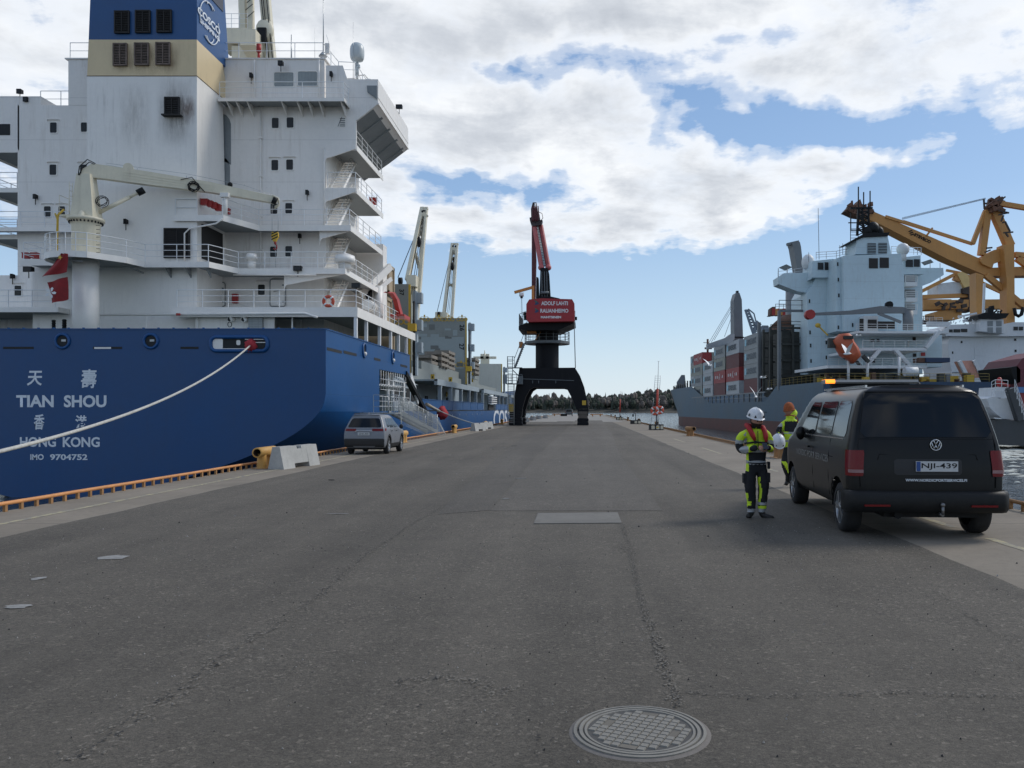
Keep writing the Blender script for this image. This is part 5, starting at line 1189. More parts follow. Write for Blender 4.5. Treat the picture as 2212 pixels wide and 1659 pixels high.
# life saving stations: weight block, red mast, ladder, ring
BLK = mat('station_block_black', (.03, .03, .03), .7, var=.3)
def station(x, y, lb, full=True, hgt=5.6):
    t = thing('rescue_station', lb, 'rescue station', (x, y, 0), 0)
    m = M(); m.box(-.57, .57, -.4, .4, 0, .46); blk = m.obj('weight_block', BLK, t)
    m = M()
    for a in (-.29, .1, .45): m.prism([(p, q + .22) for p, q in rrect(a - .13, a + .14 if a < .4 else a + .09, -.15, .15, .06)], 1, -.408, -.401)
    split_obj(m, 'reflective_square', mat('station_reflector', (.60, .55, .42), .5, var=.1), blk)
    m = M(); m.box(-.012, .16, -.413, -.409, .17, .27); m.obj('yellow_mark', YEL, blk)
    m = M(); m.cyl((.05, 0, .46), (.05, 0, 1.2), .07, 8); m.obj('mast_foot', mat('grey_pole', (.16, .16, .16), .6), t)
    RR = mat('station_red', (.50, .055, .03), .55, var=.15)
    m = M(); m.cyl((.05, 0, 1.2), (.12, 0, 3.35), .105, 10, .085); m.obj('mast', RR, t)
    m = M(); m.cyl((.12, 0, 3.3), (.2, 0, hgt), .022, 6); m.cyl((.1, 0, hgt), (.3, 0, hgt), .012, 4); m.obj('aerial', mat('pole_white', (.5, .5, .48), .6), t)
    if full:
        m = M(); 
        for sx in (-.14, .3):
            m.cyl((sx - .05, .05, 2.9), (sx + .08, .05, 4.45), .016, 5); m.cyl((sx - .3 if sx < 0 else sx - .1, .05, .46), (sx - .05, .05, 2.6), .014, 5)
        for i in range(9): z = 2.95 + i * .18; m.cyl((-.19 + i * .014, .05, z), (.27 + i * .014, .05, z), .012, 4)
        for i in range(7): z = .7 + i * .24; m.cyl((-.42 + i * .03, .05, z), (-.05, .05, z), .010, 4)
        m.obj('ladder', STEEL, t)
        r_ = life_ring((0, 0, 0), 0, .36, 'lifebuoy'); r_.parent = t; r_.location = (-.12, -.14, 1.55)
        r_ = life_ring((0, 0, 0), 0, .36, 'lifebuoy'); r_.parent = t; r_.location = (.27, -.16, 1.62)
        m = M(); m.box(.13, .2, -.2, -.15, 1.35, 1.8); m.obj('line_case', RW, t)
    return t
station(6.05, 67.5, 'red mast with steel ladder and two orange lifebuoys on a black block', True)
station(6.1, 134, 'further red and white mast on a dark block near the quay end', False, 4.6)
t = thing('lamp_post', 'short grey lamp post on dark block between the two red masts', 'lamp post', (6.2, 95.5, 0))
m = M(); m.box(-.6, .6, -.35, .35, 0, .45); b_ = m.obj('weight_block', BLK, t)
m = M()
for a in (-.0, .42): m.prism([(p, q + .22) for p, q in rrect(a - .15, a + .15, -.15, .15, .06)], 1, -.358, -.351)
split_obj(m, 'reflective_square', MATS['station_reflector'], b_)
m = M(); m.cyl((0, 0, .45), (0, 0, 1.35), .05, 8); m.box(-.3, -.02, -.04, .04, 1.2, 1.25); m.obj('pole', MATS['grey_pole'], t)
m = M(); m.box(-.38, -.22, -.1, .08, .85, 1.15); m.obj('lamp_box', BLACKP, t)
# orange timber trestles and boxes at the quay head
for x, y, lb, w2 in ((-6.3, 215, 'low orange trestle at the far quay head, left of the far van', 1.4), (3.6, 205, 'low orange trestle at far quay head, right of the crane leg', 1.6), (-4.6, 212, 'small dark crate on the far quay head beside the far van', .8)):
    m = M(); 
    if 'crate' in lb: m.box(-w2, w2, -.5, .5, 0, .6)
    else: m.box(-w2, w2, -.3, .3, .42, .62); m.box(-w2 * .7, -w2 * .5, -.2, .2, 0, .42); m.box(w2 * .5, w2 * .7, -.2, .2, 0, .42)
    o = m.obj('crate' if 'crate' in lb else 'trestle', BLACKP if 'crate' in lb else RAILO); o.location = (x, y, 0); tag(o, lb, 'crate' if 'crate' in lb else 'trestle')
t = thing('parked_van', 'small dark van parked at the far end of the quay under the crane', 'van', (-3.3, 212, 0))
m = M(); m.prism([(-.9, .35), (.9, .35), (.9, 1.1), (.72, 1.85), (-.72, 1.85), (-.9, 1.1)], 1, 0, 4.4); m.obj('body', mat('far_van_grey', (.12, .13, .13), .4), t)
m = M(); m.prism([(-.74, 1.12), (.74, 1.12), (.62, 1.7), (-.62, 1.7)], 1, -.02, -.003); m.obj('rear_window', GLASS, t)
for x in (-.8, .8): m = M(); m.cyl((x - .1, .7, .32), (x + .1, .7, .32), .32, 12); m.obj('wheel', RUBBER, t)
m = M(); m.box(-.88, -.76, -.03, .0, .75, 1.1); m.box(.76, .88, -.03, 0, .75, 1.1); split_obj(m, 'tail_light', RED, t)
# ---- manhole cover: ring, raised pads
c = W.z(1382, 1583, 0); rO = .5 * 285 / F * (c.y) ; rO = abs(W.z(1525, 1583, 0).x - c.x)
IRON = mat('worn_cast_iron', (.225, .21, .18), .6, metal=.1, var=.18, vscale=9, grime=.15, bump=.2, bscale=90)
IRON2 = mat('iron_recess', (.075, .073, .068), .8, var=.3, vscale=9)
t = thing('manhole_cover', 'round cast iron manhole cover with square grid tread in the foreground asphalt', 'manhole cover', (c.x, c.y, 0), R(-24))
m = M(); m.lathe([(rO * 1.07, .0045), (rO * 1.04, .009), (rO, .012)], (0, 0, 0), 2, 64); m.obj('mortar_collar', concrete_mat('mortar', (.20, .18, .16), False), t)
m = M(); m.lathe([(rO, .012), (rO, .018), (rO * .955, .020), (rO * .95, .012), (rO * .92, .012), (rO * .915, .020), (rO * .865, .020), (rO * .86, .012), (rO * .84, .012), (rO * .835, .019), (rO * .80, .019), (rO * .79, .011)], (0, 0, 0), 2, 72, False); m.obj('frame_ring', IRON, t)
m = M(); m.lathe([(rO * .965, .0135), (0, .0135)], (0, 0, 0), 2, 48); m.obj('cover_plate', IRON2, t)
pad = M(); s_ = .0195; pad.add([(-s_, -s_, 0), (s_, -s_, 0), (s_, s_, 0), (-s_, s_, 0), (-s_ * .86, -s_ * .86, .007), (s_ * .86, -s_ * .86, .007), (s_ * .86, s_ * .86, .007), (-s_ * .86, s_ * .86, .007)], [(4,5,6,7),(0,1,5,4),(1,2,6,5),(2,3,7,6),(3,0,4,7)])
pm_ = pad.mesh('tread_pad', IRON); n = 0; g = .0445
for i in range(-6, 7):
    for j in range(-6, 7):
        x, y = i * g, j * g
        if math.hypot(x, y) + .022 > rO * .79: continue
        if (i, j) in ((-4, 1), (-4, 0), (4, 0), (4, 1), (1, -5), (0, -5), (0, 5), (-1, 5)): continue
        o = bpy.data.objects.new('tread_pad', pm_); COL.objects.link(o); o.parent = t; o.location = (x, y, .0135); n += 1
m = M()
for i, j in ((-4, .5), (4, .5), (.5, -5), (-.5, 5)):
    a, b = (.02, .042) if abs(i) == 4 else (.042, .02); m.box(i * g - a, i * g + a, j * g - b, j * g + b, .0135, .0165)
split_obj(m, 'lifting_slot_cover', mat('slot_dirt', (.15, .135, .11), .8, var=.3), t)
# ---- flat plate, litter, tar cracks
P = [W.z(u, v, .012) for u, v in ((1153, 1131), (1162, 1109), (1334, 1107), (1343, 1129.5))]
m = M(); m.add([(p.x, p.y, .016) for p in P] + [(p.x, p.y, .0) for p in P], [(0, 1, 2, 3), (0, 4, 5, 1), (1, 5, 6, 2), (2, 6, 7, 3), (3, 7, 4, 0)])
o = m.obj('cover_slab', concrete_mat('slab_concrete', (.20, .19, .17), False, .5)); tag(o, 'rectangular pale concrete slab set flush in the asphalt in mid picture', 'slab')
CRK = mat('crack_dark_crumbs', (.030, .028, .026), .95, var=.3, vscale=20); CRP2 = mat('crumbled_pale_stone', (.20, .18, .15), .9, var=.3, vscale=25)
def crack(pts, spread, dens, seed, dark=.5, r0=.006, name='cracked_edge'):
    """a broken joint: crumbs and small pits strewn along a wandering line"""
    rr = random.Random(seed); P = [W.z(u, v, 0) for u, v in pts]; m = M(); o = 0; zr = .0135
    for a, b in zip(P, P[1:]):
        L_ = (b - a).length; d = (b - a).normalized(); nrm = Vector((-d.y, d.x, 0))
        for i in range(int(L_ * dens)):
            if rr.random() < .3: o = o * .9 + rr.uniform(-.008, .008)
            g_ = rr.gauss(0, spread); p = a.lerp(b, rr.random()) + nrm * (o + g_ + .02 * math.sin(i * .1))
            m.cur = 0 if (abs(g_) < spread * .6 and rr.random() < dark) else 1
            r_ = r0 * rr.uniform(.4, 1.5) * (1.3 if m.cur == 0 else 1); a0 = rr.random() * 6; n = 5; zt_ = zr if m.cur == 0 else zr + rr.uniform(0, .004)
            m.add([(p.x + r_ * rr.uniform(.6, 1.5) * math.cos(a0 + k * math.tau / n), p.y + r_ * rr.uniform(.6, 1.5) * math.sin(a0 + k * math.tau / n), zt_ - (0 if m.cur == 0 else .003)) for k in range(n)] + [(p.x, p.y, min(zt_, zr + .0015))], [(k, (k + 1) % n, n) for k in range(n)])
    tag(m.obj(name, [CRK, CRP2], fix=False), kind='stuff')
main_crack = ((1343, 1131), (1362, 1190), (1378, 1262), (1392, 1320), (1412, 1375), (1430, 1430), (1452, 1490), (1466, 1530))
crack(main_crack, .014, 300, 1, .4, .0055)
lc = ((960, 1095), (905, 1125), (770, 1215), (690, 1290), (600, 1350), (500, 1410), (400, 1490), (250, 1580), (150, 1650))
crack(lc, .05, 170, 2, .45, .006)
crack(((1468, 1500), (1700, 1508), (1960, 1500), (2230, 1510)), .015, 160, 7, .4, .0045)
crack(((850, 1480), (960, 1462), (1100, 1500)), .05, 220, 9, .2, .006)
crack(((1330, 1165), (1352, 1195)), .05, 200, 8, .2); crack(((2010, 1270), (2080, 1325), (2150, 1370), (2230, 1402)), .03, 60, 12, .6, .006)
crack(((600, 1420), (900, 1520), (1230, 1600)), .22, 120, 14, .3, .005)
LIT = mat('dirty_paper', (.26, .255, .24), .9, var=.35, vscale=12)
rng = random.Random(5)
for u, v, w_, h_, lb in ((240, 1206, .17, .09, 'flattened pale paper scrap on the left asphalt, the largest of three'), (83, 1251, .07, .05, 'small pale paper scrap on the left asphalt between two larger scraps'), (38, 1313, .11, .05, 'crumpled pale paper scrap near the bottom left'), (733, 1111, .20, .02, 'thin pale streak of paint flake on the left lane')):
    p = W.z(u, v, 0); m = M(); n = 11
    m.add([(p.x + w_ * math.cos(i * math.tau / n) * rng.uniform(.6, 1.2), p.y + h_ * 1.6 * math.sin(i * math.tau / n) * rng.uniform(.6, 1.2), .0085 + rng.uniform(0, .006)) for i in range(n)] + [(p.x, p.y, .015)], [(i, (i + 1) % n, n) for i in range(n)])
    tag(m.obj('paper_scrap', LIT), lb, 'litter', 'paper scraps on the asphalt')
m = M()
for k in range(900):
    if k < 760: x = rng.uniform(-7, 4); y = rng.uniform(2.8, 12); r_ = rng.uniform(.003, .007)
    else: x = rng.uniform(-7, 7); y = rng.uniform(8, 60); r_ = rng.uniform(.008, .02)
    a = rng.random() * 6; m.cur = 0 if rng.random() < .5 else 1
    m.add([(x + r_ * math.cos(a + i * 1.57) * rng.uniform(.7, 1.3), y + r_ * math.sin(a + i * 1.57) * rng.uniform(.7, 1.3), .006 if i < 4 else 0) for i in range(4)] + [(x, y, .010 + r_)], [(0, 1, 4), (1, 2, 4), (2, 3, 4), (3, 0, 4)])
tag(m.obj('loose_grit', [mat('pale_grit', (.34, .32, .29), .9), mat('dark_grit', (.03, .03, .03), .9)], fix=False), kind='stuff')
for u, v, du in ((1110, 964, 6), (1088, 968, 3), (1064, 968, 5), (716, 1038, 6), (1125, 1035, 12), (1093, 1079, 7)):
    p = W.z(u, v, 0); k = du * p.y / F; m = M(); m.prism([(p.x - k, p.y - .03), (p.x + k, p.y - .02), (p.x + k * .8, p.y + .05), (p.x - k * .6, p.y + .06)], 2, .012, .02); tag(m.obj('scuff_mark', LIT if du != 6 else BLACKP), kind='structure')

# ================================================= harbour crane straddling the road
CRB = mat('crane_black', (.009, .010, .013), .55, spec=.2, var=.25, vscale=.5, streak=.15, scol=(.08, .07, .06))
CRR = mat('crane_red', (.36, .022, .03), .5, var=.1, vscale=.5); CRD = mat('crane_dark_red', (.115, .02, .026), .5, var=.15)
GRY = mat('crane_grey_steel', (.16, .18, .19), .6, var=.15, metal=.2)
YC = 87.0
K = Fr(0, YC)
KD = 0.0                      # depth behind the crane's front plane at which the next pieces stand
def kx(u, d=None): return (u - 1257) / F * (YC + (KD if d is None else d))
def kz(v, d=None): return H0 + (885 - v) / F * (YC + (KD if d is None else d))
def kp(pts, d=None): return [(kx(u, d), kz(v, d)) for u, v in pts]
hc = thing('harbour_crane', 'black portal harbour crane with red lettered counterweight straddling the road', 'crane', (0, YC, 0))
arch = [(1122, 795), (1242, 794), (1253, 812), (1262, 836), (1267, 858), (1270.5, 882), (1245, 884), (1238, 866), (1230, 850), (1224, 839), (1216, 837), (1152, 837), (1144, 842), (1135.5, 857), (1127.5, 884), (1108, 886), (1112, 850), (1115, 832), (1119, 815)]
for d, nm in ((0, 'portal_frame'), (6.2, 'portal_frame')):
    m = M(); m.prism(kp(arch), 1, d, d + .9); m.obj(nm, CRB, hc)
m = M(); m.box(kx(1122), kx(1242), .9, 6.2, kz(837) + .2, kz(795)); m.obj('portal_deck', CRB, hc)
m = M()
for u in (1150, 1163, 1200): m.box(kx(u), kx(u) + .06, -.05, 0, kz(828), kz(822))
m.beam((kx(1116), -.03, kz(818)), (kx(1240), -.03, kz(822)), .05, .06); m.obj('cable_tray', GRY, hc)
for s, (u0, u1) in enumerate(((1100, 1128), (1247, 1271.5))):
    for d in (0, 5.6):
        m = M(); x0, x1 = kx(u0), kx(u1); 
        m.prism([(x0 + .05, 1.0), (x1 - .05, 1.0), (x1, 1.7), (x0, 1.7)], 1, d - .2, d + 1.3); bg_ = m.obj('bogie', CRB, hc)
        for k in range(4):
            m = M(); m.prism(rrect(x0 + (.1 if k > 1 else .0), x1 - (.1 if k > 1 else 0), .02 + k * .37, .36 + k * .37, .08, 3), 1, d - .5, d + 1.2)
            m.obj('track_weight', mat('bogie_brown' , (.13, .11, .09), .7, var=.3, vscale=3, grime=.4) if k > 1 else CRB, hc) if s else m.obj('track_weight', CRB, hc)
m = M(); m.box(kx(1257.5), kx(1266), -.02, 0, kz(875), kz(865)); m.obj('yellow_sign', YEL, hc)
m = M(); m.box(kx(1100), kx(1112), -.55, -.5, kz(890), kz(872)); m.obj('yellow_sign', YEL, hc)
KD = 3.6
m = M(); cx_ = (kx(1157) + kx(1207)) / 2; r_ = (kx(1207) - kx(1157)) / 2; m.lathe([(r_ * 1.0, kz(796)), (r_, kz(745)), (r_ * .97, kz(735)), (r_ * .97, kz(716)), (r_ * 1.0, kz(712)), (r_ * .98, kz(697))], (cx_, 3.6, 0), 2, 36); m.obj('column', CRB, hc)
m = M(); m.lathe([(r_ * .9, kz(744)), (r_ * 1.95, kz(744)), (r_ * 1.95, kz(738.5)), (r_ * .9, kz(738.5))], (cx_, 3.6, 0), 2, 28, False); pf = m.obj('ring_platform', GRY, hc)
m = M(); m.rail([(cx_ + r_ * 1.92 * math.cos(t), 3.6 + r_ * 1.92 * math.sin(t), kz(738)) for t in [i * math.tau / 20 for i in range(21)]], 1.0, 3, 3, .03); m.obj('railing', GRY, hc)
KD = -.8
m = M(); m.prism(kp([(1120, 712), (1120, 704), (1137, 697), (1208, 697), (1243, 696), (1208, 712)]), 1, -.6, 5.5); m.obj('slewing_deck', CRB, hc)
cw = M(); cw.prism(kp([(1144, 649), (1171, 646.5), (1236, 648.5), (1241, 657.5), (1241, 693), (1239, 695.5), (1142, 697), (1138, 691), (1138, 659)]), 1, -1.6, 1.2); cwo = cw.obj('counterweight', CRR, hc)
def kl(s, u0, u1, v0, v1, wt=.03): lettering(s, mat('sign_white', (.75, .75, .76), .5, var=.03), cwo, ((kx(u0) + kx(u1)) / 2, -1.612, (kz(v0) + kz(v1)) / 2), (1, 0, 0), (0, 0, 1), kx(u1) - kx(u0), kz(v0) - kz(v1), wt)
kl('ADOLF LAHTI', 1170, 1227, 653, 661.5); kl('RAUANHEIMO', 1168, 1228, 669, 677.5); kl('MANTSINEN', 1169, 1212.5, 684.5, 689.5, .05)
LB1 = mat('logo_blue', (.03, .05, .13), .5); LG1 = mat('logo_green', (.06, .16, .10), .5)
for v in (656.5, 673):
    m = M(); m.prism(kp([(1155, v - 5), (1158, v), (1155, v + 4), (1160, v + 4.5), (1166, v + 1), (1160, v - 4)]), 1, -1.611, -1.601); m.obj('logo', LB1, cwo)
    m = M(); m.prism(kp([(1156, v - 5.5), (1160, v - 4), (1161.5, v - 1), (1158, v - 1)]), 1, -1.618, -1.612); m.obj('logo', LG1, cwo)
m = M(); m.prism(kp([(1166, 647), (1170, 641), (1190, 641), (1209, 645), (1209, 648)]), 1, -1, 3); m.obj('engine_cover', CRB, hc)
m = M(); m.prism(kp([(1142, 660), (1142, 646), (1152, 643), (1154, 660)]), 1, .2, 2.4); m.obj('operator_frame', CRD, hc)
m = M(); m.rail([(kx(1121), -.5, kz(711)), (kx(1121), 4, kz(711))], 1.6, 4, .8, .03); m.rail([(kx(1121), -.5, kz(711)), (kx(1138), -.5, kz(704))], 1.6, 4, .5, .03); m.obj('side_railing', GRY, hc)
m = M(); m.box(kx(1131), kx(1138), -.4, 0, kz(690), kz(676)); m.ball(((kx(1134)), -.2, kz(677)), .22, 8, 6); m.box(kx(1241.5), kx(1246.5), -.3, 0, kz(690), kz(683)); m.cyl((kx(1242), -.3, kz(697)), (kx(1242), -.3, kz(670)), .03, 5); split_obj(m, 'floodlight', BLACKP, hc)
# boom
KD = 4.2
m = M(); a = kp([(1166, 648), (1190, 648), (1186.5, 592), (1184, 582), (1168, 582), (1168, 592)]); m.prism(a, 1, 3.2, 4.6); m.prism(kp([(1159, 648), (1165.5, 648), (1164, 603), (1160, 602)]), 1, 3.0, 4.2); m.obj('lower_boom', CRB, hc)
m = M()
for u0, u1 in ((1172, 1171), (1178, 1177), (1183, 1182)): m.beam((kx(u0), 3.15, kz(646)), (kx(u1), 3.15, kz(590)), .08)
m.cyl((kx(1169), 2.9, kz(636)), (kx(1187), 2.9, kz(636)), .15, 8); m.obj('boom_pipes', GRY, hc)
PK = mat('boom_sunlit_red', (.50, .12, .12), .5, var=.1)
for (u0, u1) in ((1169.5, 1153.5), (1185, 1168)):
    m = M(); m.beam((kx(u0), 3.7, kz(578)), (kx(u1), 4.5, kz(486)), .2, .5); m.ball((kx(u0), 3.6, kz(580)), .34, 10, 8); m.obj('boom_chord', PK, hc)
m = M()
for k in range(16): t = (k + .5) / 16; m.cyl((kx(1169.5 - 16 * t), 3.8 + .7 * t, kz(578 - 92 * t)), (kx(1185 - 17 * t), 3.8 + .7 * t, kz(578 - 92 * t)), .035, 5)
for f in (.35, .5, .65): m.cyl((kx(1169.5 + 15.5 * f), 3.7, kz(578)), (kx(1153.5 + 14.5 * f), 4.4, kz(490)), .05, 5)
m.obj('boom_ladder', GRY, hc)
m = M(); m.prism(kp([(1148, 650), (1156, 650), (1158, 560), (1154.5, 484), (1148, 484)]), 1, 4.6, 5.4); m.obj('stick', CRD, hc)
m = M(); m.prism(kp([(1147, 484), (1152, 489), (1170, 486), (1172, 476), (1167, 476), (1165, 462), (1162, 458), (1159, 438), (1151, 438), (1147, 452), (1147.5, 470), (1144, 471), (1145, 478)]), 1, 4.0, 5.0); m.obj('boom_head', mat('greasy_steel', (.05, .035, .035), .5, var=.5, vscale=1.5), hc)
m = M()
for k in range(5): m.tube([(kx(1150 + k * 3.2 + 1.3 * math.sin(t * 3)), 3.8 - .05 * k, kz(480 - t * 32)) for t in [i / 8 for i in range(9)]], .06, 5)
m.tube([(kx(1162), 4, kz(458)), (kx(1171), 4, kz(462)), (kx(1173), 4, kz(472)), (kx(1168), 4, kz(478))], .035, 5); tag(m.obj('hydraulic_hoses', CRD, hc), kind='stuff')
m = M(); m.cyl((kx(1156.5), 3.9, kz(452)), (kx(1156.5), 3.9, kz(441)), .10, 6); m.obj('light_gap', RW, hc)  # white rod standing in for a bright gap through the boom head
KD = .4
OJ = mat('jib_orange', (.55, .22, .05), .55, var=.15)
m = M(); m.beam((kx(1111), .5, kz(631.5)), (kx(1152), .5, kz(620)), .25, .28); m.beam((kx(1151), .5, kz(649)), (kx(1151), .5, kz(617)), .25, .3); m.obj('service_jib', OJ, hc)
m = M(); m.cyl((kx(1126.5), .5, kz(640)), (kx(1126.5), .5, kz(632)), .25, 10); m.obj('winch', RW, hc)
m = M(); m.cyl((kx(1126.5), .5, kz(644)), (kx(1126.5), .5, kz(640)), .14, 8); m.cyl((kx(1126), .5, kz(700)), (kx(1126), .5, kz(640)), .02, 4); m.cyl((kx(1129), .5, kz(700)), (kx(1127), .5, kz(640)), .02, 4); m.obj('wire_rope', BLACKP, hc)
m = M(); m.cyl((kx(1240.5), -1, kz(697)), (kx(1243), .3, kz(795)), .045, 6); m.obj('cable_pipe', GRY, hc)
# access ladders and stairs on the left side
KD = -.5
m = M(); 
for u in (1098, 1111): m.cyl((kx(u), -.8, .1), (kx(u), -.8, kz(830)), .05, 5)
for i in range(22): z = .3 + i * .19; m.cyl((kx(1098), -.8, z), (kx(1111), -.8, z), .03, 4)
m.obj('access_ladder', mat('ladder_pale', (.34, .34, .32), .6), hc)
m = M(); m.box(kx(1094), kx(1129), -1.2, .3, kz(830), kz(828.5)); m.rail([(kx(1094), -1.2, kz(828.5)), (kx(1129), -1.2, kz(828.5))], .9, 3, .5, .03)
m.cyl((kx(1099), -.9, kz(828)), (kx(1097), -.9, kz(770)), .04, 5); m.cyl((kx(1108), -.9, kz(828)), (kx(1108), -.9, kz(770)), .04, 5)
for i in range(12): z = kz(828) + i * .25; m.cyl((kx(1098), -.9, z), (kx(1108), -.9, z), .025, 4)
m.box(kx(1097), kx(1128), -1, .3, kz(795), kz(794)); m.rail([(kx(1097), -1, kz(794)), (kx(1112), -1, kz(794))], 1.1, 3, .5, .03); m.box(kx(1120), kx(1129), -.4, .2, kz(828), kz(812)); m.beam((kx(1107), -.3, kz(799)), (kx(1120), -.1, kz(812)), .08)
for o in (-.05, -.6):
    m.beam((kx(1112), o, kz(794)), (kx(1132), o, kz(742)), .07, .16)
for i in range(13): t = i / 12; m.box(kx(1112 + 20 * t) - .1, kx(1112 + 20 * t) + .15, -.6, -.05, kz(794 - 52 * t), kz(794 - 52 * t) + .04)
m.cyl((kx(1112), -.6, kz(794) + 1), (kx(1132), -.6, kz(742) + 1), .03, 5); m.obj('access_platforms', GRY, hc)
m = M(); m.box(kx(1121), kx(1128.5), -.4, .3, kz(751), kz(738)); m.obj('cable_reel', OJ, hc)
m = M(); m.cyl((cx_ - .6, 3.0 - r_, kz(712)), (cx_ - 1.4, 2.9 - r_, kz(738)), .06, 5); m.box(kx(1136), kx(1156), 1, 3, kz(717), kz(712)); m.obj('underside_gear', OJ, hc)
# ================================================= container ship leaving on the right, and what lies behind it
S2 = Fr(47.3, 120, .05)
HG = mat('hull_side_grey_blue', (.062, .115, .16), .6, var=.22, vscale=.12, streak=.55, scol=(.13, .085, .06), seam=(0, 0, 2.4, .02, .3), grime=.1)  # paler grey blue on the hull side, darker navy on the transom
HN = mat('transom_navy', (.018, .050, .105), .5, var=.2, vscale=.2, streak=.35, scol=(.10, .06, .05))
BOOT = mat('boot_topping_red', (.125, .048, .038), .7, var=.3, vscale=.3, streak=.5, scol=(.05, .04, .03))
PB = mat('deckhouse_pale_blue', (.52, .65, .70), .5, var=.08, vscale=.15, streak=.35, scol=(.28, .22, .17), seam=(0, 0, 2.8, .03, .25), grime=.08)
PW = mat('deck_edge_white', (.66, .68, .68), .5, var=.1, grime=.25, vscale=.6)
GC = mat('ship_crane_grey', (.16, .175, .185), .55, var=.12, streak=.2)
RUST = mat('rusted_steel', (.14, .075, .05), .8, var=.4, vscale=.8)
LASH = mat('lashing_bridge', (.06, .063, .055), .75, var=.5, vscale=.7, grime=.5)
s2 = thing('container_ship', 'grey blue container ship with pale deckhouse and black topped funnel, leaving on the right', 'ship', (47.3, 120, 0), .05)
B2, L2 = 12.5, 165
def hb2(s, z, lo=True):
    t = max(0, (s - 118) / (L2 - 118 + (0 if z < 2 else min(7, (z - 2) * 1.3)))); p = 2.0 + max(0, z) * .25
    return max(.05, B2 * (1 - min(1, t) ** p))
def top2(s): return 5.7 if s < 31 else (3.15 if s < 104 else 7.9)
m = M(); sts = [0, 8, 16, 24, 31, 31.1, 45, 60, 80, 104, 108, 112, 118, 126, 134, 142, 150, 156, 161, 165, 168, 171]
for sg in (1, -1):
    for (z0_, z1_, mi) in ((-4, -.35, 0), (-.35, 99, 1)):
        m.cur = mi; rows = []
        for s in sts:
            zt = min(z1_, top2(s)); zz_ = [z0_ + (zt - z0_) * k / 4 for k in range(5)]
            rows.append([(sg * hb2(s, z), min(s, L2 + max(0, z + .5) * .85), z) for z in zz_])
        if mi == 1:
            # raised forecastle ramps down as in the picture
            rows[9] = [(p[0], p[1], p[2]) for p in rows[9]]
        m.grid(rows, True)
m.cur = 2; m.add([(-B2, 0, -.35), (B2, 0, -.35), (B2, 0, 5.7), (-B2, 0, 5.7)], [(0, 1, 2, 3)]); m.cur = 0; m.add([(-B2, 0, -4), (B2, 0, -4), (B2, 0, -.35), (-B2, 0, -.35)], [(0, 1, 2, 3)])
m.cur = 1; m.add([(-B2 + .3, 0.2, 3.1), (B2 - .3, .2, 3.1), (B2 - .3, 130, 3.1), (-B2 + .3, 130, 3.1)], [(0, 1, 2, 3)]); m.add([(-B2 + .2, .1, 5.5), (B2 - .2, .1, 5.5), (B2 - .2, 31, 5.5), (-B2 + .2, 31, 5.5)], [(0, 1, 2, 3)])
m.obj('hull', [BOOT, HG, HN], s2)
m = M()
for i in range(16): 
    y = 34 + i * 4.4; m.beam((-B2 + .1, y, 3.1), (-B2 + .1, y, 4.85), .25)
m.beam((-B2 + .1, 31, 4.0), (-B2 + .1, 104, 4.0), .12); m.beam((-B2 + .1, 31, 4.85), (-B2 + .1, 104, 4.85), .3, .25); m.obj('deck_stanchions', GC, s2)
m = M(); m.beam((-B2 - .05, 30, 1.2), (-hb2(140, .8) - .05, 140, .6), .12, .12); m.obj('rubbing_strake', BLACKP, s2)
m = M(); m.rail([(-B2 + .3, 30, 5.7), (-B2 + .3, .3, 5.7), (B2 - .3, .3, 5.7)], 1.2, 3, 2.2, .03); m.obj('railing', mat('dull_yellow_rail', (.30, .23, .07), .7, var=.4, vscale=.5), s2)
m = M()
rng = random.Random(21)
for i in range(46): x = rng.uniform(-B2 + 1, B2 - 1); y = rng.uniform(1, 10); h_ = rng.uniform(.4, 1.8); m.cur = rng.choice((0, 0, 1, 2, 3)); m.box(x, x + rng.uniform(.3, 1.4), y, y + 1, 5.5, 5.5 + h_)
m.obj('deck_machinery', [LASH, GC, RUST, YEL], s2); kids(s2)[-1]['kind'] = 'stuff'
# containers along the side: six bays
CC = {'g': mat('container_grey', (.27, .29, .29), .55, var=.1, streak=.5, vscale=.5), 'r': mat('container_red', (.30, .035, .035), .55, var=.1, streak=.4), 'm': mat('container_maroon', (.135, .04, .04), .6, var=.15, streak=.4), 'w': mat('container_silver', (.40, .42, .43), .5, var=.1, streak=.4), 'o': mat('container_olive', (.27, .28, .24), .55, var=.1, streak=.4)}
CNAVY = mat('container_letter_dark', (.05, .07, .09), .5); CCYAN = mat('container_letter_cyan', (.25, .5, .6), .5)
CW, CL = 2.44, 11.9
def cont_mesh(h, mt, txt):
    m = M(); n = 40
    def wall(x, sg):
        rows = []
        for i in range(n * 2 + 1):
            y = .12 + (CL - .24) * i / (n * 2); o = .035 * (1 if (i // 2) % 2 else -1) * .5; rows.append([(x + sg * (o - .02), y, .16), (x + sg * (o - .02), y, h - .14)])
        m.grid(rows, False)
    wall(-CW / 2, -1); wall(CW / 2, 1)
    m.box(-CW / 2 + .03, CW / 2 - .03, .03, CL - .03, h - .06, h - .02); m.box(-CW / 2 + .05, CW / 2 - .05, .05, CL - .05, .04, .16)
    for x in (-CW / 2, CW / 2 - .14):
        for y in (0, CL - .14): m.box(x, x + .14, y, y + .14, 0, h)
        m.box(x, x + .1, 0, CL, h - .14, h); m.box(x, x + .1, 0, CL, 0, .16)
    for y in (0, CL - .1): m.box(-CW / 2, CW / 2, y, y + .1, h - .12, h); m.box(-CW / 2, CW / 2, y, y + .1, 0, .16)
    m.box(-CW / 2 + .1, CW / 2 - .1, .04, .08, .1, h - .1)
    for x in (-.8, -.3, .3, .8): m.cyl((x, .02, .1), (x, .02, h - .1), .03, 5)
    return m.mesh('container', mt)
cmesh = {}
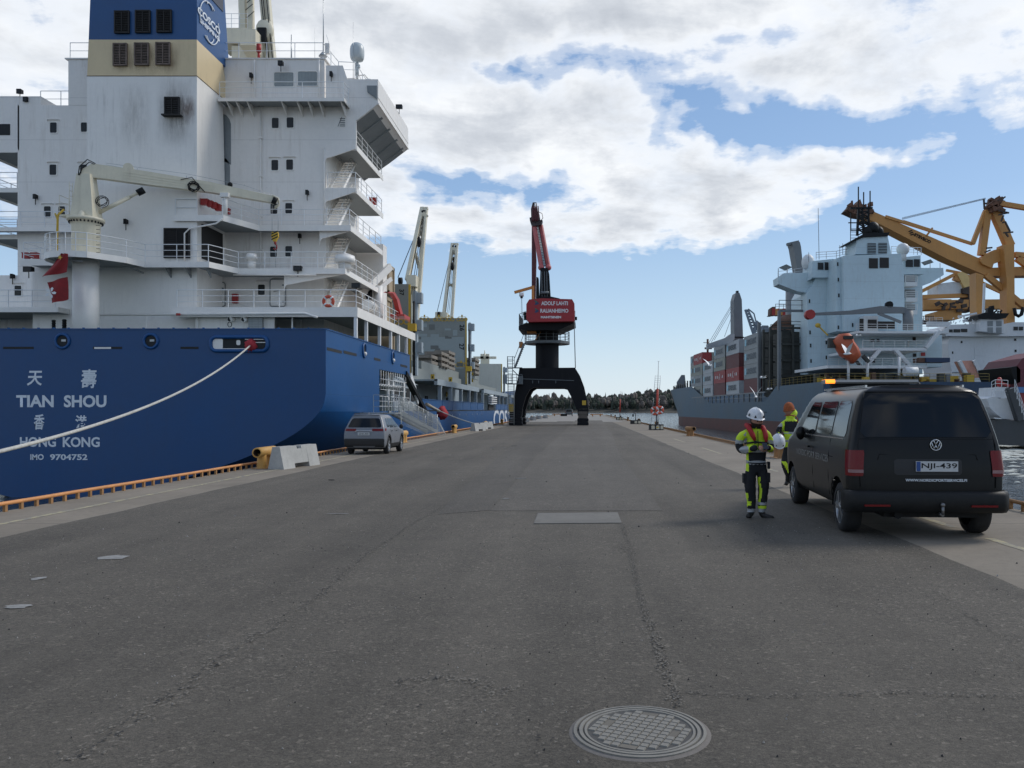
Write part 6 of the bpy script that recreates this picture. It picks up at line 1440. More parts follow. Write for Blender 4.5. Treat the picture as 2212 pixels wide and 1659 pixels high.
bays = [(36.8, 4.9, ['m', 'g', 'g', 'g'], 'nearest bay beside the deckhouse'), (52.9, 4.9, ['w', 'r', 'm', 'w'], 'second bay from the deckhouse'), (66.0, 4.9, ['m', 'r', 'o', 'g'], 'third bay from the deckhouse'), (79.2, 4.9, ['w', 'w', 'w'], 'fourth bay from the deckhouse'), (92.2, 4.9, ['o', 'g', 'o', 'r'], 'fifth bay from the deckhouse'), (106.0, 8.2, ['w', 'o', 'g'], 'foremost bay over the bow')]
col_names = {'m': 'maroon', 'g': 'grey', 'w': 'silver grey', 'r': 'red', 'o': 'olive grey'}
tier = ['lowest', 'second tier', 'third tier', 'topmost']
for (s, z, cs, nm) in bays:
    h = 2.88
    for k, c in enumerate(cs):
        for j in range(3 if s > 50 else 1):
            cc = c if j == 0 else rng.choice('gmwro')
            if j and k < len(cs) - 1: continue
            if cc not in cmesh: cmesh[cc] = cont_mesh(h - .06, CC[cc], '')
            inx = -B2 + .5 + CW / 2 + j * 2.55 if s < 100 else -B2 + 2.2 + CW / 2 + j * 2.55
            p = Matrix.Rotation(.05, 3, 'Z') @ Vector((inx, s, 0))
            o = bpy.data.objects.new('shipping_container', cmesh[cc]); COL.objects.link(o); o.location = (47.3 + p.x, 120 + p.y, z + k * h); o.rotation_euler = (0, 0, .05)
            tag(o, ('%s container, %s at the hull side, %s' % (col_names[cc], tier[k], nm)) if j == 0 else ('%s container on top, %s row inboard, %s' % (col_names[cc], ('', 'first', 'second')[j], nm)), 'container', 'containers on the grey blue ship')
            if j == 0 and c != 'm':
                tx = 'MAERSK' if c != 'r' else ('HAMBURG SUD' if k == 3 else 'ÇSN'[1:] and 'HMM')
                if c == 'r': tx = 'K LINE'[0:0] or 'TRITON'[0:0] or 'HAMBURG'[0:0] or 'CSAV'[0:0] or ''
                if c != 'r':
                    lettering('MAERSK', CNAVY, o, (-CW / 2 - .06, CL * .5, h * .52), (0, -1, 0), (0, 0, 1), 7.6, 1.15, .06)
                    m = M(); m.prism([(CL - 2.3, h * .3), (CL - .9, h * .3), (CL - .9, h * .75), (CL - 2.3, h * .75)], 0, -CW / 2 - .06, -CW / 2 - .05); m.obj('star_panel', CCYAN, o)
                else:
                    m = M()
                    for i_, y in enumerate((9.6, 8.4, 7.3, 3.6, 2.2)): m.box(-CW / 2 - .06, -CW / 2 - .05, y - .35, y + .35, h * .38, h * .6) if i_ not in (1, 3) else m.prism([(y - .4, h * .38), (y - .2, h * .38), (y + .4, h * .6), (y + .2, h * .6)], 0, -CW / 2 - .06, -CW / 2 - .05)
                    m.prism([(6.2, h * .25), (5.9, h * .25), (4.9, h * .75), (5.2, h * .75)], 0, -CW / 2 - .06, -CW / 2 - .05); m.prism([(5.6, h * .5), (5.4, h * .5), (4.6, h * .25), (4.8, h * .25)], 0, -CW / 2 - .06, -CW / 2 - .05)
                    split_obj(m, 'faded_mark', PW, o)
# lashing bridges and cell guides between containers and deckhouse
m = M()
for s in (24, 29, 33.5):
    for x in [-B2 + .4 + i * 2.55 for i in range(10)]: m.beam((x, s, 5), (x, s, 16.4), .35, .5)
    for z in (7.5, 10.2, 13, 15.8): m.beam((-B2 + .4, s, z), (B2 - .4, s, z), .2, .35); m.rail([(-B2 + .4, s - .2, z), (B2 - .4, s - .2, z)], 1.1, 2, 2, .05)
m.box(-B2 + 1.2, B2 - 1, 24.5, 30, 4, 15.2)
m.box(-B2 + 1.2, B2 - 1, 31, 36, 4, 16.0)
tag(m.obj('lashing_bridges', LASH, s2), kind='stuff')
m = M(); m.beam((-B2 + .2, 35.9, 3.1), (-B2 + .2, 35.9, 18), .5, .7); m.beam((-B2 + .1, 22.5, 5), (-B2 + .1, 22.5, 18.6), .45, .6); m.beam((-B2 + .1, 22.5, 18.6), (-B2 + 6, 22.5, 18.6), .4, .4); m.rail([(-B2 + .1, 22.5, 18.8), (-B2 + 6, 22.5, 18.8)], 1.6, 2, 2, .06)
split_obj(m, 'gantry_post', GC, s2)
# deckhouse by measured faces
def b2(u0, v0, u1, v1, s, d, name, mt, par=None):
    x0, x1, z0, z1 = S2.rect(u0, v0, u1, v1, s); m = M(); m.box(x0, x1, s, s + d, z0, z1); return m.obj(name, mt, par or s2)
def c2(X, Y): return 1641.8 + X / 3.879, 380.2 + Y / 3.879
def poly2(pts, s, d, name, mt, par=None):
    q_ = [S2.y(*c2(*p), s) for p in pts]; m = M(); m.prism([(p.x, p.z) for p in q_], 1, s, s + d); return m.obj(name, mt, par or s2)
dh2 = poly2([(395, 985), (470, 850), (1360, 820), (1362, 1660), (405, 1660)], 20, 9, 'deckhouse', PB)
poly2([(700, 668), (1180, 650), (1205, 800), (1212, 1150), (1220, 1300), (705, 1300)], 14, 6.5, 'engine_casing', PB, dh2)
poly2([(640, 690), (702, 668), (706, 1300), (640, 1300)], 15.2, 5, 'casing_shoulder', PB, dh2)
poly2([(150, 850), (200, 815), (430, 808), (1350, 770), (1535, 770), (1540, 828), (1440, 890), (1350, 925), (1350, 1000), (430, 1000), (435, 985), (310, 965), (155, 905)], 21, 3, 'bridge_wings', PB, dh2)
poly2([(425, 865), (440, 850), (600, 850), (640, 835), (640, 700), (610, 695), (440, 712)], 19, 5, 'wheelhouse', PB, dh2)
poly2([(1195, 825), (1375, 820), (1350, 810), (1345, 665), (1200, 680)], 18, 6, 'wheelhouse', PB, dh2)
for a in ((485, 725, 532, 785), (542, 722, 599, 788), (1222, 700, 1282, 762), (1290, 697, 1339, 760)):
    u0, v0 = c2(a[0], a[1]); u1, v1 = c2(a[2], a[3]); b2(u0, v0, u1, v1, 18.9 if a[0] < 700 else 17.9, .08, 'window', GLASS, dh2)
fn2 = poly2([(800, 655), (812, 525), (870, 508), (1070, 505), (1100, 655)], 14.5, 5, 'funnel', PB)
poly2([(758, 545), (880, 478), (1085, 472), (1072, 503), (870, 512), (790, 545)], 14.2, 5.5, 'funnel_top', BLACKP, fn2)
m = M()
for X, Y, r_ in ((905, 470, .9), (945, 445, 1.1), (995, 468, .8)): p = S2.y(*c2(X, Y), 16.5); m.ball((p.x, p.y, p.z), r_, 10, 7, (1, 1, 1.1)); m.cyl((p.x, p.y, p.z - 1.5), (p.x, p.y, p.z), r_ * .8, 10)
m.obj('exhaust_uptakes', BLACKP, fn2)
for a in ((902, 562, 972, 655), (993, 560, 1064, 652)):
    u0, v0 = c2(a[0], a[1]); u1, v1 = c2(a[2], a[3]); o = b2(u0, v0, u1, v1, 14.4, .05, 'louvre', SOOT, fn2)
    x0, x1, z0, z1 = S2.rect(u0, v0, u1, v1, 14.3); m = M()
    for k in range(7): m.box(x0, x1, 14.28, 14.34, z0 + (z1 - z0) * (k + .2) / 7, z0 + (z1 - z0) * (k + .45) / 7)
    m.obj('slats', PB, fn2)
for a in ((914, 688, 988, 773), (1004, 683, 1080, 770)): u0, v0 = c2(a[0], a[1]); u1, v1 = c2(a[2], a[3]); b2(u0, v0, u1, v1, 13.9, .08, 'dark_vent', SOOT, dh2)
for X, Y in ((652, 738), (657, 868), (661, 1000), (415, 1048), (420, 1310), (425, 1420), (777, 1248), (556, 1395), (556, 1520), (428, 1550), (657, 1268)): u, v = c2(X, Y); b2(u - 1.4, v - 4, u + 1.4, v + 4, (15.1 if 640 < X < 700 else 19.9) if X != 777 else 13.9, .08, 'window', GLASS, dh2)
for a in ((1210, 830, 1300, 915), (1212, 950, 1300, 1045), (1214, 1075, 1300, 1150)): u0, v0 = c2(a[0], a[1]); u1, v1 = c2(a[2], a[3]); b2(u0, v0, u1, v1 - 5, 17.9, .1, 'side_opening', UNDER, dh2); x0, x1, z0, z1 = S2.rect(u0, v1 - 6, u1 + 2, v1 + 3, 16); m = M(); m.box(x0, x1, 15.5, 18, z0, z1); m.rail([(x0, 15.6, z1), (x1, 15.6, z1)], 1, 3, 1.5, .05); m.obj('side_balcony', PW, dh2)
# aft decks under the deckhouse
for (Y0_, xa, xb, s, dz) in ((1298, 810, 1580, 6, 22), (1438, 860, 1400, 5, 26), (1585, 565, 1400, 4, 28)):
    a = S2.y(*c2(xa, Y0_), s); b = S2.y(*c2(xb, Y0_ + dz), s); m = M(); m.box(a.x, b.x, s, 20, b.z, a.z); m.obj('aft_deck', PW, s2)
    m = M(); m.rail([(a.x, s + .1, a.z), (b.x, s + .1, a.z)], 1.05, 3, 1.6, .035); m.obj('railing', PW, s2)
b2(*c2(865, 1300), *c2(1525, 1600), 12, 8, 'aft_house', PB)
for a in ((905, 1203, 978, 1275), (990, 1218, 1130, 1280), (835, 1195, 868, 1300)): b2(*c2(a[0], a[1]), *c2(a[2], a[3]), 11.8, .1, 'dark_recess', SOOT)
x_ = b2(*c2(870, 1172), *c2(990, 1300), 12, 2, 'deck_store', PW)
for (X0, Y0_, X1, Y1_, s) in ((1510, 1300, 1390, 1440, 5), (1010, 1450, 910, 1570, 4.5), (1130, 1450, 1262, 1592, 4.5)):
    a = S2.y(*c2(X0, Y0_), s); b = S2.y(*c2(X1, Y1_), s); m = M(); m.beam(a, b, .3, .5); m.beam(a + Vector((0, .9, 0)), b + Vector((0, .9, 0)), .12, .3)
    for k in range(10): q_ = a.lerp(b, (k + .5) / 10); m.box(q_.x - .2, q_.x + .2, s, s + .9, q_.z - .03, q_.z + .03)
    m.obj('stair', PW, s2)
for a, mt in (((930, 1368, 960, 1390), SOOT), ((980, 1366, 1000, 1388), SOOT), ((1280, 1350, 1305, 1378), SOOT), ((1285, 1487, 1310, 1515), SOOT), ((1240, 1385, 1252, 1430), PW), ((930, 1510, 965, 1565), SOOT), ((1350, 1478, 1385, 1508), RED)): b2(*c2(a[0], a[1]), *c2(a[2], a[3]), 11.85, .1, 'small_opening' if mt is SOOT else 'wall_box', mt)
b2(*c2(1395, 1522), *c2(1592, 1560), 3, 3, 'cargo_bin', mat('bin_navy', (.02, .04, .09), .6)); b2(*c2(1330, 1522), *c2(1392, 1562), 3.5, 2, 'wood_store', RUST)
m = M()
for X in (740, 900, 1165): p = S2.y(*c2(X, 1600), 3); m.cyl((p.x, 3, 5.5), (p.x, 3, p.z + 1.5), .2, 6)
p = S2.y(*c2(1265, 1640), 2); m.cyl((p.x - 1, 2, p.z), (p.x + .9, 2, p.z), .7, 12); split_obj(m, 'deck_pillar', PW, s2)
# provision crane along the aft side
m = M(); rows = []
for X, Yt, Yb in ((425, 1150, 1168), (740, 1130, 1160), (1000, 1092, 1150), (1190, 1100, 1150), (1275, 1130, 1170)):
    a = S2.y(*c2(X, Yt), 9); b = S2.y(*c2(X, Yb), 9); rows.append([(a.x, 8.6, a.z), (a.x, 9.4, a.z), (b.x, 9.4, b.z), (b.x, 8.6, b.z)])
m.grid(rows, False, True); m.quad(*rows[0]); m.quad(*rows[-1]); sc2 = m.obj('stores_crane', GC, s2)
m = M(); a = S2.y(*c2(1240, 1110), 9); b = S2.y(*c2(1240, 1290), 9); m.cyl((a.x, 9, b.z), (a.x, 9, a.z - .4), .8, 14); m.beam(S2.y(*c2(990, 1150), 8.8), S2.y(*c2(1180, 1225), 8.8), .4); m.obj('crane_post', GC, sc2)
m = M(); p = S2.y(*c2(415, 1162), 9); m.cyl((p.x, 8.4, p.z), (p.x, 9.6, p.z), .75, 10); m.obj('boom_end', RED, sc2)
m = M(); p = S2.y(*c2(1080, 1080), 9); m.cyl((p.x, 8.6, p.z), (p.x, 9.4, p.z), .55, 10); m.obj('winch_drum', BLACKP, sc2)
m = M(); p = S2.y(*c2(485, 1252), 17); m.ball((p.x, p.y, p.z), .5, 8, 6, (1, 1, .8)); m.beam(p, S2.y(*c2(568, 1335), 17), .2); m.obj('yellow_hook', YEL, s2)
# mast, aerials, awnings, domes
m = M()
for X0, X1 in ((822, 825), (870, 852), (912, 905)): m.beam(S2.y(*c2(X0 - 8 if X0 < 850 else X0, 500), 17), S2.y(*c2(X1, 270), 17), .35)
for Y0_ in (300, 350, 400, 450): m.beam(S2.y(*c2(820, Y0_), 17), S2.y(*c2(910, Y0_ + 45), 17), .18); m.beam(S2.y(*c2(820, Y0_ + 45), 17), S2.y(*c2(910, Y0_), 17), .18); m.beam(S2.y(*c2(815, Y0_), 17), S2.y(*c2(915, Y0_), 17), .2)
for X, Y0_, Y1_ in ((824, 90, 280), (868, 135, 280), (922, 125, 270), (760, 310, 460)): m.beam(S2.y(*c2(X, Y1_), 17), S2.y(*c2(X, Y0_), 17), .16)
m.beam(S2.y(*c2(740, 392), 17), S2.y(*c2(905, 392), 17), .16); m.beam(S2.y(*c2(755, 270), 17), S2.y(*c2(940, 268), 17), .5, .25); m.beam(S2.y(*c2(760, 455), 17), S2.y(*c2(820, 455), 17), .15); m.rail([S2.y(*c2(758, 545), 17), S2.y(*c2(822, 545), 17)], 2, 4, 1, .06)
m.obj('radar_mast', BLACKP, s2)
for (X0, X1, Y0_, Y1_, s) in ((155, 318, 740, 768, 21), (1348, 1525, 698, 724, 21)):
    a = S2.y(*c2(X0, Y1_), s); b = S2.y(*c2(X1, Y0_), s); m = M(); m.add([(a.x, s, a.z), (b.x - 2, s, b.z), (b.x, s + 3, b.z), (a.x + 2, s + 3, a.z)], [(0, 1, 2, 3)])
    for x in (a.x + .1, (a.x + b.x) / 2, b.x - .1): m.cyl((x, s + .5, a.z - 3), (x, s + .5, a.z), .06, 5)
    m.obj('awning', GC, s2)
m = M(); p = S2.y(*c2(1197, 615), 17); m.ball((p.x, p.y, p.z), 1.05, 14, 8); m.cyl((p.x, p.y, p.z - 1.9), (p.x, p.y, p.z), .55, 10); p = S2.y(*c2(402, 725), 22); m.ball((p.x, p.y, p.z), 1.1, 14, 8, (1, 1, 1.3)); split_obj(m, 'satellite_dome', PW, s2)
m = M()
for X, Y0_, Y1_ in ((495, 270, 700), (668, 580, 690), (693, 565, 660), (408, 640, 720), (755, 590, 660), (1318, 600, 660)): m.cyl(S2.y(*c2(X, Y1_), 19), S2.y(*c2(X - 8 if X == 495 else X, Y0_), 19), .05, 4)
split_obj(m, 'aerial', GC, s2)
m = M(); m.rail([S2.y(*c2(470, 700), 18.5), S2.y(*c2(640, 690), 18.5), S2.y(*c2(800, 655), 18.5)], 1.2, 3, 1.4, .05); m.obj('railing', PW, s2); m = M(); m.rail([S2.y(*c2(1100, 650), 18.5), S2.y(*c2(1350, 662), 18.5)], 1.2, 3, 1.4, .05); m.obj('railing', PW, s2); m = M(); m.rail([S2.y(*c2(150, 850), 21.2), S2.y(*c2(430, 808), 21.2)], 1.0, 2, 1.6, .04); m.obj('railing', PW, s2)
# deck cranes
def d2(X, Y): return 1296.2 + X / 4, 604.9 + Y / 4
m = M(); S = 65
q0 = [S2.y(*d2(X, Y), S) for X, Y in ((1160, 560), (1157, 170), (1175, 110), (1205, 110), (1225, 170), (1238, 560))]
m.prism([(p.x, p.z) for p in q0], 1, S, S + 3.5); tw = m.obj('deck_crane', GC, s2)
m = M(); a = S2.y(*d2(1152, 490), S); b = S2.y(*d2(1242, 500), S); m.box(a.x, b.x, S - .2, S + 3.7, b.z, a.z); m.box(S2.y(*d2(1180, 95), S).x, S2.y(*d2(1198, 110), S).x, S, S + 1, S2.y(*d2(1180, 112), S).z, S2.y(*d2(1180, 92), S).z); m.obj('slewing_ring', BLACKP, tw)
m = M(); rows = []
for X, Yt, Yb in ((922, 555, 600), (1080, 500, 560), (1120, 470, 540), (1157, 468, 515)):
    a = S2.y(*d2(X, Yt), S); b = S2.y(*d2(X, Yb), S); rows.append([(a.x, S - .6, a.z), (a.x, S + .8, a.z), (b.x, S + .8, b.z), (b.x, S - .6, b.z)])
m.grid(rows, False, True); m.quad(*rows[0]); m.obj('jib', mat('jib_light_grey', (.36, .38, .39), .5), tw)
m = M(); 
for X0, Y0_, X1, Y1_ in ((1165, 165, 930, 560), (1165, 180, 960, 540), (1160, 220, 985, 520), (1168, 230, 1075, 490)): m.cyl(S2.y(*d2(X0, Y0_), S), S2.y(*d2(X1, Y1_), S), .06, 4)
m.obj('wire_ropes', GC, tw)
m = M(); m.cyl(S2.y(*d2(930, 640), 112), S2.y(*d2(930, 510), 112), .3, 6); m.beam(S2.y(*d2(905, 590), 112), S2.y(*d2(965, 590), 112), .7, .5); m.beam(S2.y(*d2(893, 540), 112), S2.y(*d2(945, 545), 112), .15); m.obj('foremast', RUST, s2)
p0 = S2.y(1750, 660, 40); m = M(); a = S2.y(*c2(352, 1250), 40); b = S2.y(*c2(352, 960), 40); m.cyl((a.x, 40, 6), (a.x, 40, b.z), 3.1, 18); q0 = [S2.y(*c2(X, Y), 40) for X, Y in ((300, 800), (265, 600), (255, 570), (320, 560), (330, 600), (350, 790), (352, 960), (300, 960))]; m.prism([(p.x, p.z) for p in q0], 1, 39, 42); tw2 = m.obj('deck_crane', GC, s2)
m = M(); a = S2.y(*c2(250, 1250), 38); b = S2.y(*c2(400, 1345), 38); m.cyl(((a.x + b.x) / 2, 39.5, b.z - 2), ((a.x + b.x) / 2, 39.5, a.z), 5.0, 16, 4.8); m.cyl(((a.x + b.x) / 2, 39.5, a.z), ((a.x + b.x) / 2, 39.5, a.z + 2), 5.0, 16, 2.8); m.obj('crane_base', RUST, tw2)
m = M(); m.beam(S2.y(*c2(225, 575), 40), S2.y(*c2(322, 552), 40), .8, .5); m.obj('crane_head', GC, tw2)
m = M()
for i in range(14): y = 112 + (i % 7) * 4; z = 7.9; x = -hb2(y, 7.5) + 1; m.cyl((x, y, z), (x, y, z + rng.uniform(.8, 2)), .2, 5)
m.rail([(-hb2(112, 7.5) + .4, 112, 7.9), (-hb2(140, 7.5) + .4, 140, 7.9), (-hb2(160, 7.5) + .4, 160, 7.9)], 1.1, 3, 2, .05); m.obj('forecastle_gear', LASH, s2)
m = M(); m.prism([(0, 7.9), (0, 10.5), (1.5, 12.8), (2.5, 12.8), (3, 7.9)], 1, 146, 147); m.v = [(x - 9.5, y, z) for x, y, z in m.v]; m.obj('breakwater', GC, s2)
# freefall lifeboat and its ramp, rescue boat with cradle
def boat(nm, s, pts, mt, lb, dep=2.6):
    q_ = [S2.y(*p, s) for p in pts]; cx = sum(p.x for p in q_) / len(q_); cz = sum(p.z for p in q_) / len(q_); m = M(); rows = []
    for k, f in ((0, .55), (.12, .88), (.3, 1.0), (.7, 1.0), (.88, .88), (1, .55)): rows.append([(cx + (p.x - cx) * f, s + dep * k, cz + (p.z - cz) * f) for p in q_])
    m.grid(rows, True, True); m.add(rows[0], [tuple(range(len(q_)))]); m.add(rows[-1], [tuple(range(len(q_)))])
    o = m.obj(nm, mt); o.location = (47.3, 120, 0); o.rotation_euler = (0, 0, .05); tag(o, lb, 'lifeboat'); return o
ORB = mat('lifeboat_orange', (.55, .12, .05), .5, var=.15, vscale=.6, grime=.1)
lbt = boat('lifeboat', 1.5, [c2(*p) for p in ((632, 1372), (690, 1325), (690, 1318), (765, 1312), (790, 1335), (798, 1372), (845, 1440), (864, 1495), (850, 1520), (800, 1570), (770, 1545), (700, 1500), (660, 1430))], ORB, 'orange free fall lifeboat slanting down on its ramp at the grey blue ship stern')
for X in (715, 742, 765): p = S2.y(*c2(X, 1350), 1.4); m = M(); m.box(p.x - .25, p.x + .25, 1.3, 1.7, p.z - .3, p.z + .2); m.obj('porthole', GLASS, lbt)
m = M(); m.beam(S2.y(*c2(600, 1370), 3), S2.y(*c2(720, 1530), 3), .5, .5); m.beam(S2.y(*c2(860, 1505), 3), S2.y(*c2(910, 1560), 3), .5); m.beam(S2.y(*c2(660, 1385), 4.6), S2.y(*c2(900, 1660), 4.6), .4); m.beam(S2.y(*c2(600, 1360), 3), S2.y(*c2(600, 1440), 3), 1.0, .8); m.obj('lifeboat_ramp', LASH, s2)
rb = boat('rescue_boat', 24, [d2(*p) for p in ((1735, 785), (1865, 780), (1855, 820), (1830, 832), (1750, 828))], mat('boat_red', (.32, .035, .03), .5, var=.2), 'small red rescue boat under an orange cradle on the grey blue ship side', 2); rb.location.x -= 0
m = M(); P = [S2.y(*d2(X, Y), 25) for X, Y in ((1775, 790), (1780, 745), (1805, 728), (1840, 730), (1855, 760), (1850, 790))]; m.tube(P, .38, 8); m.obj('boat_cradle', ORB, s2)
# ---- gantry cranes at the far terminal
OY = mat('gantry_ochre', (.56, .27, .075), .55, var=.12, vscale=.12, streak=.35, scol=(.2, .1, .06), grime=.08)
OYP = mat('gantry_ochre_pale', (.72, .50, .20), .55, var=.1)
DK = mat('machinery_dark_brown', (.08, .06, .05), .8, var=.5, vscale=.4)
def bar(m, Y, a, b, t, d=0): m.beam(W.y(*c2(*a), Y + d), W.y(*c2(*b), Y + d), t * .5)
def pol(Y, pts, d, name, mt, par, dd=0): q_ = [W.y(*c2(*p), Y + dd) for p in pts]; m = M(); m.prism([(p.x, p.z) for p in q_], 1, Y + dd, Y + dd + d); return m.obj(name, mt, par)
g1 = thing('gantry_crane', 'large ochre container gantry crane with its lettered boom sloping up behind the grey blue ship', 'crane', (0, 0, 0)); Yg = 235
bm1 = pol(Yg, [(925, 285), (1100, 362), (1955, 742), (1930, 838), (1880, 828), (1560, 690), (1020, 410), (880, 350), (860, 300)], 5, 'boom', OY, g1)
pol(Yg, [(1890, 770), (2600, 745), (2600, 828), (1890, 838)], 5, 'bridge_girder', OY, g1, .1)
pol(Yg, [(1845, 715), (1870, 670), (1960, 620), (2050, 600), (2085, 570), (2130, 590), (2130, 660), (2060, 700), (1960, 735), (1940, 770), (1870, 740)], 3, 'portal_brace', OY, g1, -1)
pol(Yg, [(2040, 575), (2130, 575), (2136, 1240), (2068, 1240), (2068, 880), (2050, 700)], 4, 'leg', OY, g1, -3.2); pol(Yg, [(1810, 810), (1872, 830), (1872, 900), (1868, 1240), (1815, 1240)], 4, 'leg', OY, g1, -3)
m = M()
for a, b, t in (((1905, 290), (1855, 665), 3.6), ((1960, 290), (2090, 590), 4.6), ((1885, 300), (1780, 570), 2.2), ((1780, 570), (1050, 340), 1.5), ((1780, 562), (1200, 375), .8), ((2000, 230), (2600, 330), 2.6), ((1395, 500), (1445, 435), .9), ((1420, 452), (1450, 470), .6), ((2130, 660), (2400, 680), 3), ((2150, 690), (2300, 800), 3), ((2010, 700), (2060, 830), 2), ((1890, 830), (2212, 1095), 3), ((2212, 1095), (2400, 1250), 3)): bar(m, Yg, a, b, t)
split_obj(m, 'stay', OY, g1)
m = M(); rng = random.Random(4)
for k in range(20): a = (rng.uniform(725, 930), rng.uniform(235, 330)); bar(m, Yg, a, (a[0] + rng.uniform(-40, 50), a[1] + rng.uniform(-50, 30)), rng.uniform(.8, 2.6), rng.uniform(-2, 3))
m.prism([(p.x, p.z) for p in [W.y(*c2(*q_), Yg) for q_ in ((712, 292), (745, 255), (800, 245), (830, 200), (850, 255), (930, 285), (900, 345), (800, 330), (730, 298))]], 1, Yg - 1, Yg + 4)
for k in range(26): a = (rng.uniform(1895, 2010), rng.uniform(190, 300)); bar(m, Yg, a, (a[0] + rng.uniform(-20, 30), a[1] + rng.uniform(-25, 25)), rng.uniform(1.5, 4.5), rng.uniform(-2, 2))
m.obj('boom_head_machinery', mat('rusty_machinery', (.16, .08, .05), .8, var=.5, vscale=.3), g1); kids(g1)[-1]['kind'] = 'stuff'
m = M()
for a, b in (((1990, 205), (2055, 175)), ((2000, 290), (2085, 310)), ((2000, 325), (2070, 310)), ((2040, 330), (2020, 380)), ((2030, 390), (2060, 385)), ((2055, 385), (2095, 465)), ((2040, 475), (2120, 470)), ((2060, 480), (2080, 510)), ((1875, 195), (1880, 270)), ((1880, 230), (1900, 230)), ((1895, 605), (1945, 600)), ((1885, 640), (1930, 620))): bar(m, Yg - 4, a, b, .8)
for k in range(5): bar(m, Yg - 3, (1190, 365 - k * 4), (1890, 195 - k * 3), .12)
m.obj('walkways_and_cables', DK, g1)
lettering('STEVECO', BLACKP, bm1, W.y(*c2(1362, 522), Yg - .1), W.y(*c2(1430, 553), Yg) - W.y(*c2(1296, 488), Yg), Vector((.45, 0, .9)), 5.2, .95, .05)
m = M(); q_ = W.y(*c2(1268, 475), Yg - .15)
for dx, dz in ((0, 0), (.25, -.5), (-.25, .5)): m.add([(q_.x - .65 + dx, q_.y, q_.z - .06 + dz), (q_.x + .35 + dx, q_.y, q_.z + .3 + dz), (q_.x + .65 + dx, q_.y, q_.z + .06 + dz), (q_.x - .35 + dx, q_.y, q_.z - .3 + dz)], [(0, 1, 2, 3)])
m.obj('logo', BLACKP, bm1)
g2 = thing('gantry_crane', 'further lower ochre gantry crane with white machinery house between the ships', 'crane', (0, 0, 0)); Yh = 330
m = M()
for a, b, t in (((1350, 968), (1650, 815), 2.6), ((1690, 820), (2090, 1005), 2.6), ((1560, 790), (1680, 812), 1.8), ((1640, 880), (1668, 815), 5), ((1355, 1015), (1760, 1000), 3.2), ((1355, 1042), (1600, 1042), 1.6), ((1355, 1085), (2600, 1070), 7.5), ((1355, 1118), (2212, 1100), 3)): bar(m, Yh, a, b, t)
split_obj(m, 'truss_member', OY, g2); m = M(); bar(m, Yh, (1670, 810), (1735, 935), 7); m.obj('mast_leg', OYP, g2)
pol(Yh, [(1490, 905), (1620, 885), (1700, 900), (1700, 985), (1620, 995), (1545, 1000), (1490, 998)], 10, 'machinery_house', PW, g2)
pol(Yh, [(1460, 1140), (1500, 1130), (1690, 1118), (1692, 1190), (1640, 1205), (1465, 1205)], 9, 'trolley', OY, g2, -4); pol(Yh, [(1700, 940), (1800, 910), (1800, 1130), (1755, 1130), (1750, 990), (1700, 985)], 8, 'leg_top', DK, g2, -2)
m = M()
for k in range(16): a = (rng.uniform(1480, 1760), rng.uniform(1040, 1125)); bar(m, Yh - 5, a, (a[0] + rng.uniform(-60, 60), a[1] + rng.uniform(-20, 20)), rng.uniform(1, 3))
m.obj('trolley_gear', DK, g2); kids(g2)[-1]['kind'] = 'stuff'
m = M()
for k in range(8): bar(m, Yh - 8, (1355 + k * 14, 1215), (1355 + k * 14, 1172), .35)
bar(m, Yh - 8, (1355, 1175), (1452, 1175), .4); bar(m, Yh - 8, (1355, 1222), (1480, 1240), 3); m.obj('platform_rail', DK, g2)
m = M(); m.tube([W.y(*c2(X, Y), 230) for X, Y in ((2130, 1105), (2140, 1160), (2165, 1175), (2190, 1160), (2205, 1100))], .5, 6); tag(m.obj('cable_loop', BLACKP, g1))
g3 = thing('gantry_crane', 'distant orange boom with red striped tip, left of the pale deckhouse', 'crane', (0, 0, 0)); Yi = 300
pol(Yi, [(125, 1112), (330, 1112), (330, 1162), (125, 1165)], 4, 'boom', OY, g3)
for a, b in ((100, 128), (150, 160), (190, 213)): pol(Yi, [(a, 1110), (b, 1110), (b, 1166), (a, 1166)], 4.2, 'red_stripe', RED, g3, -.1)
pol(Yi, [(75, 1170), (85, 1160), (88, 1110), (105, 1095), (132, 1095), (130, 1112), (105, 1170)], 4, 'boom_tip', RUST, g3)
m = M(); m.rail([W.y(*c2(130, 1110), Yi), W.y(*c2(330, 1110), Yi)], 1.6, 2, 3, .1); m.obj('railing', GC, g3)
g4 = thing('lattice_crane', 'distant grey lattice jib crane above the containers', 'crane', (0, 0, 0)); m = M(); Yj = 360
def dbar(m, a, b, t): m.beam(W.y(*d2(*a), Yj), W.y(*d2(*b), Yj), t)
for a, b, t in (((1255, 255), (1330, 485), .9), ((1275, 252), (1385, 480), .7), ((1280, 250), (1330, 290), .5), ((1330, 290), (1350, 370), .5), ((1340, 365), (1380, 400), 2)): dbar(m, a, b, t)
for k in range(9): t = k / 9; t2 = (k + 1) / 9; dbar(m, (1256 + 74 * t, 258 + 225 * t), (1276 + 105 * t2, 255 + 220 * t2), .4); dbar(m, (1276 + 105 * t, 255 + 220 * t), (1256 + 74 * t2, 258 + 225 * t2), .4)
for a, b, t in (((1345, 370), (1330, 480), 1.2), ((1420, 400), (1420, 470), 3), ((1400, 405), (1450, 405), 1.2), ((1440, 425), (1590, 460), 1.5)): dbar(m, a, b, t)
m.obj('lattice_jib', mat('lattice_blue_grey', (.20, .24, .28), .6), g4)
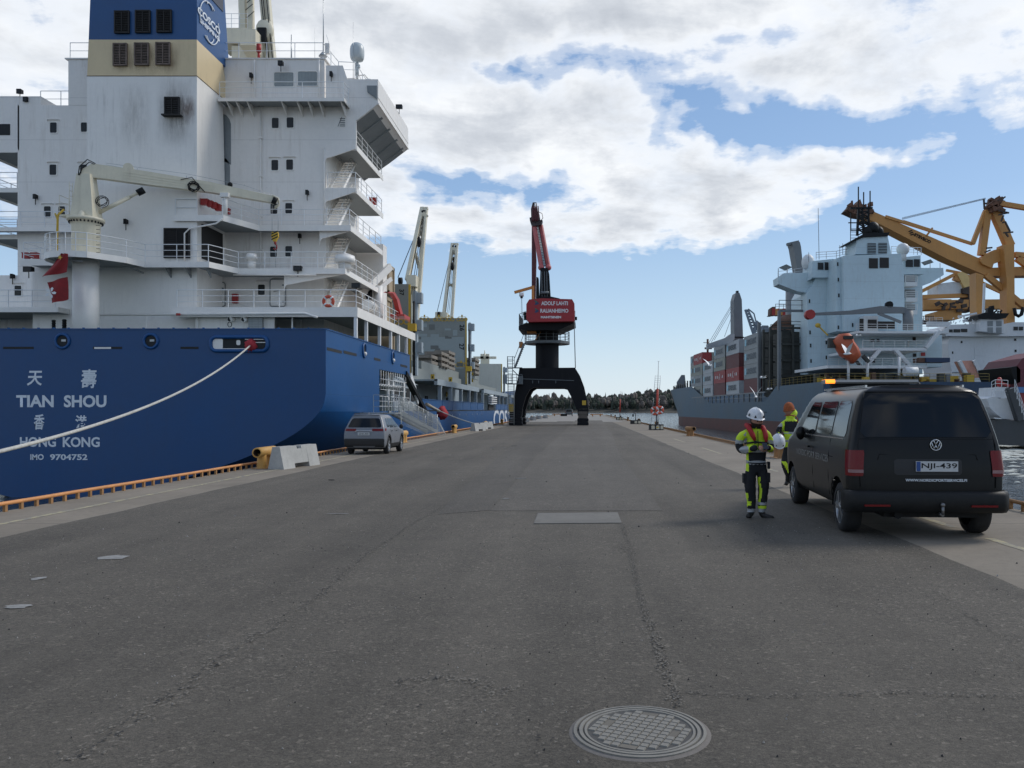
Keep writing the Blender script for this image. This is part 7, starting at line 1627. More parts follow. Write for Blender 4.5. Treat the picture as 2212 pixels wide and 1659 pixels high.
# ---- white ship behind, tug and stern of a red hull at the right edge
s3 = thing('white_ship', 'white ship with black funnel cap lying behind the container ship at the right', 'ship', (0, 0, 0)); Yw = 172
WS = mat('far_white_paint', (.66, .68, .69), .5, var=.08, vscale=.15, streak=.3, scol=(.3, .25, .2), grime=.06)
hull3 = pol(Yw, [(1575, 1400), (1590, 1340), (2800, 1335), (2800, 1650), (1610, 1650), (1590, 1560)], 14, 'deckhouse', WS, s3)
pol(Yw, [(1530, 1300), (1600, 1245), (1830, 1240), (2040, 1240), (2120, 1225), (2800, 1225), (2800, 1335), (1800, 1345), (1560, 1340)], 12, 'bridge', WS, s3, -1)
pol(Yw, [(1835, 1300), (1850, 1195), (2040, 1200), (2045, 1320)], 5, 'funnel', WS, s3, -3); pol(Yw, [(1825, 1165), (1880, 1145), (2090, 1150), (2060, 1190), (2000, 1200), (1830, 1195)], 6, 'funnel_cap', BLACKP, s3, -3.5)
m = M()
for a, b, t in (((1920, 1150), (1925, 1110), 2.4), ((1925, 1110), (1955, 1105), 1.8), ((1960, 1145), (1985, 1125), .6), ((1990, 1145), (2000, 1130), .6), ((2010, 1145), (2025, 1125), .6)): bar(m, Yw, a, b, t)
m.obj('exhaust_pipes', BLACKP, s3)
for X0, X1, Y0_, Y1_ in ((1585, 1615, 1285, 1310), (1622, 1678, 1283, 1310), (1684, 1738, 1280, 1308), (2125, 2162, 1262, 1293), (2170, 2205, 1262, 1293), (1683, 1697, 1382, 1400), (1830, 1840, 1280, 1300), (2130, 2148, 1362, 1380), (2135, 2150, 1455, 1475), (1610, 1620, 1470, 1490)): pol(Yw, [(X0, Y0_), (X1, Y0_), (X1, Y1_), (X0, Y1_)], .1, 'window', GLASS, s3, -1.1 if Y0_ < 1320 else -.1)
for X0, X1 in ((1908, 1952), (1980, 2025)):
    for Y0_, Y1_ in ((1215, 1258), (1268, 1315)): pol(Yw, [(X0, Y0_), (X1, Y0_), (X1, Y1_), (X0, Y1_)], .1, 'vent_panel', UNDER, s3, -3.1)
pol(Yw, [(1600, 1645), (2800, 1640), (2800, 2400), (1800, 2400)], 14, 'hull', WS, s3)
m = M(); m.rail([W.y(*c2(1365, 1245), Yw - 2), W.y(*c2(1530, 1240), Yw - 2)], 1.3, 3, 1.2, .05)
for k in range(22): a = (rng.uniform(1600, 1830), rng.uniform(1190, 1245)); bar(m, Yw - 1, a, (a[0] + rng.uniform(-12, 12), a[1] - rng.uniform(5, 30)), rng.uniform(.2, .6))
bar(m, Yw, (1660, 1180), (1815, 1150), .8); bar(m, Yw, (1800, 1650), (1800, 1440), .3); bar(m, Yw, (1800, 1500), (1880, 1500), .3); bar(m, Yw, (1400, 1240), (1590, 1245), 2); bar(m, Yw, (1870, 1150), (1880, 900), .8)
tag(m.obj('deck_gear', WS, s3), kind='stuff')
p = [W.y(*c2(*q_), Yw - 25) for q_ in ((1670, 1550), (1790, 1545), (1860, 1690), (1740, 1690))]; m = M(); m.prism([(a.x, a.z) for a in [p[0].lerp(p[1], .15), p[0].lerp(p[1], .85), p[3].lerp(p[2], .85), p[3].lerp(p[2], .15)]], 1, Yw - 25, Yw - 22); lb2 = m.obj('lifeboat', mat('faded_orange', (.62, .30, .22), .6, var=.25, vscale=.6)); tag(lb2, 'faded orange lifeboat sloping in a white frame, before the white ship', 'lifeboat')
m = M(); m.beam(p[0], p[3], .6); m.beam(p[1], p[2], .6); split_obj(m, 'cradle_side', WS, lb2)
def e2(X, Y): return 2056.5 + X / 3.69, 674.0 + Y / 3.69
tug = thing('tugboat', 'tug with white house and dark hull working at the right edge beside the van', 'tug', (0, 0, 0)); Yt = 92
def polt(pts, d, name, mt, dd=0): q_ = [W.y(*e2(*p_), Yt + dd) for p_ in pts]; m = M(); m.prism([(a.x, a.z) for a in q_], 1, Yt + dd, Yt + dd + d); return m.obj(name, mt, tug)
th = polt([(345, 860), (340, 1020), (370, 1060), (900, 1080), (900, 850), (480, 865), (400, 850)], 8, 'hull', mat('tug_hull_dark', (.045, .05, .055), .5, var=.2, vscale=.5, streak=.3, scol=(.1, .07, .05)))
polt([(280, 690), (330, 672), (380, 690), (470, 680), (500, 860), (400, 850), (340, 800), (300, 760)], 5, 'house', WS, 1); polt([(350, 600), (440, 605), (450, 690), (345, 680)], 4, 'upper_house', WS, 1.5); polt([(330, 840), (390, 845), (398, 853), (345, 852)], 4, 'fender_edge', WS, -.4)
m = M()
for a, b, t in (((440, 605), (520, 860), .35), ((490, 605), (575, 860), .35), ((465, 610), (545, 860), .9)): m.beam(W.y(*e2(*a), Yt), W.y(*e2(*b), Yt), t)
m.obj('boarding_ramp', mat('ramp_dark', (.06, .065, .07), .6), tug)
m = M(); m.rail([W.y(*e2(315, 670), Yt), W.y(*e2(345, 655), Yt), W.y(*e2(445, 660), Yt)], 1.6, 4, .6, .035); m.obj('railing', WS, tug); m = M(); m.rail([W.y(*e2(500, 640), Yt - 1), W.y(*e2(575, 860), Yt - 1)], 1.4, 3, .8, .035); m.obj('railing', WS, tug)
p = W.y(*e2(378, 560), Yt + 2); m = M(); m.ball((p.x, p.y, p.z), .5, 8, 6, (.7, .7, 1.2)); m.beam(p, p + Vector((1.1, 0, -.4)), .25); m.obj('fire_monitor', RED, tug)
r3 = thing('red_hulled_ship', 'stern quarter of a dark red hulled ship with blue band at the right edge', 'ship', (0, 0, 0))
for pts, nm, mt in (([(520, 640), (530, 600), (900, 600), (900, 1000), (575, 860)], 'hull', mat('far_hull_red', (.26, .03, .03), .5, var=.1)), ([(518, 598), (900, 598), (900, 644), (522, 644)], 'blue_band', mat('far_band_blue', (.10, .22, .45), .5)), ([(470, 440), (520, 430), (545, 460), (545, 560), (510, 570), (480, 500)], 'stern_frame', BLACKP), ([(515, 430), (560, 370), (800, 300), (800, 596), (520, 596)], 'upper_works', mat('far_maroon', (.14, .03, .04), .6))):
    q_ = [W.y(*e2(*p_), 120) for p_ in pts]; m = M(); m.prism([(a.x, a.z) for a in q_], 1, 120 if nm != 'blue_band' else 119.9, 130); m.obj(nm, mt, r3)
# propeller wash by the tug, bow wave
FOAM = mat('wash_foam', (.55, .56, .50), .8, var=.35, vscale=1.2, bump=.5, bscale=4)
m = M(); rr = random.Random(8)
for k in range(420):
    u = rr.uniform(2120, 2330); v = 958 + abs(rr.gauss(0, 14)) + (0 if k % 3 else rr.uniform(0, 60)); p = W.z(u, v, SEA + .14); r_ = rr.uniform(.15, .7) * (1 if v < 985 else .45)
    m.add([(p.x + 2.4 * r_ * math.cos(i * 1.047) * rr.uniform(.5, 1.2), p.y + r_ * math.sin(i * 1.047) * rr.uniform(.5, 1.2), SEA + .07) for i in range(6)] + [(p.x, p.y, SEA + .14 + r_ * .12)], [(i, (i + 1) % 6, 6) for i in range(6)])
tag(m.obj('tug_wash', FOAM, fix=False), kind='stuff')
# ---- gulls
def gull(u, v, Y, sc_, flap, lb, rz=0):
    t = thing('seagull', lb, 'gull', W.y(u, v, Y), rz, 'gulls flying between quay and ship'); m = M(); k = sc_
    m.tube([(-.25 * k, 0, 0), (-.15 * k, 0, .0), (0, 0, .02 * k), (.14 * k, 0, .03 * k), (.2 * k, 0, .04 * k), (.26 * k, 0, .03 * k)], [.012 * k, .045 * k, .065 * k, .05 * k, .035 * k, .01 * k], 8); m.add([(-.22 * k, -.03 * k, 0), (-.38 * k, -.07 * k, 0), (-.38 * k, .07 * k, 0), (-.22 * k, .03 * k, 0)], [(0, 1, 2, 3)]); m.obj('body', RW, t)
    for s in (-1, 1):
        m = M(); a = flap; rows = []
        for f, w_, z in ((0, .10, 0), (.35, .12, .3), (.7, .08, .25), (1, .01, .1)): rows.append([(w_ * k, s * f * .62 * k * math.cos(a), .03 * k + (z * .4 + f * math.sin(a)) * .6 * k), (-w_ * k, s * f * .62 * k * math.cos(a), .03 * k + (z * .4 + f * math.sin(a)) * .6 * k)])
        m.grid(rows, True); m.obj('wing', RW, t)
    m = M(); m.cyl((.26 * k, 0, .03 * k), (.31 * k, 0, .02 * k), .012 * k, 5, .003); m.obj('beak', YEL, t)
gull(1830, 765, 60, 1.5, .9, 'white gull banking in front of the orange free fall lifeboat', .4); gull(1648, 816, 70, 1.2, .1, 'white gull gliding before the dark cell guides of the container ship', .2)
gull(1633, 858, 60, 1.4, 1.0, 'white gull with raised wings just above the lower hull of the container ship', 1.2); gull(1854, 725, 80, 1.2, .2, 'small white gull gliding above the orange lifeboat', 0); gull(1533, 790, 90, 1.8, .7, 'white gull against the upper containers near the foremast', .9)
gull(1662, 841, 75, 1.1, .05, 'low white gull gliding at the foot of the gantry post', .1)
# ================================================= vehicles
def car_paint(name, col, rough=.22, dirt=.3):
    m = bpy.data.materials.new(name); m.use_nodes = True; t = NT(m.node_tree); co = t.add('TexCoord').outputs['Object']
    n = t.noise(co, 3.5, 6, .7); sp = t.add('SeparateXYZ', {0: co}); low = t.ramp(sp.outputs[2], (.2, 1.0), (.9, .15), (1.6, .05))
    f = t.m('MULTIPLY', t.m('MULTIPLY', t.ramp(n, (.3, .3), (.7, 1.0)), low), dirt)
    c = t.mix(f, col, (.13, .115, .095))
    b = t.add('BsdfPrincipled', {'Base Color': c, 'Roughness': t.m('ADD', rough, t.m('MULTIPLY', f, .8)), 'Coat Weight': .03, 'Coat Roughness': .12, 'Specular IOR Level': .22})
    t.l.new(t.add('Bump', {'Height': n, 'Strength': .03, 'Distance': .01}).outputs[0], b.inputs['Normal'])
    t.l.new(b.outputs[0], t.add('OutputMaterial').inputs[0]); return m
TRIM = mat('black_plastic_trim', (.022, .022, .023), .6, var=.2, vscale=6); CHROME = mat('bright_trim', (.6, .61, .62), .2, metal=.9, var=.03)
TAIL = mat('tail_lamp_red', (.16, .006, .008), .25, var=.1, spec=.3); TAILW = mat('tail_lamp_clear', (.30, .17, .17), .3, var=.1, spec=.3)
PLATE = mat('plate_white', (.52, .53, .53), .5, var=.05, vscale=5); PBLUE = mat('plate_blue', (.02, .07, .25), .5)
RIM = mat('alloy_grey', (.30, .31, .32), .3, metal=.7, var=.1); RIMS = mat('alloy_silver', (.55, .56, .57), .28, metal=.7, var=.05); TYRE = mat('tyre', (.020, .020, .021), .85, var=.3, vscale=9, bump=.2)
def interp(tab, z):
    if z <= tab[0][0]: return tab[0][1]
    for (a, b), (c, d) in zip(tab, tab[1:]):
        if z <= c: t = (z - a) / (c - a); return b + (d - b) * t
    return tab[-1][1]
def car_body(name, paint, wt, rake, top, length, zs, arches, par, bulge=.05, ystep=.085):
    """body shell lofted along the length: wt half width by height, rake rear face by height, top roof height by length"""
    Wz = lambda z: interp(wt, z); Rk = lambda z: interp(rake, z); Tp = lambda y: interp(top, y)
    def P(d, z):
        y = d + Rk(z) * max(0, 1 - d / 1.2); zt = Tp(y); zz = min(z, zt); k = 1 - .055 * max(0, 1 - d / .16) ** 2
        fr = max(0, 1 - (length - y) / .7); k *= 1 - .16 * fr ** 2; return Wz(z) * k, y, zz
    ds = [0, .02, .05, .09, .13] + [.13 + ystep * i for i in range(1, int((length - .13) / ystep) + 1)]
    m = M()
    for sg in (1, -1): m.grid([[(sg * P(d, z)[0], P(d, z)[1], P(d, z)[2]) for z in zs] for d in ds], True)
    n = 10; zl = zs[-1]
    m.grid([[(P(d, zl)[0] * (1 - 2 * j / n), P(d, zl)[1], P(d, zl)[2] + .03 * (1 - (1 - 2 * j / n) ** 2)) for j in range(n + 1)] for d in ds], True)
    m.grid([[(P(0, z)[0] * (1 - 2 * j / n), P(0, z)[1] - bulge * (1 - (1 - 2 * j / n) ** 2), P(0, z)[2] + (.03 * (1 - (1 - 2 * j / n) ** 2) if z == zl else 0)) for j in range(n + 1)] for z in zs], True)
    dl = ds[-1]; m.grid([[(P(dl, z)[0] * (1 - 2 * j / n), P(dl, z)[1] + .12 * (1 - (1 - 2 * j / n) ** 2), P(dl, z)[2]) for j in range(n + 1)] for z in zs], True)
    z0 = zs[0]; m.grid([[(P(d, z0)[0] * (1 - 2 * j / n), P(d, z0)[1], z0) for j in range(n + 1)] for d in ds], False)
    for (ay, az, r_) in arches:
        dist = [math.hypot(v[1] - ay, v[2] - az) if abs(v[0]) > .55 else 9 for v in m.v]
        for i, v in enumerate(m.v):
            if r_ - .09 < dist[i] < r_ and dist[i] > 0: k = r_ / dist[i]; m.v[i] = (v[0], ay + (v[1] - ay) * k, az + (v[2] - az) * k); dist[i] = r_
        keep = [j for j, f in enumerate(m.f) if not any(dist[i] < r_ - .01 for i in f)]
        m.f = [m.f[j] for j in keep]; m.sm = [m.sm[j] for j in keep]; m.mi = [m.mi[j] for j in keep]
    import bmesh
    me = m.mesh(name, paint); bm = bmesh.new(); bm.from_mesh(me); bmesh.ops.remove_doubles(bm, verts=bm.verts, dist=.0008); bmesh.ops.recalc_face_normals(bm, faces=bm.faces); bm.to_mesh(me); bm.free()
    o = bpy.data.objects.new(name, me); COL.objects.link(o); o.parent = par
    ln = M()
    for (ay, az, r_) in arches:
        for sg in (1, -1):
            ln.grid([[(sg * x, ay + (r_ + .004) * math.cos(t), az + (r_ + .004) * math.sin(t)) for x in (.5, Wz(.5) - .012)] for t in [R(-4 + i * 11.75) for i in range(17)]], True); ln.add([(sg * .52, ay + r_ * math.cos(R(i * 12)), az + r_ * math.sin(R(i * 12))) for i in range(16)], [tuple(range(16))])
    split_obj(ln, 'wheel_housing', mat('housing_black', (.008, .008, .008), .9), o)
    return o, P, Wz, Rk
def side_patch(name, mt, par, Wz, ys0, ys1, z0, z1, sg, off=.005, n=8, k=8, rd=.06):
    """a pane on the body side; ys0, ys1 = its ends at bottom, at top"""
    m = M(); rows = []
    for i in range(n + 1):
        s = i / n; z = z0 + (z1 - z0) * s; a = ys0[0] + (ys0[1] - ys0[0]) * s; b = ys1[0] + (ys1[1] - ys1[0]) * s
        dz = min(z - z0, z1 - z); ins = rd - math.sqrt(max(0, rd * rd - (rd - min(rd, dz)) ** 2)) if dz < rd else 0
        rows.append([(sg * (Wz(z) + off), a + ins + (b - a - 2 * ins) * j / k, z) for j in range(k + 1)])
    m.grid(rows, True); return m.obj(name, mt, par)
def rear_patch(name, mt, par, P, hb_, ht_, z0, z1, off=.006, bulge=.05, rd=.07, n=8, k=12, xc=0):
    m = M(); rows = []
    for i in range(n + 1):
        s = i / n; z = z0 + (z1 - z0) * s; h = hb_ + (ht_ - hb_) * s; dz = min(z - z0, z1 - z)
        if dz < rd: h -= rd - math.sqrt(max(0, rd * rd - (rd - dz) ** 2))
        row = []
        for j in range(k + 1):
            x = xc + h * (2 * j / k - 1); w = P(0, z)[0]; row.append((x, P(0, z)[1] - bulge * (1 - min(1, abs(x) / w) ** 2) - off, z))
        rows.append(row)
    m.grid(rows, True); return m.obj(name, mt, par)
def wheel(par, x, y, r_, sg, rimm, spokes=5, w_=.22):
    m = M(); m.lathe([(r_ * .68, 0), (r_ * .80, -.005), (r_ * .95, .015), (r_, .05), (r_, w_ - .05), (r_ * .95, w_ - .01), (r_ * .7, w_)], (0, 0, 0), 0, 32); 
    m.v = [(x + sg * (-v[0]), y + v[1], r_ + v[2]) for v in m.v]; t = m.obj('tyre', TYRE, par)
    m = M(); m.lathe([(r_ * .69, .01), (r_ * .64, .02), (r_ * .62, .08)], (0, 0, 0), 0, 28); m.lathe([(r_ * .18, .015), (r_ * .14, .0), (0, .0)], (0, 0, 0), 0, 14)
    for i in range(spokes):
        a = i * math.tau / spokes
        for da in (-.13, .13):
            m.beam((.02, r_ * .12 * math.cos(a), r_ * .12 * math.sin(a)), (.018, r_ * .66 * math.cos(a + da), r_ * .66 * math.sin(a + da)), r_ * .085, .03, up=(1, 0, 0))
    m.v = [(x + sg * (-v[0]), y + v[1], r_ + v[2]) for v in m.v]; m.obj('rim', rimm, t)
    m = M(); m.lathe([(r_ * .62, .07), (0, .07)], (0, 0, 0), 0, 20); m.v = [(x + sg * (-v[0]), y + v[1], r_ + v[2]) for v in m.v]; m.obj('brake_disc', TRIM, t)
# ---- black van
VB = car_paint('van_black_paint', (.007, .0075, .008), .28, .10)
DG = glass_mat('dark_tinted_glass', (.006, .0065, .007), .08, .3); CG = glass_mat('door_glass', (.01, .011, .012), .04, .25)
van = thing('delivery_van', 'black van with lit amber roof light bar parked on the right, seen from behind', 'van', (4.40, 10.5, 0), R(-3.8))
wt = [(.34, .90), (.45, .955), (.60, .975), (.9, .985), (1.12, .965), (1.25, .94), (1.5, .885), (1.75, .815), (1.86, .76), (1.92, .68), (1.95, .60)]
rake = [(.34, .10), (.5, .07), (.62, .06), (.9, .07), (1.15, .10), (1.3, .13), (1.8, .30), (1.90, .35), (1.95, .44)]
top = [(0, 1.96), (2.9, 1.96), (3.2, 1.92), (4.15, 1.22), (4.8, 1.0), (4.95, .8)]
zsv = [.34, .40, .46, .52, .58, .64, .72, .80, .88, .96, 1.04, 1.12, 1.18, 1.25, 1.33, 1.42, 1.5, 1.6, 1.7, 1.78, 1.84, 1.88, 1.915, 1.94, 1.955]
vb, VP, VW_, VR = car_body('body', VB, wt, rake, top, 4.95, zsv, [(.70, .34, .41), (4.05, .34, .41)], van, .05, .055)
for sg in (-1, 1):
    for y in (.70, 4.05): wheel(van, sg * .955, y, .335, sg, RIM, 5, .24)
rear_patch('rear_window', DG, vb, VP, .835, .715, 1.30, 1.85)
m = M()
def rp(x, z, off=.01): w = VP(0, z)[0]; return (x, VP(0, z)[1] - .05 * (1 - min(1, abs(x) / w) ** 2) - off, z)
for sg in (-1, 1): m.tube([rp(sg * .84, .66, .004), rp(sg * .855, .9, .004), rp(sg * .86, 1.2, .004), rp(sg * .80, 1.5, .004), rp(sg * .715, 1.88, .004)], .005, 4)
m.tube([rp(-.715 + i * .143, 1.885, .004) for i in range(11)], .005, 4); m.tube([rp(-.84 + i * .168, 1.275, .0) for i in range(11)], .004, 4)
m.tube([rp(-.62, 1.01, .002), rp(-.6, 1.08, .002), rp(.6, 1.08, .002), rp(.62, 1.01, .002)], .006, 4)
m.obj('tailgate_gap', BLACKP, vb)
rear_patch('number_plate_recess', TRIM, vb, VP, .42, .42, .82, 1.02, .002, rd=.03)
m = M(); pc = rp(.1, .93, .018); m.box(pc[0] - .26, pc[0] + .26, pc[1] - .012, pc[1], .865, .995); np_ = m.obj('number_plate', PLATE, vb)
m = M(); m.box(pc[0] - .255, pc[0] - .205, pc[1] - .015, pc[1] - .0125, .87, .99); m.obj('blue_strip', PBLUE, np_)
lettering('NJI-439', BLACKP, np_, (pc[0] + .027, pc[1] - .0145, .93), (1, 0, 0), (0, 0, 1), .44, .085, .012)
ft = rp(.06, .735, .012); lettering('WWW.NORDICPORTSERVICES.FI', LETW, vb, (ft[0] + .03, ft[1] - .004, .755), (1, 0, 0), (0, 0, 1), .76, .034, .03)
c = rp(.10, 1.20, .02); m = M(); m.tube([(c[0] + .067 * math.cos(t), c[1], c[2] + .067 * math.sin(t)) for t in [i * math.tau / 28 for i in range(28)]], .0075, 6, True)
for a, b in (((-.028, .058), (0, .004)), ((.028, .058), (0, .004)), ((-.052, .035), (-.024, -.052)), ((-.024, -.052), (0, -.004)), ((0, -.004), (.024, -.052)), ((.024, -.052), (.052, .035))): m.cyl((c[0] + a[0], c[1], c[2] + a[1]), (c[0] + b[0], c[1], c[2] + b[1]), .0065, 5)
m.obj('badge', CHROME, vb)
for sg in (-1, 1):
    # wrap-round lamp: rear part and side part
    m = M(); rows = []
    for i in range(9):
        z = .80 + .33 * i / 8; w = VP(0, z)[0]; ins = .13 if 0 < i < 8 else .12; r0 = [rp(sg * (w - ins), z, .012), rp(sg * (w - ins * .5), z, .012), rp(sg * w, z, .014)]
        k = VP(.06, z); k2 = VP(.13, z); r0 += [(sg * (k[0] + .012), k[1], z), (sg * (k2[0] + .008), k2[1] + .02 + .05 * i / 8, z)]; rows.append(r0)
    m.grid(rows, True); tl_ = m.obj('tail_light', TAIL, vb)
    m = M(); m.grid([[(r0[0] * 1.002, r0[1] - .004, r0[2]) for r0 in [rows[j][q_] for q_ in range(4)]] for j in (1, 2)], True); m.obj('reversing_lens', TAILW, tl_)
    side_patch('quarter_window', CG, vb, VW_, (.42, .52), (1.18, 1.20), 1.29, 1.77, sg, k=6); side_patch('sliding_door_window', CG, vb, VW_, (1.25, 1.27), (2.22, 2.22), 1.29, 1.77, sg); side_patch('front_door_window', CG, vb, VW_, (2.32, 2.34), (3.45, 2.95), 1.27, 1.77, sg)
    m = M(); m.beam((sg * (VW_(1.255) + .006), .5, 1.262), (sg * (VW_(1.255) + .006), 3.5, 1.25), .012, .016); m.obj('window_trim', CHROME, vb)
    m = M()
    for y in (1.22, 2.27): m.tube([(sg * (VW_(z) + .001), y, z) for z in (.45, .7, 1.0, 1.24)], .005, 4)
    m.tube([(sg * (VW_(.98) + .001), y, .98 + .02 * math.sin(y)) for y in (.95, 1.5, 2.2, 3.2)], .004, 4); m.obj('door_gap', BLACKP, vb)
    m = M(); m.ball((sg * 1.03, 2.95, 1.27), .10, 10, 8, (.75, .6, 1.1)); m.beam((sg * .9, 2.95, 1.2), (sg * 1.0, 2.95, 1.25), .06); m.obj('wing_mirror', VB, vb)
    m = M(); m.box(sg * .985, sg * 1.02, 2.45, 2.65, 1.06, 1.09); m.obj('door_handle', VB, vb)
lettering('NORDIC PORT SERVICES', mat('grey_vinyl', (.22, .22, .21), .5), vb, (-VW_(.93) - .006, 2.35, .955), (0, -1, 0), (0, 0, 1), 2.3, .10, .015)
# bumper, reflectors, tow ball, third lamp, roof bar
m = M(); rows = []
for z, o in ((.34, .02), (.38, -.035), (.46, -.055), (.56, -.055), (.605, -.03), (.62, .04)): rows.append([(1.0 * math.copysign(min(1, abs(t) * 1.04), t) if abs(t) < .98 else 1.0 * (1 if t > 0 else -1), o + (.10 if abs(t) > .95 else .03 * t * t) - .02, z) for t in [-1 + 2 * i / 16 for i in range(17)]])
for i, r0 in enumerate(rows):
    z = r0[0][2]; o = rows[i][8][1]; r0.insert(0, (-1.0, .40, z)); r0.append((1.0, .40, z))
m.grid(rows, True); m.add([rows[0][0], rows[0][-1], (1, .4, .34), (-1, .4, .34)], []) ; bp = m.obj('rear_bumper', mat('dull_black_bumper', (.013, .0135, .014), .55, spec=.25, var=.2, grime=.2, vscale=5), van)
m = M()
for sg in (-1, 1): m.box(sg * .50, sg * .82, -.085, -.06, .425, .45)
split_obj(m, 'reflector', TAIL, bp)
m = M(); m.cyl((.13, .05, .33), (.13, -.12, .33), .022, 8); m.cyl((.13, -.12, .33), (.13, -.12, .44), .02, 8); m.ball((.13, -.12, .455), .03, 10, 8); m.obj('tow_ball', mat('tow_steel', (.2, .2, .2), .35, metal=.8), van)
m = M(); m.box(-.5, .7, .2, 3.6, .26, .34); m.cyl((-.35, .1, .3), (-.35, .9, .3), .05, 8); m.obj('underbody', BLACKP, van)
m = M(); m.box(-.14, .18, .345, .41, 1.905, 1.93); m.obj('third_brake_light', mat('brake_lamp_dull', (.10, .015, .015), .3), vb)
m = M(); m.prism([(2.55, 2.085), (2.58, 2.06), (2.82, 2.06), (2.85, 2.085), (2.82, 2.125), (2.58, 2.125)], 0, -.72, .72); lbx = m.obj('light_bar', mat('bar_clear', (.26, .26, .25), .2, var=.1), van)
m = M(); m.box(-.6, .6, 2.62, 2.78, 1.975, 2.06); m.obj('bar_bracket', BLACKP, lbx)
AMB = mat('amber_lens', (.7, .22, .02), .3, emit=((1, .26, .02), 1.6))
m = M(); m.prism([(2.535, 2.085), (2.57, 2.065), (2.83, 2.065), (2.865, 2.085), (2.83, 2.13), (2.57, 2.13)], 0, -.715, -.57); m.obj('amber_lamp', AMB, lbx)
m = M()
for sg in (-1, 1): m.beam((sg * .63, .55, 1.965), (sg * .63, 3.0, 1.97), .025, .03)
split_obj(m, 'roof_strip', CHROME, vb)  # bright strips added for the sky's reflection along the roof edges
m = M(); m.lathe([(.03, 0), (.025, .03), (0, .035)], (.1, .7, 1.985), 2, 8); m.obj('roof_aerial', TRIM, vb)
m = M(); pts = [(-.78, 3.1), (.78, 3.1), (.86, 4.1), (-.86, 4.1)]; m.quad((-.70, 3.23, 1.90), (.70, 3.23, 1.90), (.84, 4.12, 1.26), (-.84, 4.12, 1.26)); m.obj('windscreen', DG, vb)
# ---- silver estate car
SV = car_paint('car_silver_paint', (.20, .21, .23), .28, .25)
suv = thing('silver_car', 'silver grey estate car parked by the left quay edge below the gangway', 'car', (-8.0, 30.4, 0), R(-2.5)); suv.scale = (.84, .66, .89)
wt2 = [(.28, .84), (.4, .90), (.6, .925), (.85, .925), (1.02, .90), (1.1, .87), (1.3, .79), (1.5, .70), (1.58, .64), (1.63, .55)]
rk2 = [(.28, .14), (.4, .04), (.6, .0), (.8, .02), (1.0, .08), (1.1, .12), (1.5, .42), (1.58, .44), (1.63, .50)]
tp2 = [(0, 1.64), (.5, 1.65), (1.6, 1.68), (2.3, 1.62), (3.15, 1.12), (3.3, 1.06), (4.3, .92), (4.55, .7)]
zs2 = [.28, .34, .40, .46, .52, .58, .64, .70, .76, .82, .88, .94, 1.0, 1.05, 1.1, 1.17, 1.25, 1.33, 1.41, 1.48, 1.54, 1.58, 1.61, 1.63]
sb, SP, SW_, SR = car_body('body', SV, wt2, rk2, tp2, 4.55, zs2, [(.92, .35, .42), (3.6, .35, .42)], suv, .06)
for sg in (-1, 1):
    for y in (.92, 3.6): wheel(suv, sg * .915, y, .355, sg, RIMS, 5, .22)
    side_patch('rear_side_window', CG, sb, SW_, (.75, .9), (1.2, 1.2), 1.12, 1.50, sg, k=5); side_patch('rear_door_window', CG, sb, SW_, (1.28, 1.28), (2.05, 2.0), 1.10, 1.52, sg); side_patch('front_door_window', CG, sb, SW_, (2.12, 2.08), (3.0, 2.45), 1.10, 1.52, sg)
    for a in (.92, 3.6):
        m = M(); m.grid([[(sg * (SW_(.35 + r_ * math.sin(t)) + .008), a + r_ * math.cos(t), .35 + r_ * math.sin(t)) for r_ in (.415, .49)] for t in [R(-8 + i * 196 / 16) for i in range(17)]], True); m.obj('arch_trim', TRIM, sb)
    m = M(); m.grid([[(sg * (SW_(z) + .012), y, z) for z in (.28, .36, .44)] for y in (1.4, 2.2, 3.1)], True); m.obj('sill_trim', TRIM, sb)
    m = M(); m.ball((sg * 1.03, 2.95, 1.12), .12, 10, 8, (.8, .6, .85)); m.obj('wing_mirror', TRIM, sb)
    m = M(); m.beam((sg * .6, .7, 1.68), (sg * .6, 2.3, 1.72), .03, .03); m.obj('roof_rail', TRIM, sb)
    m = M()
    for y in (1.35, 2.3): m.box(sg * .925, sg * .95, y, y + .16, .95, .975)
    split_obj(m, 'door_handle', TRIM, sb); m = M()
    for y in (1.24, 2.1): m.tube([(sg * (SW_(z) + .001), y, z) for z in (.45, .7, 1.0, 1.1)], .005, 4)
    m.obj('door_gap', BLACKP, sb)
    m = M(); rows = []
    for z in (.97, 1.02, 1.07):
        w = SP(0, z)[0]; f = lambda x: (sg * x, SP(0, z)[1] - .06 * (1 - (x / w) ** 2) - .012, z); k = SP(.12, z); k2 = SP(.34, z); rows.append([f(w * .42), f(w * .7), f(w * .97), (sg * (k[0] + .012), k[1], z), (sg * (k2[0] + .012), k2[1] - .02, z + .03)])
    m.grid(rows, True); m.obj('tail_light', TAIL, sb)
rear_patch('rear_window', DG, sb, SP, .76, .60, 1.12, 1.50, .008, .06, .06); rear_patch('bumper_trim', TRIM, sb, SP, .87, .90, .30, .66, .015, .06, .04); rear_patch('diffuser', mat('silver_skid', (.16, .16, .165), .5), sb, SP, .45, .5, .30, .36, .03, .06, .02)
m = M(); m.tube([(-.4, -.06, .93), (-.33, -.07, .985), (.33, -.07, .985), (.4, -.06, .93)], .012, 6); m.obj('chrome_strip', CHROME, sb)
m = M(); m.box(-.26, .26, -.075, -.06, .80, .915); np2 = m.obj('number_plate', PLATE, sb); lettering('GNH-434', BLACKP, np2, (0, -.077, .857), (1, 0, 0), (0, 0, 1), .42, .07, .01)
m = M(); m.prism([(.42, 1.645), (.40, 1.63), (.62, 1.64), (.8, 1.65)], 0, -.58, .58); m.obj('roof_spoiler', SV, sb)
m = M(); m.prism([(.75, 1.66), (.95, 1.66), (.80, 1.74)], 0, -.02, .02); m.obj('shark_fin_aerial', SV, sb)
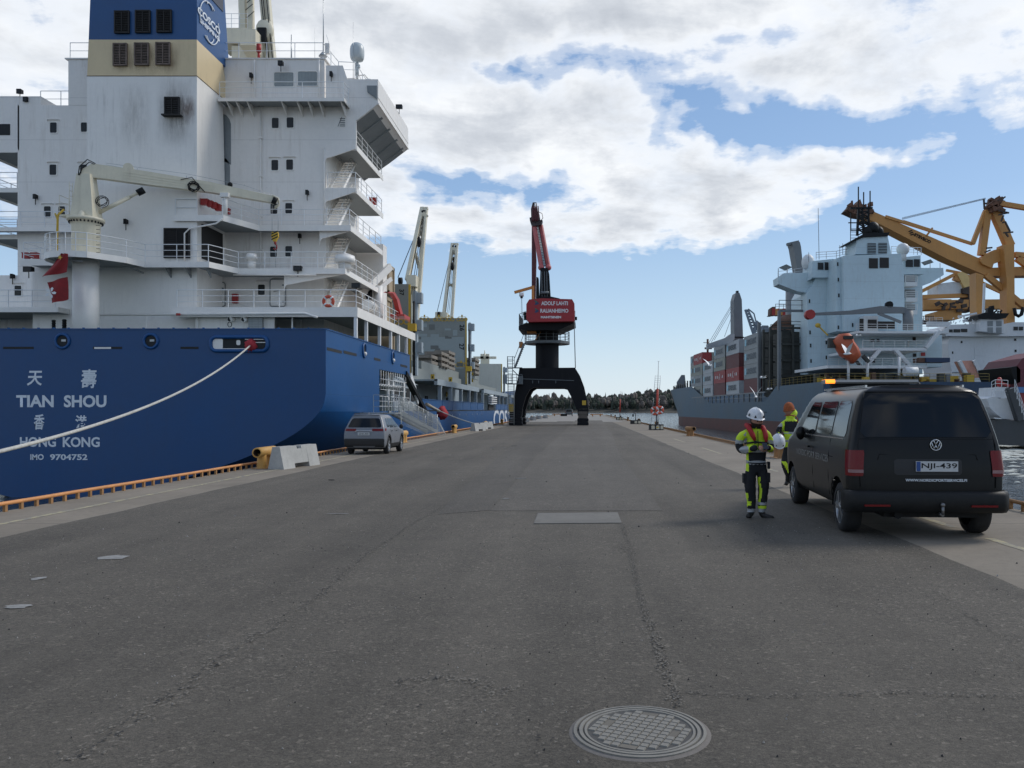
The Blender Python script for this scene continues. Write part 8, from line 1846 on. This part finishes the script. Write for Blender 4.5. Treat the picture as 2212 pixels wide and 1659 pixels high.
m = M(); m.quad((-.62, 2.38, 1.58), (.62, 2.38, 1.58), (.80, 3.12, 1.12), (-.80, 3.12, 1.12)); m.obj('windscreen', DG, sb)
m = M(); m.box(-.7, .7, .3, 3.9, .2, .29); m.obj('underbody', BLACKP, suv)
# ================================================= the two port workers
HV = mat('hi_vis_yellow', (.58, .78, .03), .75, var=.16, vscale=7, emit=None, bump=.4, bscale=18)
NAVY = mat('dark_work_cloth', (.012, .013, .016), .85, var=.3, vscale=6, bump=.4, bscale=18)
REFL = mat('reflective_tape', (.34, .35, .36), .4, var=.12, vscale=12)
SKIN = mat('skin', (.42, .22, .15), .6, var=.1, vscale=9); BOOT_ = mat('boot_leather', (.014, .013, .012), .6, var=.3, vscale=9)
HELM = mat('helmet_white', (.66, .67, .68), .35, var=.05, vscale=9); KNIT = mat('knit_orange', (.36, .10, .035), .95, var=.3, vscale=20, bump=.6, bscale=70)
VESTR = mat('life_vest_red', (.38, .02, .022), .75, var=.25, vscale=14); HAIR = mat('dark_beard', (.03, .018, .012), .9)
def skin_body(name, pts, edges, rad, pick, mats, root, par, lev=2):
    me = bpy.data.meshes.new(name); me.from_pydata(pts, edges, []); o = bpy.data.objects.new(name, me); COL.objects.link(o)
    sk = o.modifiers.new('s', 'SKIN'); sk.use_smooth_shade = True; sk.branch_smoothing = .6
    for i, r_ in enumerate(rad): me.skin_vertices[0].data[i].radius = r_ if isinstance(r_, tuple) else (r_, r_); me.skin_vertices[0].data[i].use_root = (i == root)
    sb_ = o.modifiers.new('b', 'SUBSURF'); sb_.levels = lev; sb_.render_levels = lev
    bpy.context.view_layer.update(); dg = bpy.context.evaluated_depsgraph_get(); nm = bpy.data.meshes.new_from_object(o.evaluated_get(dg)); bpy.data.objects.remove(o)
    for v in nm.vertices:      # cloth folds
        f_ = mn.noise(v.co * 14) * .006 + mn.noise(Vector((v.co.x * 9, v.co.y * 9, v.co.z * 30))) * .006; v.co += v.normal * f_
    nm.materials.clear()
    for mt in mats: nm.materials.append(mt)
    for p in nm.polygons: p.material_index = pick(p.center); p.use_smooth = True
    ob = bpy.data.objects.new(name, nm); COL.objects.link(ob); ob.parent = par; return ob
def hand(par, wrist, fwd, up, mt, sg=1, curl=.9, name='hand'):
    """palm, four unequal curled fingers and a thumb that closes on what is held"""
    w_ = Vector(wrist); f_ = Vector(fwd).normalized(); u_ = Vector(up).normalized(); s_ = f_.cross(u_) * sg; m = M(); rows = []
    for t, a, b in ((0, .026, .018), (.035, .036, .015), (.07, .041, .014), (.09, .038, .012)): c = w_ + f_ * t; rows.append([c + s_ * (a * math.cos(k * math.tau / 10)) + u_ * (b * math.sin(k * math.tau / 10)) for k in range(10)])
    m.grid(rows, True, True); m.add(rows[-1], [tuple(range(10))])
    for k, (o, L_) in enumerate(((-.029, .062), (-.010, .075), (.010, .070), (.028, .055))):
        p = w_ + f_ * .085 + s_ * o; P = [w_ + f_ * .06 + s_ * o * .9, p]; a = 0
        for j, sgm in enumerate((.42, .33, .25)): a += curl * (.45 + .1 * j + .04 * k); p = p + (f_ * math.cos(a) - u_ * math.sin(a)) * L_ * sgm; P.append(p)
        m.tube(P, [.009, .0095, .009, .008, .0065], 7)
    P = [w_ + f_ * .02 - s_ * .025, w_ + f_ * .045 - s_ * .05 - u_ * .01, w_ + f_ * .075 - s_ * .055 - u_ * .03, w_ + f_ * .095 - s_ * .045 - u_ * .042]; m.tube(P, [.012, .0115, .010, .008], 7)
    return m.obj(name, mt, par)
def head_mesh(c, r_=.105, turn=0, nod=0):
    rows = []; n, k = 20, 16; Rm = Matrix.Rotation(turn, 3, 'Z') @ Matrix.Rotation(nod, 3, 'X')
    for i in range(k + 1):
        th = math.pi * i / k; row = []
        for j in range(n):
            ph = math.tau * j / n; x = math.sin(th) * math.cos(ph) * .78; y = math.sin(th) * math.sin(ph) * .98; z = math.cos(th) * 1.18
            if z < -.3: x *= 1 - (abs(z) - .3) * .35; y = y * (1 - (abs(z) - .3) * .25) - (abs(z) - .3) * .12
            if y < -.5: 
                if abs(x) < .16 and -.30 < z < .12: y -= .22 * (1 - abs(x) / .16) * (1 - abs(z + .12) / .30)        # nose
                if .05 < z < .22 and .18 < abs(x) < .45: y += .07                                                     # eye sockets
                if -.55 < z < -.38 and abs(x) < .3: y -= .04                                                          # lips
            row.append(tuple(Vector(c) + Rm @ (Vector((x, y, z)) * r_)))
        rows.append(row)
    return rows, Rm
def helmet(c, par, r_=.132, Rm=Matrix.Identity(3), name='helmet', local=True):
    c = Vector(c); m = M(); rows = []
    for i in range(9):
        th = R(4 + 92 * i / 8); rows.append([tuple(c + Rm @ Vector((r_ * .92 * math.sin(th) * math.cos(a), r_ * 1.12 * math.sin(th) * math.sin(a) - (.012 if i == 8 and math.sin(a) < 0 else 0), r_ * .98 * math.cos(th)))) for a in [j * math.tau / 24 for j in range(24)]])
    brim = [tuple(c + Rm @ Vector((r_ * .98 * math.cos(a), r_ * (1.16 + (.22 if math.sin(a) < -.2 else 0)) * math.sin(a), -.018 + (.004 if math.sin(a) < 0 else 0)))) for a in [j * math.tau / 24 for j in range(24)]]
    rows.append(brim); m.grid(rows, True, True); m.add(rows[0], [tuple(range(24))])
    for a in (-.5, 0, .5): m.tube([tuple(c + Rm @ Vector((r_ * .93 * math.sin(t) * math.sin(a) * .5, -r_ * 1.1 * math.sin(t) , r_ * 1.0 * math.cos(t)))) for t in [R(x) for x in range(-60, 61, 15)]], .006, 5)
    o = m.obj(name, HELM, par); m = M()
    for sx in (-1, 1):
        b = c + Rm @ Vector((sx * r_ * .86, -.03, .035)); m.add([tuple(b + Rm @ Vector((sx * .012, -.028, -.022))), tuple(b + Rm @ Vector((sx * .012, .028, -.022))), tuple(b + Rm @ Vector((sx * .004, 0, .028)))], [(0, 1, 2)])
        b = c + Rm @ Vector((sx * r_ * .50, -r_ * .94, .03)); m.add([tuple(b + Rm @ Vector((-.022, -.012, -.018))), tuple(b + Rm @ Vector((.022, -.012, -.018))), tuple(b + Rm @ Vector((0, -.005, .024)))], [(0, 1, 2)])
    m.obj('helmet_vent', BLACKP, o); return o
# person one: stands facing us, looking down at a phone held in both hands
K1 = .00121
def g(X, Y, y=0): return ((X - 290) * K1, y, (1500 - Y) * K1 * 1.0)
p1 = thing('person', 'person in white helmet and red life vest over a hi-vis jacket, looking at a phone', 'person', (W.z(1627, 1114, 0).x, 12.65, 0), 0)
J = [g(285, 880), g(285, 760, .0), g(285, 640, .0), g(280, 520, .01), g(278, 430, .01), g(285, 372, 0), g(290, 330, -.01),                # 0-6 spine to neck
     g(150, 425, .01), g(95, 470, .02), g(72, 560, .03), g(85, 645, .01), g(150, 640, -.10), g(215, 615, -.19), g(262, 605, -.24),           # 7-13 arm (screen left)
     g(385, 420, .01), g(425, 460, .02), g(462, 550, .02), g(462, 640, .0), g(440, 630, -.10), g(410, 610, -.18), g(385, 600, -.235),     # 14-20
     g(215, 910, 0), g(205, 1020, -.01), g(210, 1130, -.02), g(225, 1260, .0), g(230, 1380, .02), g(222, 1450, .02), g(160, 1478, -.10),    # 21-27 leg left
     g(365, 910, 0), g(375, 1020, -.01), g(378, 1130, -.02), g(368, 1260, 0), g(360, 1390, .0), g(360, 1465, .0), g(440, 1490, -.06), g(505, 1497, -.07)]  # 28-35
E = [(0, 1), (1, 2), (2, 3), (3, 4), (4, 5), (5, 6), (4, 7), (7, 8), (8, 9), (9, 10), (10, 11), (11, 12), (12, 13), (4, 14), (14, 15), (15, 16), (16, 17), (17, 18), (18, 19), (19, 20), (0, 21), (21, 22), (22, 23), (23, 24), (24, 25), (25, 26), (26, 27), (0, 28), (28, 29), (29, 30), (30, 31), (31, 32), (32, 33), (33, 34), (34, 35)]
Rd = [(.17, .12), (.185, .13), (.18, .13), (.185, .13), (.15, .11), (.075, .075), (.06, .06), .085, .078, .074, .068, .062, .055, .042, .085, .078, .072, .066, .06, .052, .042,
      .105, .10, .088, .078, .068, .052, .042, .105, .10, .088, .078, .070, .055, .045, .038]
def inv(c): return c.x / K1 + 290, 1500 - c.z / K1, c.y
def pick1(c):
    X, Y, y = inv(c); arm = (Y < 720) and (X < 148 or X > 418 or y < -.155)
    if Y < 360: return 1
    if arm:
        if Y < 385 + 0: return 0
        if y < -.205: return 1                                       # cuffs
        if y < -.06 and X < 300: return 2 if X < 160 else 0
        if y < -.06: return 0
        if 520 < Y < 565: return 2
        return 0 if Y < 545 else 1
    if Y < 905 and Y > 0:
        if X < 180 and Y > 680: return 2 if 770 < Y < 812 else 0
        if Y > 870: return 1
        if 780 < Y < 822: return 2
        if 640 < Y < 668: return 2
        return 0 if Y < 640 else 1
    if Y > 1425: return 3
    if 1300 < Y < 1335 and X > 300: return 2
    if (1385 < Y < 1425): return 2
    if 1345 <= Y <= 1385 and y < .01 and X > 300: return 0
    if X < 215 and 1290 < Y < 1345 and y < .06: return 0
    if 284 < X < 300 and Y > 1000: return 0
    if X < 178 and Y > 1180: return 0
    if 310 + 12 * math.sin((Y - 1060) / 70) < X < 332 + 12 * math.sin((Y - 1060) / 70) and 1060 < Y < 1300 and y < .02: return 0
    if X > 295 and X < 325 and Y > 980 and Y < 1080: return 0
    return 1
skin_body('body', J, E, Rd, pick1, [HV, NAVY, REFL, BOOT_], 0, p1, 3)
rows, Rm = head_mesh(g(288, 268, -.03), .112, R(14), R(16)); m = M(); m.grid(rows, True, True); hd = m.obj('head', SKIN, p1)
m = M(); sub = [[tuple(Vector(g(288, 268, -.03)) + (Vector(p) - Vector(g(288, 268, -.03))) * 1.05) for p in r0] for r0 in rows[9:]]; m.grid(sub, True, True); m.obj('beard', HAIR, hd)
m = M(); hc_ = Vector(g(288, 268, -.03)); 
for sx in (-1, 1): e = hc_ + Rm @ Vector((sx * .034, -.100, .015)); m.ball(tuple(e), .012, 8, 6)
m.obj('eyes', BLACKP, hd)
m = M(); m.lathe([(.068, 0), (.075, .03), (.07, .06), (.062, .085)], g(288, 372, -.01), 2, 16); m.grid([[tuple(hc_ + (Vector(p) - hc_) * 1.07) for p in [rows[i][j] for j in list(range(0, 11))]] for i in range(4, 13)], True); m.obj('hood_liner', NAVY, p1)
helmet(g(275, 218, -.03), p1, .134, Rm)
m = M()
for P, wd_ in (((g(205, 345, .05), g(165, 330, -.02), g(180, 375, -.12), g(215, 450, -.155), g(245, 520, -.165)), .040), ((g(330, 350, .05), g(365, 360, -.03), g(375, 410, -.12), g(380, 470, -.15), g(385, 540, -.16)), .038)):
    m.tube(P, [wd_ * .75, wd_, wd_, wd_, wd_ * .6], 10)
m.tube([g(205, 345, .05), g(262, 352, .085), g(330, 350, .05)], .042, 8); lv_ = m.obj('life_vest', VESTR, p1)
m = M()
for P in ((g(245, 535, -.155), g(300, 545, -.15), g(385, 545, -.15)), (g(130, 560, -.06), g(200, 548, -.13), g(245, 540, -.155)), (g(385, 545, -.15), g(425, 555, -.08))): m.tube(P, .014, 6)
m.cyl(g(285, 400, -.125), g(290, 640, -.145), .006, 5); m.box(*[(g(235, 0)[0]), g(262, 0)[0]], -.18, -.15, g(0, 560)[2], g(0, 520)[2]); m.obj('harness', NAVY, p1)
m = M(); m.tube([g(160, 800, -.13), g(290, 808, -.15), g(410, 800, -.12)], .01, 5); m.box(g(425, 0)[0], g(450, 0)[0], -.08, .0, g(0, 880)[2], g(0, 790)[2]); m.box(g(395, 0)[0], g(450, 0)[0], -.09, .03, g(0, 1050)[2], g(0, 930)[2]); m.box(g(118, 0)[0], g(150, 0)[0], -.06, .05, g(0, 1060)[2], g(0, 940)[2]); m.obj('belt_and_pockets', NAVY, p1)
hand(p1, g(275, 603, -.245), (.8, -.25, .0), (.1, -.75, .65), SKIN, -1); hand(p1, g(392, 600, -.235), (-.8, -.28, .0), (-.1, -.75, .65), SKIN, 1)
m = M(); m.box(-.038, .038, -.006, .006, -.07, .07); ph = m.obj('phone', mat('phone_black', (.01, .01, .012), .2)); loc = Vector(g(345, 585, -.305)) + p1.location; ph.location = loc; ph.rotation_euler = (R(-50), 0, R(5)); tag(ph, 'dark phone held in both hands of the person with the white helmet', 'phone')
# person two: half turned away behind the van, a white helmet in the hand
K2 = .0017
def h(X, Y, y=0): return ((X - 800) * K2, y, (1145 - Y) * K2)
p2 = thing('person', 'person in orange knit hat and hooded hi-vis jacket, walking away beside the van', 'person', (W.z(1704, 1052, 0).x, 17.6, 0), 0)
J = [h(800, 660), h(800, 590), h(800, 500), h(805, 420), h(815, 330), h(815, 265), h(805, 225),
     h(745, 345), h(700, 390, .02), h(668, 440, .04), h(655, 490, .02), h(640, 480, -.10), h(628, 475, -.2),
     h(875, 345), h(905, 390), h(915, 450), h(900, 510, -.02), h(880, 560, -.08), h(870, 600, -.12),
     h(765, 700), h(745, 780), h(735, 860, -.03), h(765, 940, .03), h(800, 1010, .12), h(800, 1085, .2), h(770, 1120, .12),
     h(840, 700), h(860, 800), h(870, 900), h(880, 1000, .02), h(885, 1100, .02), h(860, 1130, -.08)]
E = [(i, i + 1) for i in range(6)] + [(4, 7)] + [(i, i + 1) for i in range(7, 12)] + [(4, 13)] + [(i, i + 1) for i in range(13, 18)] + [(0, 19)] + [(i, i + 1) for i in range(19, 25)] + [(0, 26)] + [(i, i + 1) for i in range(26, 31)]
Rd = [(.15, .12), (.155, .13), (.165, .135), (.175, .14), (.14, .12), (.08, .08), (.06, .06), .09, .08, .075, .07, .06, .045, .09, .08, .07, .065, .055, .045, .095, .09, .08, .07, .06, .05, .042, .095, .09, .08, .07, .055, .042]
def pick2(c):
    X, Y, y = c.x / K2 + 800, 1145 - c.z / K2, c.y
    if Y > 1070: return 3
    if Y > 640:
        if 2 * (Y - 820) / 140 + 0 > -.1 and 815 < Y < 980 and abs(X - (715 + (Y - 820) * .62)) < 26: return 0
        return 1
    if y < -.13 and X < 700: return 0 if X > 632 else 1
    if X < 700 and Y > 340: return 2 if Y < 385 else 1
    if Y < 250: return 1
    if 545 < Y < 575: return 2
    if 455 < Y < 475: return 2
    if Y > 465: return 0 if X > 722 else 1
    if 318 < Y < 465 and X > 728: return 1 if Y < 450 and X < 880 else 0
    return 0
skin_body('body', J, E, Rd, pick2, [HV, NAVY, REFL, BOOT_], 0, p2, 3)
rows, Rm2 = head_mesh(h(788, 170, 0), .115, R(-70), R(8)); m = M(); m.grid(rows, True, True); hd = m.obj('head', SKIN, p2)
m = M(); rows2 = [[tuple(Vector(h(792, 165, 0)) + (Vector(p) - Vector(h(788, 170, 0))) * 1.1) for p in r0] for r0 in rows[:10]]; m.grid(rows2, True, True); m.tube([rows2[-1][j] for j in range(20)], .014, 6, True); m.obj('knit_hat', KNIT, p2)
m = M(); rows = []
for i in range(9):
    t = i / 8; c = Vector(h(830, 245, .04)); rows.append([tuple(c + Vector((.125 * math.cos(a) * math.sin(math.pi * (.12 + .8 * t)) , .10 * math.sin(a) * math.sin(math.pi * (.12 + .8 * t)), .105 - .23 * t + .05 * math.cos(a)))) for a in [j * math.tau / 14 for j in range(14)]])
m.grid(rows, True, True); m.obj('hood', HV, p2)
m = M(); m.tube([h(740, 250, .02), h(780, 242, -.12), h(850, 250, -.12), h(885, 285, -.08), h(888, 380, -.11)], .012, 5); m.obj('harness', mat('harness_red', (.3, .05, .03), .7), p2)
hand(p2, h(632, 478, -.19), (-.2, -.5, -.85), (-.6, -.6, .2), SKIN, 1, .6)
hm = helmet((0, 0, 0), None, .15, Matrix.Rotation(R(50), 3, 'X'), 'safety_helmet'); hm.location = Vector(h(625, 560, -.25)) + p2.location; tag(hm, 'white safety helmet held low in the hand of the person in the orange hat', 'helmet')
m = M(); m.tube([(.0, 0, .1), (.03, -.02, .18), (.01, -.02, .24)], .008, 5); m.obj('chin_strap', BLACKP, hm)
